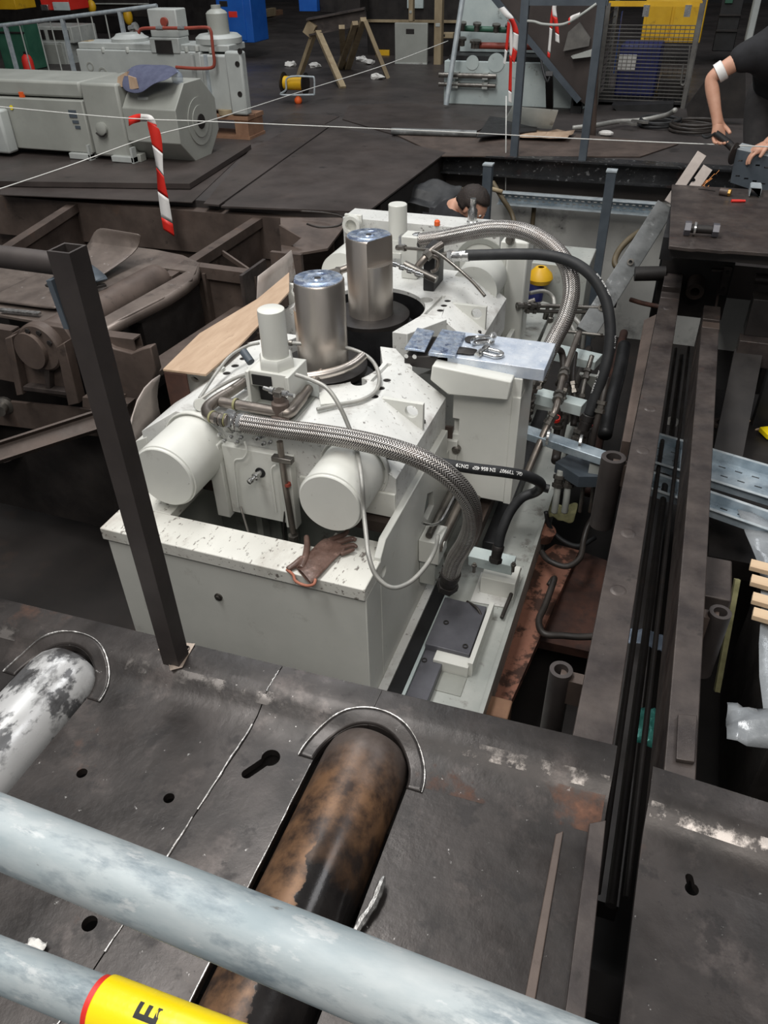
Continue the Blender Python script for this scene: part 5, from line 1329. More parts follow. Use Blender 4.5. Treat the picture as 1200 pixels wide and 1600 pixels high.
p = W(1198, 680, z=-.69); m = MB(); m.obox(p + Vector((0, 0, .015)), (.05, .09, .03), Matrix.Rotation(.5, 3, 'Z')); tag(obj('yellow_clip', m, 'sleeve', bevel=.004), 'small yellow clip on the dark ledge at the right edge', 'clip')
for i, (px, py, sz) in enumerate(((1145, 688, .05), (1158, 672, .03), (1168, 658, .025), (1160, 718, .02), (1188, 672, .03))):
    p = W(px, py, z=-.699); m = MB(); m.prism([p + Vector((sz * math.cos(a) * random.uniform(.6, 1.2), sz * .5 * math.sin(a) * random.uniform(.6, 1.2), 0)) for a in (0, 1.2, 2.4, 3.7, 5)], (0, 0, .006))
    tag(obj('wood_chip', m, 'batten'), ('largest pale chip on the dark ledge, nearest the big washer ring', 'pale chip on the dark ledge just left of the reddish one', 'reddish small chip on the dark ledge near the cross girder brace', 'small pale chip on the dark ledge nearest the cable tray', 'pale chip on the dark ledge close to the yellow clip')[i], 'chip', 'chips on the dark ledge')
# plastic film hanging over the right edge
m = MB(); rows = []
edge = [(1150, 802), (1165, 830), (1172, 860), (1182, 872), (1187, 905), (1186, 960), (1184, 1010), (1186, 1060), (1192, 1110), (1198, 1140)]
for (a_, b_) in edge:
    p = W(a_, b_, z=-.5); rows.append([p + Vector((.07 * k, random.uniform(-.01, .01), random.uniform(-.015, .03) - .0 * k)) for k in range(9)])
m.grid(rows); tag(obj('plastic_film', m, 'film', solid=.002, ang=25), 'grey plastic film wrapped over goods at the right edge', 'plastic film')
m = MB(); m.box(.64, 1.15, 1.95, 2.9, -1.45, -.56); tag(obj('wrapped_crate', m, 'dark', bevel=.01), 'dark crate under the grey plastic film at the right edge', 'crate')
crumple('crumpled shiny plastic bag at the right edge beside the right cover plate', 1195, 1150, -.35, .22, .14, .08, 'film', 'plastic_bag')
for i, (px, py) in enumerate(((1172, 882), (1173, 906), (1175, 934), (1176, 958))):
    a_ = W(px, py, z=-.45); m = MB(); m.bar(a_, a_ + Vector((.5, -.06, 0)), .05, .022); tag(obj('timber_batten', m, 'batten', bevel=.002), '%s pale timber batten from the far end at the right edge' % ('first', 'second', 'third', 'fourth')[i], 'batten', 'battens at the right edge')

# ================================================================ LEFT: ROLLER BED FRAMES
LF = thing('roller_bed_frame', 'brown rusty frame of crossing channel beams round the left pit', 'steel frame', (-3.4, 4.4, -.6))
zl = -.05
a_ = W(40, 308, z=zl); b_ = W(440, 338, z=zl)
m = MB(); m.section(a_ - Vector((.4, 0, 0)), b_ + Vector((.4, .01, 0)), [(-.07, 0), (.04, 0), (.04, -.30), (.02, -.30), (.02, -.03), (-.07, -.03)]); obj('back_beam', m, 'steelbrown', LF)
m = MB(); m.box(-5.4, -2.05, 5.02, 5.05, -1.3, -.31); obj('back_web', m, 'steelbrown', LF)
for pa, pb, nm in (((106, 320), (28, 372), 'left'), ((396, 344), (296, 408), 'right')):
    a_ = W(*pa, z=zl - .01); b_ = W(*pb, z=zl - .01); d = (b_ - a_)
    m = MB(); m.bar(a_ + Vector((0, .1, -.03)), b_ + d * .3 + Vector((0, 0, -.03)), .075, .06); obj('cross_beam', m, 'steelbrown', LF)
    m = MB(); m.bar(a_ + Vector((0, .1, -.25)), b_ + d * .3 + Vector((0, 0, -.25)), .02, .40); obj('cross_web', m, 'steelbrown', LF)
# short beam with square tube stubs right of the roller plate
y0 = 4.0
a_ = W(305, 412, z=-.05); b_ = W(392, 424, z=-.05)
m = MB(); m.sqtube(a_ + Vector((-.1, 0, -.035)), b_ + Vector((-.02, 0, -.035)), .07, .007, (0, 0, 1)); obj('tube_stub', m, 'steelbrown', LF)
m = MB(); m.box(a_.x - .1, b_.x + .02, 3.985, 4.0, -.42, -.085); obj('side_plate', m, 'steelbrown', LF)
m = MB(); m.box(a_.x - .1, b_.x + .05, 3.93, 4.0, -.435, -.42); obj('side_flange', m, 'steelbrown', LF)
m = MB(); m.box(b_.x - .005, b_.x + .015, 3.85, 4.15, -.44, -.03); obj('end_plate', m, 'railsteel', LF)
m = MB(); m.box(b_.x - .32, b_.x - .30, 3.94, 3.985, -.42, -.085); obj('rib', m, 'steelbrown', LF)
# lower diagonal beam towards the plywood
a_ = W(345, 508, z=-.30); b_ = W(215, 595, z=-.30); d = (b_ - a_)
m = MB(); m.bar(a_ - d * .4, b_ + d * .3, .12, .03); obj('lower_beam', m, 'steelbrown', LF)
m = MB(); m.box(-6, -2.1, 3.55, 3.60, -1.3, -.55); obj('lower_web', m, 'dark', LF)
m = MB(); m.box(-2.62, -2.10, 3.62, 3.95, -.62, -.58); obj('lower_flange', m, 'steelbrown', LF)
# gusset plates in the corner at the back
m = MB(); m.prism([W(438, 340, z=-.03), W(548, 340, z=-.03), W(512, 388, z=-.10), W(440, 400, z=-.12)], (0, 0, -.015)); obj('gusset', m, 'steelbrown', LF)
m = MB(); m.prism([W(436, 352, y=4.6), W(470, 372, y=4.6), W(440, 398, y=4.6)], (0, .015, 0)); obj('gusset', m, 'steelbrown', LF)
m = MB(); m.box(-2.33, -2.12, 4.25, 4.28, -.9, -.02); obj('corner_post', m, 'steelbrown', LF)
m = MB(); m.bar(W(338, 388, z=-.1), W(392, 425, z=-.18), .015, .03); obj('thin_stay', m, 'steelbrown', LF)

# roller plate with its half sunk roller
RP = thing('roller_plate', 'brown sheet steel plate with a roller set into it, left of the machine', 'cover plate', (-2.9, 3.6, -.12))
z0 = -.05
pts = [(312, 410), (300, 436), (255, 465), (150, 518), (0, 490), (0, 440), (95, 410), (215, 386), (245, 390), (285, 398)]
q = [W(a, b, z=z0) for a, b in pts]; q[4] = W(-120, 470, z=z0); q[5] = W(-140, 430, z=z0)
m = MB(); m.prism(q, (0, 0, -.02))
ra = W(262, 424, z=z0); rb = W(150, 478, z=z0)
h = MB(); h.bar(W(270, 420, z=z0), W(100, 512, z=z0), .20, .2)
obj('plate_body', m, 'scuffed', RP, bevel=.004, cuts=[h])
m = MB(); rows = []
for a, b in ((312, 410), (306, 428), (290, 442), (262, 460), (200, 491), (150, 518)):
    p = W(a, b, z=z0); rows.append([p, p + Vector((.012, -.01, -.02)), p + Vector((.012, -.012, -.055))])
m.grid(rows); obj('plate_lip', m, 'scuffed', RP, solid=.008)
a_ = W(252, 426, z=-.06); b_ = W(110, 504, z=-.06); d = (b_ - a_).normalized()
m = MB(); m.lathe([(0, 0), (.05, .003), (.075, .012), (.09, .035), (.095, .07), (.095, 1.1), (0, 1.1)], a_ + Vector((0, 0, -.03)), d, 40); obj('roller', m, 'steelbrown', RP)
m = MB(); m.box(-3.6, -2.65, 3.30, 3.9, -.55, -.14); obj('under_box', m, 'dark', RP)

# curved scrap plate lying on it
SP = thing('curved_plate', 'scuffed curved steel plate propped on the roller plate at the left', 'steel plate', W(110, 440, z=-.03))
L0 = [(-60, 452), (0, 462), (75, 489)]
rows = []
prof = [((-30, 470, -.03), (96, 487, -.03)), ((30, 440, -.02), (135, 447, -.02)), ((85, 415, .0), (165, 428, -.01)), ((125, 395, .02), (200, 405, .01)), ((140, 378, .06), (218, 388, .05)), ((145, 362, .12), (221, 375, .10)), ((156, 355, .15), (222, 366, .14))]
m = MB()
for (a, b, c), (d_, e, f) in prof:
    p = W(a, b, z=c); q = W(d_, e, z=f); rows.append([p.lerp(q, k / 5) for k in range(6)])
m.grid(rows); obj('plate_sheet', m, 'scuffed', SP, solid=.010, subd=1)
m = MB(); m.bar(W(0, 484, z=-.03), W(62, 490, z=-.03), .03, .012); obj('bright_edge', m, 'weld', SP)
t = thing('scrap_bracket', 'small dark bracket of bent strips lying on the curved plate behind the post', 'bracket', W(120, 440, z=.02))
m = MB(); rows = []
for (a, b), (c, d_) in (((120, 418), (140, 412)), ((128, 428), (152, 420)), ((140, 446), (166, 432)), ((150, 440), (168, 436))):
    p = W(a, b, z=.05); q = W(c, d_, z=.05); rows.append([p, q])
m.grid(rows); obj('strip', m, 'bluegrey', t, solid=.008)
m = MB(); m.bar(W(75, 448, z=.02), W(105, 425, z=.06), .05, .012); obj('leg', m, 'dark', t)
m = MB(); m.bar(W(135, 452, z=.02), W(165, 445, z=.02), .03, .012); obj('leg', m, 'dark', t)

# front frame with bearing housing
FF = thing('bearing_frame', 'heavy brown frame with a round bearing cover, left of the square post', 'bearing frame', (-2.8, 2.8, -.7))
Y = 2.80
def fy(px, py, dy=0): return W(px, py, y=Y + dy)
m = MB(); m.prism([fy(-30, 520), fy(20, 530), fy(30, 600), fy(-30, 588)], (0, .05, 0)); obj('side_plate', m, 'steelbrown', FF, bevel=.006)
m = MB(); m.prism([fy(16, 522), fy(40, 508), fy(60, 505), fy(100, 512), fy(112, 530), fy(100, 600), fy(120, 626), fy(38, 610)], (0, .04, 0)); obj('housing_plate', m, 'steelbrown', FF, bevel=.006)
m = MB(); m.prism([fy(100, 535), fy(112, 528), fy(135, 622), fy(118, 626)], (0, -.06, 0)); obj('rib', m, 'steelbrown', FF, bevel=.004)
m = MB(); m.prism([fy(18, 523), fy(28, 520), fy(46, 610), fy(36, 612)], (0, -.05, 0)); obj('rib', m, 'steelbrown', FF, bevel=.004)
m = MB(); m.prism([fy(76, 570), fy(84, 571), fy(86, 602), fy(79, 601)], (0, -.04, 0)); obj('rib', m, 'railsteel', FF, bevel=.003)
m = MB(); m.prism([fy(46, 597), fy(118, 606), fy(120, 612), fy(46, 604)], (0, -.05, 0)); obj('foot_ledge', m, 'railsteel', FF, bevel=.003)
c = fy(71, 538); m = MB(); m.lathe([(0, 0), (.115, 0), (.125, .01), (.125, .05), (0, .05)], c + Vector((0, -.05, 0)), (0, 1, 0), 40); obj('bearing_cover', m, 'steelbrown', FF)
m = MB(); m.cyl(c + Vector((-.03, -.05, -.03)), c + Vector((-.03, -.062, -.03)), .022, n=16); obj('cover_boss', m, 'railsteel', FF)
for k in range(5):
    a = PI * .15 + k * PI * .23; m = MB(); p = c + Vector((.095 * math.cos(a), -.052, .095 * math.sin(a))); m.hexnut(p, (0, -1, 0), .014, .008); obj('cover_bolt', m, 'dark', FF)
m = MB(); m.sqtube(fy(-40, 512, .03), fy(26, 522, .03), .06, .008); obj('tube_stub', m, 'steelbrown', FF)
m = MB(); m.sqtube(fy(150, 528, .06), fy(216, 536, .06), .065, .008); obj('tube_stub', m, 'steelbrown', FF)
m = MB(); m.prism([fy(120, 530), fy(160, 535), fy(178, 545), fy(205, 552), fy(222, 545), fy(235, 542), fy(244, 580), fy(226, 622), fy(210, 640), fy(140, 628)], (0, .05, 0)); obj('end_plate', m, 'steelbrown', FF, bevel=.006)
m = MB(); m.prism([fy(140, 612), fy(212, 622), fy(206, 638), fy(140, 628)], (0, -.06, 0)); obj('foot_ledge', m, 'steelbrown', FF, bevel=.003)
m = MB(); m.section(fy(-60, 620), fy(190, 646), [(0, -.16), (0, .0), (-.02, .0), (-.02, -.14), (-.12, -.14), (-.12, -.16)]); obj('base_channel', m, 'steelbrown', FF)
c = fy(8, 632); m = MB(); m.lathe([(0, 0), (.05, 0), (.05, .02), (.03, .03), (.03, .08), (0, .08)], c, (.4, -1, 0), 18); obj('lubrication_plug', m, 'nickel', FF)
m = MB(); m.box(-6, -2.1, 2.86, 2.9, -1.3, -.55); obj('lower_web', m, 'dark', FF)
# long angle iron crossing to the machine
a_ = W(-40, 722, z=-.58); b_ = W(215, 640, z=-.42)
m = MB(); m.section(a_, b_, [(-.04, -.03), (.05, -.03), (.05, .01), (.04, .01), (.04, -.02), (-.04, -.02)]); m2 = MB(); m2.bar(a_ + Vector((0, .02, .02)), b_ + Vector((0, .02, .02)), .10, .012)
t = thing('angle_iron', 'long rusty channel slanting down to the left below the bearing frame', 'channel', (a_ + b_) / 2)
m = MB(); m.channel(a_, b_, .10, .05, .010, (0, -.8, .6)); obj('channel_body', m, 'steelbrown', t)
m = MB(); rows = []
c = W(5, 690, z=-.75); m.pipe(c + Vector((-.3, .1, -.1)), c + Vector((.0, -.02, .02)), .13, .11, 28); tag(obj('duct_stub', m, 'railsteel'), 'end of a wide pipe down at the left edge below the frame', 'pipe')

# ================================================================ BACKGROUND LEFT: MOTOR ON ITS BASE PLATE
m = MB(); m.prism([W(0, 283, z=.05), W(296, 287, z=.05), W(392, 226, z=.05), W(330, 222, z=.05), W(-60, 240, z=.05), W(-80, 283, z=.05)], (0, 0, -.038))
tag(obj('base_plate', m, 'floorplate'), 'thick dark steel plate lying under the long grey motor', 'steel plate')
MO = thing('electric_motor', 'long grey electric motor with an octagonal end lying on the dark plate at the left', 'motor', (-5, 6.2, .05))
XM = -3.88
octp = [(273, 172), (308, 130), (325, 147), (333, 217), (297, 262), (282, 238)]
cy, cz, hw, hh = 6.10, .335, .31, .29
def octa(x, s=1.0, cut_=.42):
    r = []
    for a, b in ((1, cut_), (cut_, 1), (-cut_, 1), (-1, cut_), (-1, -cut_), (-cut_, -1), (cut_, -1), (1, -cut_)):
        r.append(Vector((x, cy + a * hw * s, cz + b * hh * s)))
    return r
m = MB(); m.prism(octa(XM), (-.50, 0, 0)); obj('end_housing', m, 'grey', MO, bevel=.006)
m = MB(); m.lathe([(0, 0), (.04, 0), (.045, .012), (.12, .012), (.12, .006), (.18, .006), (.18, 0)], (XM + .001, cy + .02, cz - .01), (1, 0, 0), 36); obj('end_rings', m, 'grey', MO)
m = MB(); m.cyl((XM, cy + .02, cz - .01), (XM + .02, cy + .02, cz - .01), .055, n=24); obj('shaft_hole', m, 'dark', MO)
m = MB(); m.box(XM - .86, XM - .505, cy - .32, cy + .28, .08, .63); obj('middle_housing', m, 'grey', MO, bevel=.02)
m = MB(); m.box(-6.6, XM - .865, cy - .33, cy + .27, .10, .50); obj('frame_body', m, 'grey', MO, bevel=.01)
m = MB(); m.box(-6.6, XM - .88, cy - .30, cy + .26, .51, .63); obj('top_box', m, 'grey', MO, bevel=.02)
m = MB(); m.box(-5.95, -5.52, cy - .46, cy - .335, .08, .42); obj('terminal_box', m, 'greylight', MO, bevel=.02)
for x in (-4.98, -4.55):
    m = MB(); m.box(x, x + .22, cy - .36, cy - .20, .052, .10); obj('foot', m, 'greylight', MO, bevel=.006)
    m = MB(); m.box(x + .2, x + .22, cy - .36, cy - .30, .05, .17); obj('foot_rib', m, 'greylight', MO)
m = MB(); m.box(XM - .5, XM - .42, cy - .30, cy - .22, .05, .11); obj('foot', m, 'grey', MO, bevel=.004)
for (x, z, w_, h_) in ((-4.86, .40, .075, .055), (-4.85, .34, .06, .022), (-4.84, .30, .05, .022)):
    m = MB(); m.box(x - w_ / 2, x + w_ / 2, cy - .337, cy - .3305, z - h_ / 2, z + h_ / 2); obj('rating_plate', m, 'bluegrey', MO, label='bluish rating plate')
p = Vector((-4.60, cy - .32, .30)); m = MB(); m.lathe([(0, 0), (.05, 0), (.05, .03), (.03, .04), (0, .04)], p, (0, -1, 0), 24); obj('lifting_boss', m, 'grey', MO)
m = MB(); m.tube([p + Vector((-.05 + .1 * k / 8, -.035, -.03 - .025 * math.sin(PI * k / 8))) for k in range(9)], .007, 8); obj('boss_ring', m, 'dark', MO)
p = W(18, 168, y=cy - .335); m = MB(); m.cyl(p, p + Vector((0, -.004, 0)), .018, n=16); obj('warning_sticker', m, 'sleeve', MO, label='small yellow round sticker')
p = W(223, 158, y=cy - .25); m = MB(); m.box(p.x - .05, p.x + .05, p.y - .0, p.y + .06, p.z - .02, p.z + .03); obj('lug', m, 'greylight', MO, bevel=.006)
p = W(33, 148, y=cy - .31); m = MB(); m.box(p.x - .02, p.x + .02, p.y - .004, p.y + .02, p.z - .02, p.z + .02); obj('sticker', m, 'orangeplastic', MO)
# cloth and cardboard lying on the motor
m = MB(); rows = []
base = [((185, 140), (197, 103), (225, 100)), ((205, 148), (215, 108), (245, 102)), ((222, 148), (235, 115), (262, 100)), ((238, 130), (255, 112), (275, 106)), ((262, 126), (272, 116), (284, 112))]
for r in base:
    rows.append([W(a, b, y=5.76 + .13 * k) for k, (a, b) in enumerate(r)])
m.grid(rows); tag(obj('slate_cloth', m, 'cloth', solid=.012, subd=2), 'slate blue cloth draped over the top of the grey motor', 'cloth')
t = thing('cardboard_pack', 'torn brown cardboard under the slate cloth on the motor', 'cardboard', W(200, 135, y=6.05))
m = MB(); m.prism([W(182, 137, y=5.84), W(184, 120, y=5.84), (W(198, 112, y=5.84)), W(202, 134, y=5.84)], (0, .18, 0)); obj('cardboard_body', m, 'ply', t)
m = MB(); m.prism([W(203, 140, y=5.78), W(200, 118, y=5.78), W(212, 122, y=5.78), W(216, 138, y=5.78)], (0, .01, 0)); obj('cardboard_flap', m, 'ply', t)
m = MB(); c = W(277, 122, y=5.98); m.sph(c, .05, (1.0, .8, 1.1)); tag(obj('blue_bag', m, 'bag'), 'crumpled clear bag with blue print at the end of the cloth', 'bag')

# second gearbox on a pallet
GB2 = thing('spare_gearbox', 'light grey gearbox with red brown pipes standing on a pallet behind the motor', 'gearbox', (-5.45, 8.2, .1))
y0 = 8.0
m = MB(); m.box(-6.50, -4.95, y0, 8.40, .12, .60); obj('case', m, 'greylight', GB2, bevel=.012)
m = MB(); m.box(-4.95, -4.62, y0 - .02, 8.25, .06, .58); obj('end_case', m, 'greylight', GB2, bevel=.02)
m = MB(); m.box(-4.62, -4.43, y0 - .08, y0 + .03, .04, .62); obj('end_flange', m, 'greylight', GB2, bevel=.02)
m = MB(); m.box(-6.48, -4.62, y0 + .03, 8.38, .60, .66); obj('top_flange', m, 'greylight', GB2, bevel=.008)
m = MB(); m.box(-5.53, -5.18, y0 - .01, 8.2, .58, .72); obj('window_box', m, 'greylight', GB2, bevel=.008)
m = MB(); m.box(-5.46, -5.26, y0 - .02, y0 + .0, .58, .70); obj('window_opening', m, 'dark', GB2)
m = MB(); m.box(-5.52, -5.18, y0 + .02, 8.22, .72, .97); obj('tower', m, 'greylight', GB2, bevel=.012)
p = Vector((-5.32, y0 + .02, .86)); m = MB(); m.cyl(p, p + Vector((0, -.03, 0)), .04, n=20); obj('tower_port', m, 'redpipe', GB2)
m = MB(); m.lathe([(0, 0), (.20, 0), (.20, .03), (.16, .05), (.14, .07), (0, .07)], (-5.95, 8.25, .66), (0, 0, 1), 32); obj('top_cover', m, 'greylight', GB2)
m = MB(); m.lathe([(0, 0), (.24, 0), (.24, .05), (.20, .08), (0, .08)], (-4.85, 8.25, .66), (0, 0, 1), 32); obj('top_cover', m, 'greylight', GB2)
m = MB(); m.lathe([(0, 0), (.11, 0), (.11, .2), (.09, .22), (.05, .24), (.05, .27), (0, .27)], (-4.84, 8.25, .72), (0, 0, 1), 28); obj('pump_motor', m, 'grey', GB2)
pipe_pts = [(160 + 57, 45), (245, 44), (285, 44), (315, 43), (328, 47), (330, 62), (334, 80), (335, 100), (325, 106), (300, 106), (290, 104)]
m = MB(); m.tube(spline([W(a, b, y=y0 - .10) for a, b in [(217, 52), (222, 45), (250, 44), (290, 44), (322, 43), (329, 48), (331, 60), (333, 80), (335, 98), (330, 106), (305, 107), (275, 105)]], 5), .016, 10); obj('oil_pipe', m, 'redpipe', GB2)
for px in (250, 284):
    p = W(px, 44, y=y0 - .10); m = MB(); m.cyl(p + Vector((-.04, 0, 0)), p + Vector((.04, 0, 0)), .021, n=14); obj('pipe_sleeve', m, 'chrome', GB2)
p = W(209, 45, y=y0 - .1); m = MB(); m.lathe([(0, 0), (.03, 0), (.03, .05), (.045, .06), (.045, .09), (0, .09)], p - Vector((.05, 0, 0)), (1, 0, .2), 16); obj('valve', m, 'chrome', GB2)
for px, py, r in ((141, 104, .045), (161, 114, .055)):
    p = W(px, py, y=y0); m = MB(); m.lathe([(r * .7, 0), (r, 0), (r, .006), (r * .7, .006)], p + Vector((0, .001, 0)), (0, -1, 0), 24); obj('ring_seat', m, 'grey', GB2)
for px, py in ((162, 82), (200, 82), (308, 80), (292, 81), (330, 83)):
    p = W(px, py, y=y0 + .01); m = MB(); m.lathe([(0, 0), (.022, 0), (.022, .04), (.016, .05), (0, .05)], p, (0, 0, 1), 12); obj('flange_nut', m, 'frame', GB2)
for px, py in ((375, 80), (371, 100), (375, 147)):
    p = W(px, py, y=y0 - .08); m = MB(); m.pipe(p + Vector((0, .002, 0)), p + Vector((0, -.006, 0)), .026, .016, 18); m.cyl(p + Vector((0, .002, 0)), p + Vector((0, -.001, 0)), .016, n=14); obj('bore', m, 'dark', GB2)
for x in (-5.03, -4.87, -4.62):
    m = MB(); m.bar((x, y0 - .03, .12), (x, y0 - .03, .58), .03, .03); obj('rib', m, 'greylight' if x != -4.87 else 'galv', GB2)
t = thing('wood_pallet', 'brown wooden pallet under the light grey gearbox', 'pallet', (-4.8, 7.3, -.0))
m = MB(); m.box(-5.65, -3.94, 7.04, 7.36, .0, .025); obj('bottom_board', m, 'palletwood', t)
for k in range(2):
    m = MB(); m.box(-5.65, -3.94, 7.04 + k * .17, 7.19 + k * .17, .165, .20); obj('deck_board', m, 'palletwood', t)
for x in (-5.6, -4.9, -4.09):
    m = MB(); m.box(x, x + .14, 7.05, 7.35, .026, .164); obj('pallet_block', m, 'palletwood', t)
p = W(352, 180, y=7.06); m = MB(); m.cyl((p.x, 7.10, .201), (p.x, 7.10, .245), .08, n=24); tag(obj('wood_disc', m, 'wood'), 'round pale wooden disc on the pallet under the gearbox', 'disc')
GB2.scale = (.8875,) * 3; GB2.location = (-4.837, 7.278, .263)
m = MB(); c = W(135, 76, y=7.2); m.prism([c + Vector(q) for q in ((-.07, 0, -.02), (.06, 0, -.03), (.09, 0, .02), (.04, 0, .07), (-.05, 0, .06))], (0, .08, 0)); tag(obj('wood_scrap', m, 'wood'), 'pale wooden scrap on the left end of the light grey gearbox', 'wood scrap')

# fence behind
FE = thing('barrier_fence', 'light galvanised barrier railing behind the motor at the far left', 'fence', (-8.0, 9.6, 0))
a_ = W(-60, 48, y=9.6); b_ = W(245, 9, y=9.6)
m = MB(); m.cyl(a_, b_, .024, n=12); obj('top_rail', m, 'galv', FE)
bt = .10
for px, r in ((8, .022), (97, .022), (187, .022)):
    p = W(px, 40 - (px - 8) * .123, y=9.6); m = MB(); m.bar(Vector((p.x, 9.6, 0)), p, r * 2, r * 2); obj('post', m, 'galv', FE)
for px in (30, 58, 78, 120, 142, 164):
    p = W(px, 40 - (px - 8) * .123, y=9.6); m = MB(); m.cyl(Vector((p.x, 9.6, bt)), p, .009, n=8); obj('picket', m, 'frame', FE)
m = MB(); m.cyl(Vector((a_.x, 9.6, bt)), Vector((b_.x, 9.6, bt)), .015, n=8); obj('bottom_rail', m, 'galv', FE)
# things behind the fence
def bg_box(name, mat, px0, px1, py0, py1, y, label, cat, dep=.5, parts=()):
    a = W(px0, py1, y=y); b = W(px1, py0, y=y)
    t = thing(name, label, cat, ((a.x + b.x) / 2, y + dep / 2, a.z))
    m = MB(); m.box(a.x, b.x, y, y + dep, max(a.z, -.28), b.z); obj('body', m, mat, t, bevel=.01)
    for (nm, mt, u0, u1, v0, v1, pr) in parts:
        m = MB(); m.box(a.x + (b.x - a.x) * u0, a.x + (b.x - a.x) * u1, y - pr, y + .01, a.z + (b.z - a.z) * v0, a.z + (b.z - a.z) * v1); obj(nm, m, mt, t, bevel=.004)
    return t
bg_box('gas_bottle_rack', 'green', 8, 34, 38, 108, 10.6, 'tall green steel container behind the barrier railing', 'container', .35, (('lid_band', 'dark', 0, 1, .8, .84, .02),))
bg_box('workbench', 'frame', 38, 110, 42, 66, 11.4, 'grey workbench behind the barrier railing', 'workbench', .6, (('drawer', 'dark', .06, .46, .2, .8, .015), ('drawer', 'dark', .54, .94, .2, .8, .015)))
bg_box('tool_cabinet', 'frame', 62, 100, 66, 122, 11.3, 'grey steel cabinet standing under the bench behind the railing', 'cabinet', .5, (('door', 'grey', .08, .92, .06, .94, .015),))
bg_box('red_machine', 'red', 66, 104, -10, 16, 12.2, 'red and pale blue machine at the top left behind the railing', 'machine', .5, (('blue_panel', 'bracket', .45, 1.0, .0, .5, .02), ('white_valve', 'chrome', .05, .3, .0, .35, .05)))
bg_box('yellow_crate', 'yellow', -10, 20, -8, 15, 12.5, 'yellow crate in the top left corner', 'crate', .5, (('rim', 'dark', 0, 1, .86, .93, .02),))
bg_box('dark_shelf', 'dark', 110, 230, -10, 26, 13.5, 'dark shelf unit at the top left behind the railing', 'shelf', .6, (('shelf_board', 'frame', 0, 1, .55, .6, .05),))
c = W(46, 108, y=9.9); t = thing('fire_extinguisher', 'red extinguisher standing behind the barrier railing', 'extinguisher', (c.x, 9.9, 0))
m = MB(); m.lathe([(0, 0), (.075, 0), (.075, .22), (.06, .27), (.025, .30), (0, .30)], (c.x, 9.9, 0.0), (0, 0, 1), 20); obj('bottle', m, 'red', t)
m = MB(); m.box(c.x - .02, c.x + .03, 9.88, 9.92, .29, .33); obj('valve', m, 'dark', t)
m = MB(); c = W(143, 10, y=12.8); m.sph(c, .08, (1, .8, 1.2)); tag(obj('yellow_helmet', m, 'yellow'), 'yellowish round object on the dark shelf at the top left', 'helmet')
c = W(200, 26, y=13.42); m = MB(); m.sph(c, .10, (.8, .8, 1.3)); tag(obj('yellow_sack', m, 'yellow'), 'dark yellow bundle right behind the end of the railing', 'bundle')
BC = bg_box('blue_cabinet', 'blue', 345, 390, -6, 66, 12.4, 'blue control cabinet behind the light grey gearbox', 'cabinet', .5, (('door', 'blue', .05, .8, .05, .95, .015), ('display', 'dark', .12, .35, .78, .9, .02), ('red_sticker', 'red', .35, .6, .55, .68, .018)))
t = thing('wood_pallet', 'small wooden pallet with boards on it behind the blue cabinet', 'pallet', W(408, 30, z=0))
for k in range(3):
    a_ = W(388, 30 - 4 * k, z=.05 + .10 * k); b_ = W(428, 22 - 4 * k, z=.05 + .10 * k); m = MB(); m.bar(a_, b_, .10, .05); obj('board', m, 'wood', t)
for f in (.1, .5, .9):
    p = W(388, 30, z=.03).lerp(W(428, 22, z=.03), f); m = MB(); m.box(p.x - .06, p.x + .06, p.y, p.y + .5, .0, .10); obj('pallet_block', m, 'palletwood', t)

# timber trestle with a beam
TR = thing('timber_trestle', 'timber trestle with a dark steel beam across its top in the back of the hall', 'trestle', (-4.5, 10.8, 0))
YT = 10.8
a_ = W(482, 42, y=YT); b_ = W(572, 25, y=YT + .2)
m = MB(); m.ibeam(a_, b_, .16, .19, .02); obj('steel_beam', m, 'railsteel', TR)
def leg(pt, pb): 
    m = MB(); a = W(*pt, y=YT); b = W(*pb, z=.0); m.bar(a, b, .075, .05); obj('leg', m, 'wood', TR)
leg((492, 48), (468, 118)); leg((497, 50), (536, 138)); leg((534, 42), (537, 106)); leg((568, 30), (543, 108)); leg((570, 32), (606, 122)); leg((555, 36), (530, 108))
m = MB(); m.bar(W(480, 40, y=YT + .02), W(492, 50, y=YT + .02), .12, .16); obj('packing_block', m, 'wood', TR)
# cable reel
t = thing('cable_reel', 'small cable reel with a yellow drum in a steel frame on the hall floor', 'cable reel', W(460, 145, z=0))
c = W(460, 130, y=9.0)
m = MB(); m.cyl(c + Vector((-.12, 0, 0)), c + Vector((.12, 0, 0)), .07, n=24); obj('drum', m, 'yellow', t)
for s in (-.13, .13):
    m = MB(); m.cyl(c + Vector((s, 0, 0)), c + Vector((s * 1.1, 0, 0)), .11, n=24); obj('drum_flange', m, 'dark', t)
m = MB(); q = [W(491, 148, y=8.9), W(491, 124, y=8.9), W(485, 120, y=8.9), W(450, 121, y=8.9), W(447, 140, y=8.9), W(440, 148, y=8.9), W(491, 148, y=8.9)]; m.tube(spline(q, 5), .010, 8); obj('reel_frame', m, 'galv', t)
p = W(466, 157, z=.03); m = MB(); m.sph(p, .045); obj('plug', m, 'orangeplastic', t)
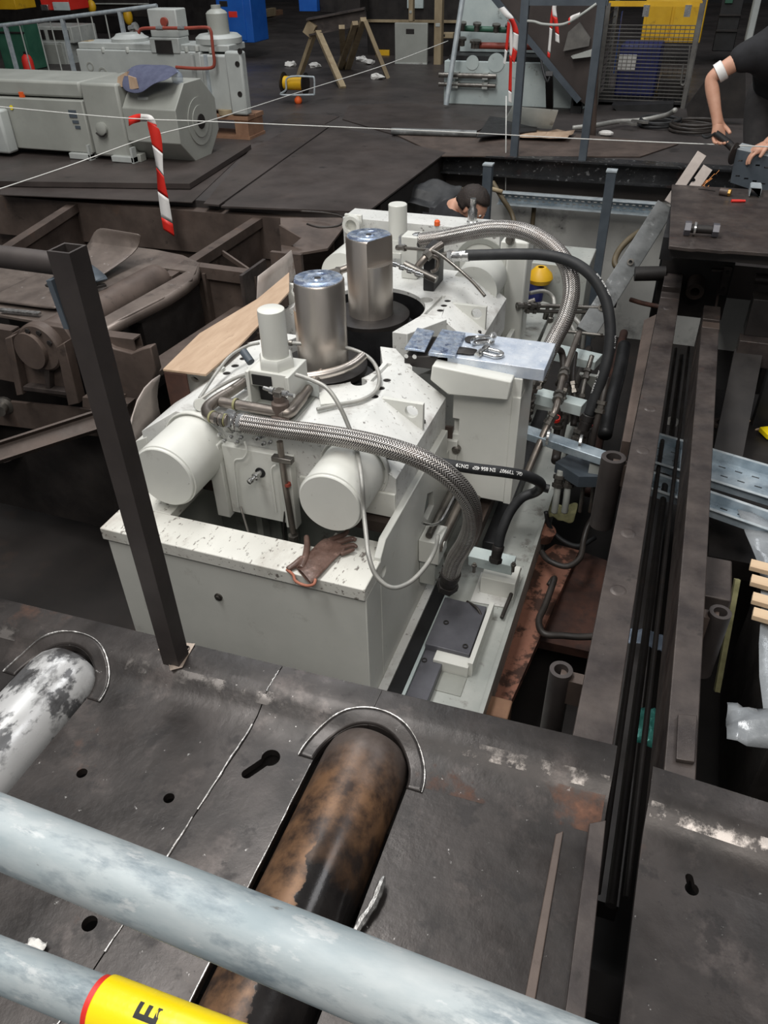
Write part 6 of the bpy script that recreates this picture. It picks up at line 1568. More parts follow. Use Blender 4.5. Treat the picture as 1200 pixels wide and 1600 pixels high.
# scraps on the floor
for px, py, lb in ((455, 100, 'crumpled paper left of the trestle'), (492, 102, 'crumpled paper under the trestle on its left'), (566, 92, 'pile of crumpled paper behind the trestle'), (576, 97, 'crumpled paper right behind the trestle'), (590, 120, 'flat paper scrap at the right foot of the trestle')):
    c = W(px, py, z=.03); m = MB(); m.sph(c, .06, (1.5, 1, .6), u=8, v=5)
    for v in m.bm.verts: v.co += Vector((random.uniform(-.02, .02), random.uniform(-.02, .02), random.uniform(-.015, .015)))
    tag(obj('paper_ball', m, 'paper', flat=True), lb, 'paper')
bg_box('grey_board', 'grey', 617, 668, 36, 101, 12.3, 'pale grey steel board leaning at the back of the hall', 'board', .05, (('dark_patch', 'dark', .35, .6, .74, .86, .004), ('stiffener', 'frame', 0, 1, .0, .06, .01)))
bg_box('timber_post', 'wood', 677, 691, -10, 102, 12.3, 'pale upright timber post at the back right of the grey board', 'timber', .12, (('nail_plate', 'frame', .2, .8, .55, .6, .006),))
bg_box('timber_post', 'wood', 638, 645, -10, 34, 12.6, 'short timber post rising behind the grey board', 'timber', .1, (('nail_plate', 'frame', .2, .8, .3, .4, .006),))
bg_box('timber_rail', 'wood', 683, 708, 51, 60, 12.42, 'short horizontal timber right of the tall timber post', 'timber', .1, (('bolt_head', 'dark', .4, .5, .3, .7, .006),))
bg_box('dark_store', 'dark', 575, 720, -10, 98, 13.2, 'dark storage rack at the back behind the grey board', 'rack', .6, (('shelf_board', 'wood', 0, 1, .60, .64, .05), ('white_goods', 'bracket', .45, .62, .80, 1.0, .04), ('orange_box', 'yellow', .1, .25, .05, .2, .04)))
t = bg_box('dark_column', 'dark', 500, 562, -10, 20, 12.6, 'dark steel column behind the trestle', 'column', .4, (('blue_film', 'blue', -.45, .0, .1, 1.0, .1),))
m = MB(); m.box(-15.7, -8.6, 15.5, 16, 0, .9); tag(obj('dark_bench', m, 'dark'), 'long dark bench far at the back left', 'bench')

# white tank with manifolds
TK = thing('hydraulic_tank', 'pale grey tank with pipes on its upper front, at the back of the hall', 'tank', (-2.0, 9.6, 0))
m = MB(); m.box(-2.70, -1.15, 9.30, 10.1, .0, .42); obj('tank_body', m, 'bracket', TK, bevel=.008)
m = MB(); m.box(-2.62, -1.15, 9.62, 9.9, .47, 1.3); obj('back_panel', m, 'bracket', TK, bevel=.006)
m = MB(); m.box(-2.66, -1.2, 9.34, 9.9, .425, .465); obj('gap_strip', m, 'black', TK)
for z, mt, r in ((.29, 'nickel', .026), (.20, 'nickel', .022)):
    m = MB(); m.cyl((-2.74, 9.24, z), (-2.10, 9.24, z), r, n=14); obj('front_bar', m, mt, TK)
    for x in (-2.55, -2.22):
        m = MB(); m.box(x - .03, x + .03, 9.22, 9.30, z - .03, z + .03); obj('bar_clamp', m, 'frame', TK)
m = MB(); m.cyl(W(718, 44, y=9.4), W(812, 48, y=9.4), .028, n=14); obj('upper_manifold', m, 'green', TK)
m = MB(); m.cyl(W(745, 71, y=9.4), W(835, 73, y=9.4), .032, n=14); obj('lower_manifold', m, 'redpipe', TK)
for px, py in ((722, 42), (745, 43), (775, 45), (795, 46), (722, 66), (740, 70), (745, 70)):
    p = W(px, py, y=9.36); m = MB(); m.lathe([(0, 0), (.03, 0), (.03, .05), (.045, .055), (.045, .075), (0, .075)], p + Vector((0, 0, -.03)), (.1, -.2, 1), 12); obj('valve', m, 'nickel', TK)
for px in (738, 775):
    m = MB(); c = W(px, 98, y=9.29); m.cyl(c, c + Vector((0, .01, 0)), .09 if px > 750 else .07, n=24); obj('sight_cover', m, 'bracket', TK)
m = MB(); m.cyl(W(697, 164, z=.03), W(724, -10, y=9.2), .028, n=14)
tag(obj('scaffold_tube', m, 'galv'), 'grey scaffold tube leaning against the pale tank', 'tube')
# dark hopper
HP = thing('dark_hopper', 'dark steel hopper or chute slanting down in front of the pale tank', 'hopper', (-1.3, 9.0, 0))
m = MB(); m.prism([W(775, -6, y=9.0), W(940, -6, y=9.0), W(930, 80, y=9.0), W(915, 165, y=9.0), W(895, 150, y=9.0), W(858, 98, y=9.0)], (0, .25, 0)); obj('chute', m, 'floorplate', HP, bevel=.006)
m = MB(); m.bar(W(768, -8, y=8.95), W(905, 158, y=8.95), .05, .05); obj('chute_edge', m, 'bluegrey', HP)
m = MB(); m.prism([W(892, 88, y=8.9), W(930, 76, y=8.9), W(928, 88, y=8.9), W(895, 92, y=8.9)], (0, .1, 0)); obj('chute_lip', m, 'frame', HP)
m = MB(); m.prism([W(880, 80, y=8.93), W(888, 50, y=8.93), W(905, 35, y=8.93), W(922, 60, y=8.93), W(920, 72, y=8.93)], (0, .05, 0)); obj('mesh_guard', m, 'mesh', HP)
for px0, px1, py0, py1 in ((905, 918, 90, 165), (898, 906, 120, 195)):
    m = MB(); a_ = W(px0, py0, y=9.1); b_ = W(px1, py1, y=9.1); m.box(min(a_.x, b_.x), max(a_.x, b_.x), 9.05, 9.15, max(0, b_.z), a_.z); obj('leg', m, 'black', HP)
m = MB(); m.bar(W(858, 115, y=8.8), W(859, 168, z=0.02), .07, .05); tag(obj('steel_bar', m, 'dark'), 'dark upright bar standing in front of the pale tank', 'bar')
P = spline([W(845, 92, y=8.95), W(850, 115, y=8.8), W(855, 128, y=8.78), W(859, 120, y=8.79)], 6); m = MB(); m.tube(P, .012, 8); tag(obj('dark_cable', m, 'black', ang=180), 'black cable hanging beside the dark upright bar', 'cable')
P = spline([W(824, 33, y=6.97), W(835, 34, y=6.96), W(850, 38, y=6.96), W(880, 38, y=6.96), W(905, 25, y=6.96), (W(932, 6, y=6.97))], 6); m = MB(); m.tube(P, .010, 8); tag(obj('sagging_cable', m, 'frame', ang=180), 'pale cable sagging between the blue grey posts at the top', 'cable')
# lost plates on the floor
m = MB(); m.prism([W(790, 188, z=.10), W(800, 168, z=.22), W(872, 174, z=.22), W(862, 202, z=.04), (W(840, 200, z=.05))], (0, 0, .012)); tag(obj('grey_sheet', m, 'frame'), 'bent pale grey sheet lying on the floor in front of the tank', 'sheet')
m = MB(); m.prism([W(765, 183, z=.05), W(788, 186, z=.05), W(840, 192, z=.05), W(838, 206, z=.05), W(745, 216, z=.05)], (0, 0, .01)); tag(obj('black_sheet', m, 'black'), 'black sheet lying under the bent pale grey one', 'sheet')
m = MB(); m.cyl(W(612, 205, z=.04), W(745, 209, z=.04), .03, n=14); tag(obj('floor_tube', m, 'strut'), 'grey tube lying on the floor plates behind the pit', 'tube')
m = MB(); m.prism([W(690, 245, z=.003), W(1000, 246, z=.003), W(1060, 226, z=.003), W(840, 205, z=.003), (W(620, 212, z=.003))], (0, 0, .008)); tag(obj('brown_plate', m, 'steelbrown'), 'long brown steel plate on the floor along the back of the pit', 'steel plate')

# ================================================================ POSTS AND BACK OF THE PIT
t = thing('guard_railing', 'blue grey square tube guard frame of two posts on the edge beam', 'guard frame', (-1.1, 7.0, 0))
for px, py in ((803, 245), (911, 242)):
    p = W(px, py, y=7.0); m = MB(); m.box(p.x - .03, p.x + .03, 6.97, 7.03, .005, 1.12); obj('post', m, 'bluegrey', t)
m = MB(); m.box(-1.42, -.78, 6.98, 7.02, 1.08, 1.12); obj('top_rail', m, 'bluegrey', t)
t = thing('pit_post', 'blue grey square post standing in the pit near its back wall, right one of two', 'post', W(935, 500, y=6.2))
a_ = W(956, 268, y=6.4); m = MB(); m.box(a_.x - .035, a_.x + .035, 6.37, 6.44, -1.5, a_.z); obj('post_tube', m, 'bluegrey', t)
m = MB(); m.box(a_.x - .04, a_.x + .04, 6.365, 6.445, a_.z, a_.z + .012); obj('post_cap', m, 'galv', t)
t = thing('pit_post', 'blue grey square post in the pit beside the crouching person', 'post', W(757, 300, y=6.4))
a_ = W(763, 258, y=6.4); m = MB(); m.box(a_.x - .035, a_.x + .035, 6.37, 6.44, -1.5, a_.z); obj('post_tube', m, 'bluegrey', t)
m = MB(); m.box(a_.x - .04, a_.x + .04, 6.365, 6.445, a_.z, a_.z + .012); obj('post_cap', m, 'galv', t)
a_ = W(780, 302, y=6.9); b_ = W(1035, 312, y=6.9)
t = thing('cable_tray', 'bright perforated cable tray along the back wall of the pit', 'cable tray', (a_ + b_) / 2)
m = MB(); m.box(a_.x, b_.x, 6.90, 6.905, a_.z - .07, a_.z + .02)
cs = []
for k in range(26):
    x = a_.x + (b_.x - a_.x) * (k + .5) / 26
    h = MB(); h.box(x - .012, x + .012, 6.8, 7.0, a_.z - .05, a_.z - .04); cs.append(h)
    h = MB(); h.box(x + .005, x + .03, 6.8, 7.0, a_.z - .022, a_.z - .012); cs.append(h)
obj('tray_web', m, 'tray', t, cuts=cs)
m = MB(); m.box(a_.x, b_.x, 6.82, 6.905, a_.z + .02, a_.z + .024); obj('tray_lip', m, 'galv', t)
m = MB(); m.box(a_.x, b_.x, 6.82, 6.905, a_.z - .074, a_.z - .07); obj('tray_lip', m, 'galv', t)
def back_cable(label, pts, r, mat):
    P = spline([W(a, b, y=c) for a, b, c in pts], 7); m = MB(); m.tube(P, r, 10); tag(obj('pit_cable', m, mat, ang=180), label, 'cable')
back_cable('olive cable hanging in front of the back wall, left one', [(770, 285, 6.8), (785, 310, 6.7), (800, 335, 6.7), (806, 370, 6.6), (805, 420, 6.6)], .02, 'cable')
back_cable('brown cable coming down the back wall right of the posts', [(835, 318, 6.95), (832, 350, 6.95), (828, 372, 6.9)], .02, 'cable')
back_cable('yellowish cable running along under the edge beam', [(700, 298, 6.7), (730, 296, 6.7), (760, 294, 6.7), (785, 300, 6.7)], .018, 'wood')
back_cable('dark cable bundle hanging behind the leaning strut, outer loop', [(1012, 355, 6.2), (985, 372, 6.0), (965, 395, 5.9), (962, 415, 5.8), (985, 425, 5.8)], .022, 'cable')
back_cable('dark cable bundle hanging behind the leaning strut, inner loop', [(1015, 345, 6.2), (1005, 370, 6.0), (985, 400, 5.8), (968, 440, 5.6), (958, 480, 5.5)], .02, 'black')
back_cable('dark hose lying down at the pit side left of the crouching person', [(640, 300, 6.4), (665, 296, 6.4), (690, 300, 6.4), (720, 298, 6.4)], .03, 'darkhose')
m = MB(); rows = []
for i in range(6):
    rows.append([W(612 + 14 * j + 6 * i, 320 - 8 * i + 2 * j, y=6.0 + .05 * i) + Vector((0, 0, random.uniform(-.05, .05))) for j in range(7)])
m.grid(rows); tag(obj('dark_tarpaulin', m, 'rubber', solid=.01, subd=1), 'dark crumpled tarpaulin in the pit corner left of the crouching person', 'tarpaulin')
m = MB(); p = W(600, 322, y=5.5); P = spline([W(480, 350, z=.02), W(500, 355, z=.02), W(530, 352, z=.02), W(536, 340, z=.02), W(510, 333, z=.02), W(470, 330, z=.02)], 8); m.tube(P, .007, 8)
tag(obj('wire_loop', m, 'darkhose', ang=180), 'loose wire loop on the floor plate edge left of the pit', 'wire')

# ================================================================ CAGE, SHELVES AND STACK AT THE BACK RIGHT
CG = thing('wire_cage', 'dark wire mesh pallet cage with one half open front at the back right', 'cage', (-.62, 9.9, 0))
x0, x1, yf, yb, zb, zt_ = -1.06, -.16, 9.6, 10.4, .06, .93
for x in (x0, x1):
    for y in (yf, yb):
        m = MB(); m.box(x - .022, x + .022, y - .022, y + .022, -.0, zt_); obj('corner_post', m, 'mesh', CG)
n = 21
def wires(y, zl, zh):
    for k in range(n):
        z = zl + (zh - zl) * k / (n - 1)
        m = MB(); m.bar((x0, y, z), (x1, y, z), .006, .008); obj('wire', m, 'mesh', CG)
wires(yf, zb, .74)
for k in range(19):
    x = x0 + (x1 - x0) * (k + .5) / 19; m = MB(); m.bar((x, yf + .006, zb), (x, yf + .006, .74), .005, .005); obj('upright_wire', m, 'dark', CG)
for x in (x0, x1):
    for k in range(12):
        z = zb + .07 * k; m = MB(); m.bar((x, yf, z), (x, yb, z), .005, .005); obj('side_wire', m, 'dark', CG)
m = MB(); m.box(x0, x1, yf, yb, .03, .06); obj('base_tray', m, 'black', CG)
m = MB(); m.box(x0, x1, yf - .02, yf + .02, zt_ - .03, zt_ + .015); obj('top_bar', m, 'yellow', CG, label='worn yellow top bar')
for px in (1010, 1075):
    p = W(px, 15, y=yf - .02); m = MB(); m.box(p.x - .03, p.x + .03, yf - .04, yf - .02, p.z - .06, p.z + .04); obj('latch', m, 'chrome', CG)
m = MB(); q = [W(1078, 72, y=yf - .02), W(1074, 110, y=yf - .02), W(1070, 130, y=yf - .02), W(1066, 133, y=yf - .02), W(1064, 128, y=yf - .02), W(1068, 100, y=yf - .02)]; m.tube(spline(q, 5), .008, 8); obj('gate_hook', m, 'mesh', CG)
m = MB(); m.box(-.90, -.48, 9.75, 10.25, .07, .55); tag(obj('navy_bin', m, 'navy', bevel=.02), 'navy blue plastic bin inside the wire cage', 'bin')
m = MB(); a_ = W(968, 85, y=9.74); m.box(a_.x, a_.x + .18, 9.735, 9.748, a_.z - .14, a_.z); tag(obj('paper_label', m, 'paper'), 'pale paper sheet stuck on the navy bin in the cage', 'paper sheet')
m = MB(); m.box(-.45, -.2, 9.75, 10.2, .07, .24); tag(obj('dark_box', m, 'dark', bevel=.01), 'low dark box inside the wire cage at its right', 'box')
t = thing('dark_truck', 'low dark trolley under the wire cage', 'trolley', (-.6, 9.5, 0))
m = MB(); m.prism([W(955, 165, y=9.3), W(1052, 162, y=9.3), W(1050, 178, y=9.3), (W(975, 184, y=9.3))], (0, .2, 0)); obj('trolley_deck', m, 'black', t)
for px in (985, 1040):
    p = W(px, 186, y=9.3); m = MB(); m.cyl(p, p + Vector((0, .06, 0)), .05, n=18); obj('wheel', m, 'rubber', t)
bg_box('yellow_machine', 'yellow', 1000, 1106, 0, 66, 12.8, 'yellow steel machine cover behind the wire cage', 'machine', .6, (('panel', 'yellow', .05, .45, .1, .9, .015), ('panel', 'yellow', .5, .92, .1, .9, .015)))
bg_box('blue_rack', 'blue', 958, 972, 18, 116, 11.8, 'narrow blue upright behind the wire cage at its left', 'upright', .12, (('bolt', 'dark', .3, .6, .8, .86, .01),))
bg_box('grey_column', 'greylight', 1163, 1192, -10, 66, 11.5, 'pale grey column behind the bending person', 'column', .25, (('edge', 'grey', 0, .12, 0, 1, .01),))
bg_box('dark_shelving', 'black', 1112, 1165, -10, 80, 13.2, 'dark shelving between the yellow machine and the pale column', 'shelving', .5, (('shelf_board', 'dark', 0, 1, .62, .66, .04), ('shelf_board', 'dark', 0, 1, .35, .39, .04), ('green_box', 'green', .15, .5, .84, .95, .04)))
t = thing('ramp_sheet', 'dark slanting steel sheet leaning behind the grinder hand', 'sheet', W(1090, 160, y=8.8))
m = MB(); m.prism([W(1072, 168, y=8.8), W(1115, 110, y=8.8), W(1165, 90, y=8.8), W(1165, 185, y=8.8), W(1075, 185, y=8.8)], (0, .1, 0)); obj('sheet_body', m, 'dark', t)
# coils of hose and tools on the floor
def coil(label, px, py, r, n, z, mat='rubber'):
    c = W(px, py, z=z); P = []
    for k in range(n * 20 + 1):
        a = 2 * PI * k / 20; P.append(c + Vector((r * (1 + .04 * math.sin(a * .37)) * math.cos(a), r * math.sin(a), .02 + .012 * k / 20 + .01 * math.sin(a * 1.3))))
    m = MB(); m.tube(P, .015, 8); tag(obj('hose_coil', m, mat, ang=180), label, 'hose coil')
coil('coil of dark hose on the floor beside the grinder hand', 1085, 205, .22, 5, 0, 'darkhose')
coil('heap of black hose under the wire cage', 1030, 198, .18, 4, 0)
m = MB(); P = spline([W(895, 200, z=.03), W(930, 196, z=.06), (W(965, 190, z=.05)), W(1000, 188, z=.05), W(1040, 180, z=.12), W(1055, 172, z=.2)], 8); m.tube(P, .022, 10); tag(obj('floor_hose', m, 'greyhose', ang=180), 'grey hose lying on the floor in front of the wire cage', 'hose')
for px, py, lb in ((986, 195, 'open jaw spanner lying on the floor left of the black hose heap'), (1004, 192, 'second open jaw spanner on the floor close to the black hose heap')):
    c = W(px, py, z=.05); m = MB(); m.prism([c + Vector(q) for q in ((-.10, .05, 0), (-.02, .03, 0), (.02, .05, 0), (.06, .04, 0), (.05, .015, 0), (.02, .012, 0), (.015, -.012, 0), (.05, -.02, 0), (.055, -.04, 0), (.0, -.045, 0), (-.04, -.01, 0), (-.11, .01, 0))], (0, 0, .02)); tag(obj('open_spanner', m, 'mesh'), lb, 'spanner')
for px, py, lb in ((947, 208, 'small white crumpled paper on the floor before the cage'),):
    c = W(px, py, z=.03); m = MB(); m.sph(c, .05, (1.4, 1, .5), u=8, v=5); tag(obj('paper_ball', m, 'paper', flat=True), lb, 'paper')
m = MB(); c = W(842, 212, z=.02); rows = []
for i in range(5):
    rows.append([W(788 + 14 * j + 3 * i, 215 - 3 * i + j * .6, z=.03) + Vector((0, 0, random.uniform(0, .03))) for j in range(8)])
m.grid(rows); tag(obj('brown_paper', m, 'ply', solid=.004), 'strip of brown paper lying along the back of the pit', 'paper')
m = MB(); a_ = W(935, 60, y=7.8); m.cyl(W(932, 75, y=7.9), W(926, 212, z=0), .028, n=12); tag(obj('rusty_tube', m, 'steelbrown'), 'rusty upright tube behind the right blue grey post', 'tube')

# ================================================================ BARRIER LINE AND TAPES
m = MB(); A_ = W(-40, 163, y=4.65); m.tube(spline([A_, W(150, 181, y=4.75), W(240, 187, y=4.82), W(330, 190, y=4.95), W(700, 206, y=5.7), W(910, 217, y=5.9), W(1240, 231, y=5.2)], 10), .0036, 6); tag(obj('barrier_line', m, 'rope', ang=180), 'thin white line stretched across the hall above the pit', 'line')
m = MB(); m.tube(spline([W(-30, 305, y=3.6), W(105, 260, y=4.4), W(230, 215, y=4.9), W(330, 188, y=5.4), W(480, 140, y=7.4), W(600, 102, y=8.3), W(700, 64, y=9.1)], 10), .0036, 6); tag(obj('barrier_line', m, 'rope', ang=180), 'thin white line running back from the left edge to the scaffold tube', 'line')
m = MB(); m.tube([W(791, 150, y=7.2), W(790, 300, y=7.0)], .005, 6); tag(obj('hanging_wire', m, 'rope', ang=180), 'thin wire hanging down in front of the back wall of the pit', 'wire')
def tape(label, pts, y, wd, dash, start='red'):
    """barrier tape: a folded strip split in red and white pieces"""
    P = spline([W(a, b, y=y) if len((a, b)) == 2 else 0 for a, b in pts], 10)
    t = thing('barrier_tape', label, 'barrier tape', P[-1])
    acc = 0; cur = [0]; segs = []; colr = start
    for i in range(1, len(P)):
        acc += (P[i] - P[i - 1]).length; cur.append(i)
        if acc > dash or i == len(P) - 1:
            segs.append((colr, cur)); cur = [i]; acc = 0; colr = 'tapewhite' if colr == 'red' else 'red'
    for k, (c_, ids) in enumerate(segs):
        if len(ids) < 2: continue
        m = MB(); rows = []
        for i in ids:
            tw = .35 * math.sin(i * .22)
            d = (P[min(i + 1, len(P) - 1)] - P[max(i - 1, 0)]).normalized()
            a = d.cross(Vector((0, 1, 0))).normalized()
            e = (a * math.cos(tw) + Vector((0, 1, 0)) * math.sin(tw)) * wd / 2
            sk = d * wd * .3
            rows.append([P[i] - e - sk, P[i] + e + sk])
        m.grid(rows); obj('red_stripe' if c_ == 'red' else 'white_stripe', m, c_, t, solid=.0015)
    return t
tape('red and white barrier tape hanging from the line in front of the grey motor', [(239, 195), (244, 218), (249, 260), (255, 305), (264, 364)], 4.82, .075, .145, 'red')
tape('short knotted end of red and white tape over the line at the grey motor', [(201, 190), (210, 186), (222, 184), (234, 186), (239, 196)], 4.83, .05, .10, 'red')
tape('long thin red and white tape hanging before the pale tank', [(795, 30), (799, 60), (798, 100), (797, 140), (797, 160)], 7.9, .03, .28, 'tapewhite')
tape('knotted red and white tape above the long thin one', [(783, 12), (792, 22), (800, 32), (806, 50), (805, 75), (801, 95)], 7.85, .045, .12, 'tapewhite')
tape('short red and white tape left of the long thin one', [(795, 35), (793, 60), (790, 85), (788, 100)], 7.88, .025, .2, 'red')
tape('red and white tape hanging from the top of the hopper', [(869, 0), (866, 15), (870, 45), (871, 66)], 7.9, .035, .12, 'tapewhite')
tape('second red and white tape hanging beside the hopper', [(866, 5), (862, 30), (860, 55), (857, 90)], 7.95, .025, .18, 'red')
tape('bit of red and white tape at the right of the hopper', [(905, 24), (895, 28), (888, 34)], 6.955, .035, .07, 'tapewhite')

# ================================================================ PEOPLE
def skin_mesh(name, verts, edges, radii, root, mat, parent, sub=2, label=None):
    me = bpy.data.meshes.new(name); off = wloc(parent)
    me.from_pydata([Vector(v) - off for v in verts], edges, [])
    o = bpy.data.objects.new(name, me); col.objects.link(o); o.parent = parent
    q = o.modifiers.new('skin', 'SKIN'); q.use_smooth_shade = True
    for i, r in enumerate(radii):
        sv = me.skin_vertices[0].data[i]; sv.radius = (r, r) if not isinstance(r, tuple) else r
        sv.use_root = (i == root)
    s = o.modifiers.new('sub', 'SUBSURF'); s.levels = sub; s.render_levels = sub
    bpy.context.view_layer.update()
    dg = bpy.context.evaluated_depsgraph_get()
    nm = bpy.data.meshes.new_from_object(o.evaluated_get(dg), depsgraph=dg)
    o.modifiers.clear(); o.data = nm; nm.materials.clear(); nm.materials.append(MT[mat])
    nm.polygons.foreach_set('use_smooth', [True] * len(nm.polygons))
    if label: o['label'] = label
    return o

def chain(lst):
    """several limbs: [[(pt, r), ...], ...]; a limb whose first point equals an earlier point joins it"""
    vs, rs, es, idx = [], [], [], {}
    for limb in lst:
        prev = None
        for p, r in limb:
            k = tuple(round(c, 4) for c in p)
            if k not in idx: idx[k] = len(vs); vs.append(Vector(p)); rs.append(r)
            i = idx[k]
            if prev is not None and prev != i: es.append((prev, i))
            prev = i
    return vs, es, rs

def hand_limbs(w, d, pn, side, L=.18, curl=.5):
    """palm and five fingers: w wrist, d direction, pn palm normal, side towards the thumb"""
    d = Vector(d).normalized(); pn = Vector(pn); pn = (pn - d * pn.dot(d)).normalized(); s = Vector(side); s = (s - d * s.dot(d) - pn * s.dot(pn)).normalized()
    w = Vector(w); limbs = []
    palm = w + d * (L * .30)
    limbs.append([(w, .027), (palm, .036)])
    for i, ln in enumerate((.42, .47, .44, .35)):
        o = 1.0 - i * .66
        b = palm + d * (L * .20) + s * (o * L * .17)
        c1 = b + (d * math.cos(curl) + pn * math.sin(curl)) * (L * ln * .42)
        c2 = c1 + (d * math.cos(curl * 2) + pn * math.sin(curl * 2)) * (L * ln * .34)
        c3 = c2 + (d * math.cos(curl * 2.8) + pn * math.sin(curl * 2.8)) * (L * ln * .26)
        limbs.append([(palm, .036), (b, .0125), (c1, .0105), (c2, .0095), (c3, .008)])
    tb = w + d * (L * .18) + s * (L * .20)
    t1 = tb + (d * .75 + s * .55 + pn * .35).normalized() * (L * .20); t2 = t1 + (d * .8 + s * .1 + pn * .55).normalized() * (L * .17)
    limbs.append([(w, .027), (tb, .016), (t1, .0125), (t2, .010)])
    return limbs

def head(t, c, f, up, r=.105):
    """head with face: c centre, f facing direction"""
    f = Vector(f).normalized(); up = Vector(up); up = (up - f * up.dot(f)).normalized(); s = f.cross(up)
    R = Matrix((s, f, up)).transposed()
    m = MB(); m.sph(c, r, (.80, .98, 1.12), R, 24, 16)
    for v in m.bm.verts:
        q = R.transposed() @ (v.co - Vector(c))
        if q.z < 0: q.x *= 1 - .25 * (-q.z / (r * 1.1)); q.y = q.y * (1 - .08 * (-q.z / r)) + .012 * (-q.z / r)
        v.co = Vector(c) + R @ q
    obj('head', m, 'skin', t, ang=180)
    def at(x, y, z): return Vector(c) + R @ Vector((x * r, y * r, z * r))
    m = MB(); m.lathe([(0, 0), (.022, .005), (.016, .03), (.006, .048), (0, .05)], at(0, .84, -.28), R @ Vector((0, .25, 1)), 12); obj('nose', m, 'skin', t)
    for sx in (-1, 1):
        m = MB(); m.sph(at(sx * .30, .85, .08), .012, (1.2, .7, .8), R); ey = obj('eye', m, 'tapewhite', t)
        m = MB(); m.sph(at(sx * .30, .925, .07), .0065, (1, .6, 1), R, 8, 6); obj('iris', m, 'hair', ey)
        m = MB(); m.sph(at(sx * .80, -.05, -.02), .03, (.35, .8, 1.15), R); obj('ear', m, 'skin', t)
    m = MB(); m.sph(at(0, .84, -.55), .02, (1.25, .4, .35), R); obj('mouth', m, 'glovelining', t)
    m = MB(); m.sph(at(0, -.10, .16), r * 1.06, (.84, .98, 1.05), R, 28, 18)
    bad = [v for v in m.bm.verts if (lambda q: q.z < -.30 * r or (q.y > .50 * r and q.z < .55 * r) or (q.y > .1 * r and q.z < .12 * r))(R.transposed() @ (v.co - Vector(c)))]
    bmesh.ops.delete(m.bm, geom=bad, context='VERTS')
    for v in m.bm.verts: v.co += (v.co - Vector(c)).normalized() * random.uniform(-.002, .006)
    obj('hair', m, 'hair', t, ang=180, solid=.012)

# person at the right, bending over the tray with a grinder
P1 = thing('person', 'person in black short sleeves bending over a tray with a grinder at the right edge', 'person', (.42, 5.9, -.22))
sh = W(1163, 88, y=5.50); el = W(1110, 122, y=5.48); wr = W(1121, 190, y=5.42); hd = W(1122, 208, y=5.40)
pel = Vector((.44, 5.86, .68)); sp = Vector((.43, 5.80, .84)); ch = Vector((.42, 5.64, .98)); nk = Vector((.44, 5.50, 1.07)); hc = Vector((.45, 5.40, 1.14))
shL = Vector((.63, 5.56, 1.0)); elL = Vector((.66, 5.48, .74)); wrL = W(1200, 226, y=5.40)
kR = W(1184, 235, y=5.55); aR = Vector((.36, 5.80, -.15)); tR = Vector((.36, 5.62, -.19)); hR = Vector((.35, 5.84, .64))
hL = Vector((.53, 5.84, .64)); kL = Vector((.60, 5.60, .30)); aL = Vector((.58, 5.84, -.15)); tL = Vector((.58, 5.66, -.19))
limbs = [[(pel, .12), (sp, .11), (ch, .115), (nk, .055), (nk.lerp(hc, .6), .055)],
         [(ch, .115), (sh, .055), (sh.lerp(el, .5), .050), (el, .041), (el.lerp(wr, .35), .042), (wr, .029)],
         [(ch, .115), (shL, .055), (elL, .042), (wrL, .029)],
         [(pel, .12), (hR, .085), (kR, .062), (aR, .042), (tR, .04)], [(pel, .12), (hL, .085), (kL, .062), (aL, .042), (tL, .04)]]
limbs += [[(p if (Vector(p) - wr).length > 1e-6 else wr, r) for p, r in lb] for lb in hand_limbs(wr, hd - wr, (.3, -.6, -.2), (1, 0, 0), .18, .55)]
limbs += [[(p if (Vector(p) - wrL).length > 1e-6 else wrL, r) for p, r in lb] for lb in hand_limbs(wrL, (-.6, -.25, -.3), (0, 0, -1), (0, -1, .2), .17, .45)]
v, e, r = chain(limbs); skin_mesh('body', v, e, r, 0, 'skin', P1)
head(P1, hc + Vector((0, -.05, .05)), (-.15, -1, -.7), (0, -.5, .8))
v, e, r = chain([[(pel + Vector((0, 0, -.02)), .165), (sp, .165), (ch, .178), (nk, .085)], [(ch, .168), (sh, .085), (sh.lerp(el, .42), .070)], [(ch, .168), (shL, .085), (shL.lerp(elL, .5), .070)]])
skin_mesh('shirt', v, e, r, 0, 'tshirt', P1)
v, e, r = chain([[(pel + Vector((0, -.02, .13)), .155), (pel - Vector((0, 0, .02)), .155), (hR, .112), (kR, .082), (aR + Vector((0, 0, .05)), .065)], [(pel - Vector((0, 0, .02)), .155), (hL, .112), (kL, .082), (aL + Vector((0, 0, .05)), .065)]])
skin_mesh('trousers', v, e, r, 0, 'trouser', P1)
for a in (aR, aL):
    m = MB(); m.sph(a + Vector((0, -.08, -.02)), .06, (.8, 2.0, .75)); obj('boot', m, 'black', P1)
a_ = sh.lerp(el, .58); b_ = sh.lerp(el, .80); m = MB(); m.lathe([(.050, 0), (.054, .004), (.053, (b_ - a_).length), (.047, (b_ - a_).length)], a_, b_ - a_, 20); obj('arm_bandage', m, 'tapewhite', P1, solid=.004, label='white bandage above the elbow')
# grinder in the hand
g0 = W(1135, 222, y=5.36)
t = thing('angle_grinder', 'dark angle grinder held down on the tray by the bending person', 'grinder', g0)
m = MB(); m.tube([W(1118, 208, y=5.37), W(1126, 214, y=5.365), W(1140, 226, y=5.36)], [.018, .020, .022], 14); obj('motor_body', m, 'rubber', t)
m = MB(); m.cyl(W(1140, 226, y=5.36), W(1148, 234, y=5.35), .022, n=16); obj('gear_head', m, 'dark', t)
m = MB(); c = W(1146, 240, y=5.345); m.cyl(c, c + Vector((.006, -.003, .0)), .06, n=28); obj('disc', m, 'dark', t)
m = MB(); m.tube(spline([W(1118, 208, y=5.37), W(1105, 215, y=5.4), W(1098, 212, y=5.5)], 5), .008, 8); obj('power_cable', m, 'rubber', t)
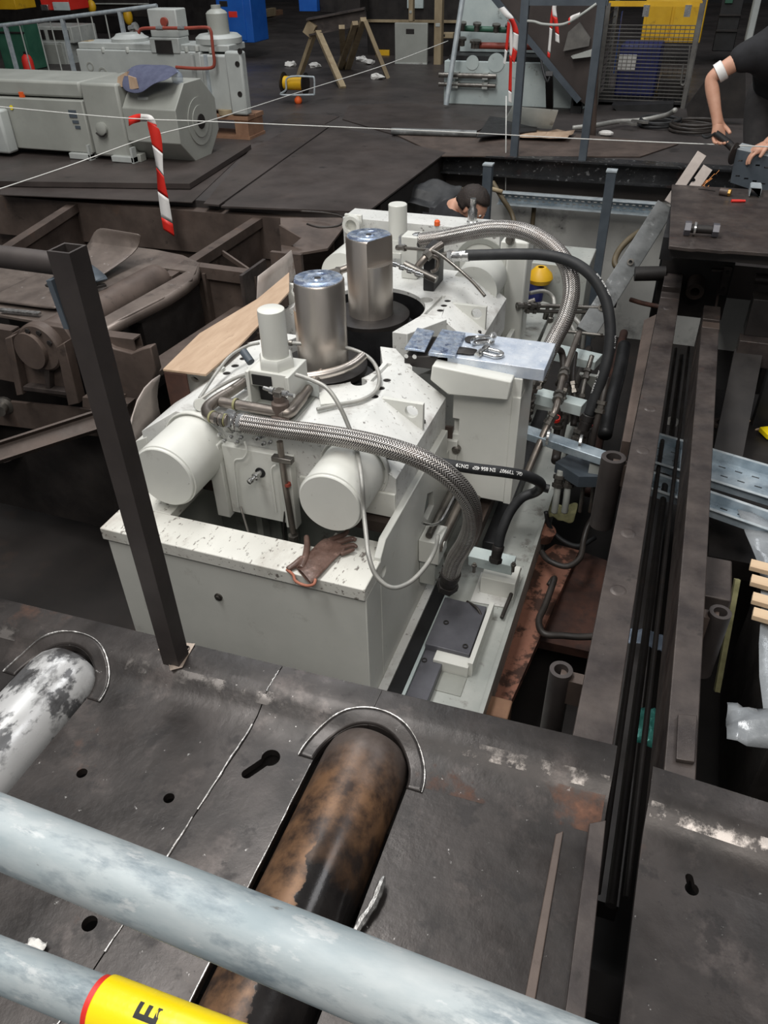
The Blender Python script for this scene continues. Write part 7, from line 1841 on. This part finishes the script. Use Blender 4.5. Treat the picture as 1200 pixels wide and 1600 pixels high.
# sparks
random.seed(3)
for i in range(13):
    a = W(1140 + random.uniform(-6, 2), 245 + random.uniform(0, 14), y=5.34)
    dr = Vector((-.20 + random.uniform(-.07, .07), -.02, -.26 + random.uniform(-.05, .07)))
    k0 = random.uniform(.1, .7); a0 = a + dr * k0; a1 = a0 + dr * random.uniform(.10, .26)
    m = MB(); m.cyl(a0, a1, .0007, .0004, n=5)
    tag(obj('grinding_spark', m, 'spark', ang=180), 'tiny glowing orange spark flying down from the grinder disc', 'spark', 'sparks under the grinder')

# person down in the pit
P2 = thing('person', 'person with short dark hair in a black shirt crouching head down in the pit', 'person', (-1.52, 5.5, -1.5))
hc = W(738, 322, y=5.15); nk = W(718, 320, y=5.22); ch = W(703, 336, y=5.26); sp = Vector((-1.58, 5.42, -.30)); pel = Vector((-1.62, 5.55, -.56))
sR = W(722, 356, y=5.08); eR = Vector((-1.28, 5.02, -.38)); wR = Vector((-1.10, 5.02, -.50))
sL = W(696, 332, y=5.42); eL = Vector((-1.25, 5.45, -.40)); wL = Vector((-1.08, 5.25, -.52))
kR = Vector((-1.28, 5.40, -.85)); aR = Vector((-1.50, 5.48, -1.42)); kL = Vector((-1.35, 5.75, -.85)); aL = Vector((-1.55, 5.75, -1.42))
limbs = [[(pel, .12), (sp, .10), (ch, .10), (nk, .055), (nk.lerp(hc, .55), .058)], [(ch, .10), (sR, .05), (eR, .045), (wR, .03)], [(ch, .10), (sL, .05), (eL, .045), (wL, .03)],
         [(pel, .12), (kR, .07), (aR, .045), (aR + Vector((.14, 0, -.03)), .04)], [(pel, .12), (kL, .07), (aL, .045), (aL + Vector((.14, 0, -.03)), .04)]]
limbs += [[(p if (Vector(p) - wR).length > 1e-6 else wR, r) for p, r in lb] for lb in hand_limbs(wR, (1, 0, -.3), (0, 0, -1), (0, 1, 0))]
limbs += [[(p if (Vector(p) - wL).length > 1e-6 else wL, r) for p, r in lb] for lb in hand_limbs(wL, (1, -.2, -.3), (0, 0, -1), (0, -1, 0))]
v, e, r = chain(limbs); skin_mesh('body', v, e, r, 0, 'skin', P2)
head(P2, hc, (1, -.25, -.75), (.65, -.1, .75), .102)
v, e, r = chain([[(pel, .155), (sp, .155), (ch, .165), (ch.lerp(nk, .5), .09)], [(ch, .165), (sR, .095), (sR.lerp(eR, .5), .075)], [(ch, .165), (sL, .095), (sL.lerp(eL, .5), .075)]])
skin_mesh('shirt', v, e, r, 0, 'tshirt', P2)
v, e, r = chain([[(pel, .16), (kR, .09), (aR + Vector((0, 0, .06)), .065)], [(pel, .16), (kL, .09), (aL + Vector((0, 0, .06)), .065)]])
skin_mesh('trousers', v, e, r, 0, 'trouser', P2)
m = MB(); m.box(.15, .9, 5.45, 7.0, -.45, -.23); struct('floor_step', m, 'floor')
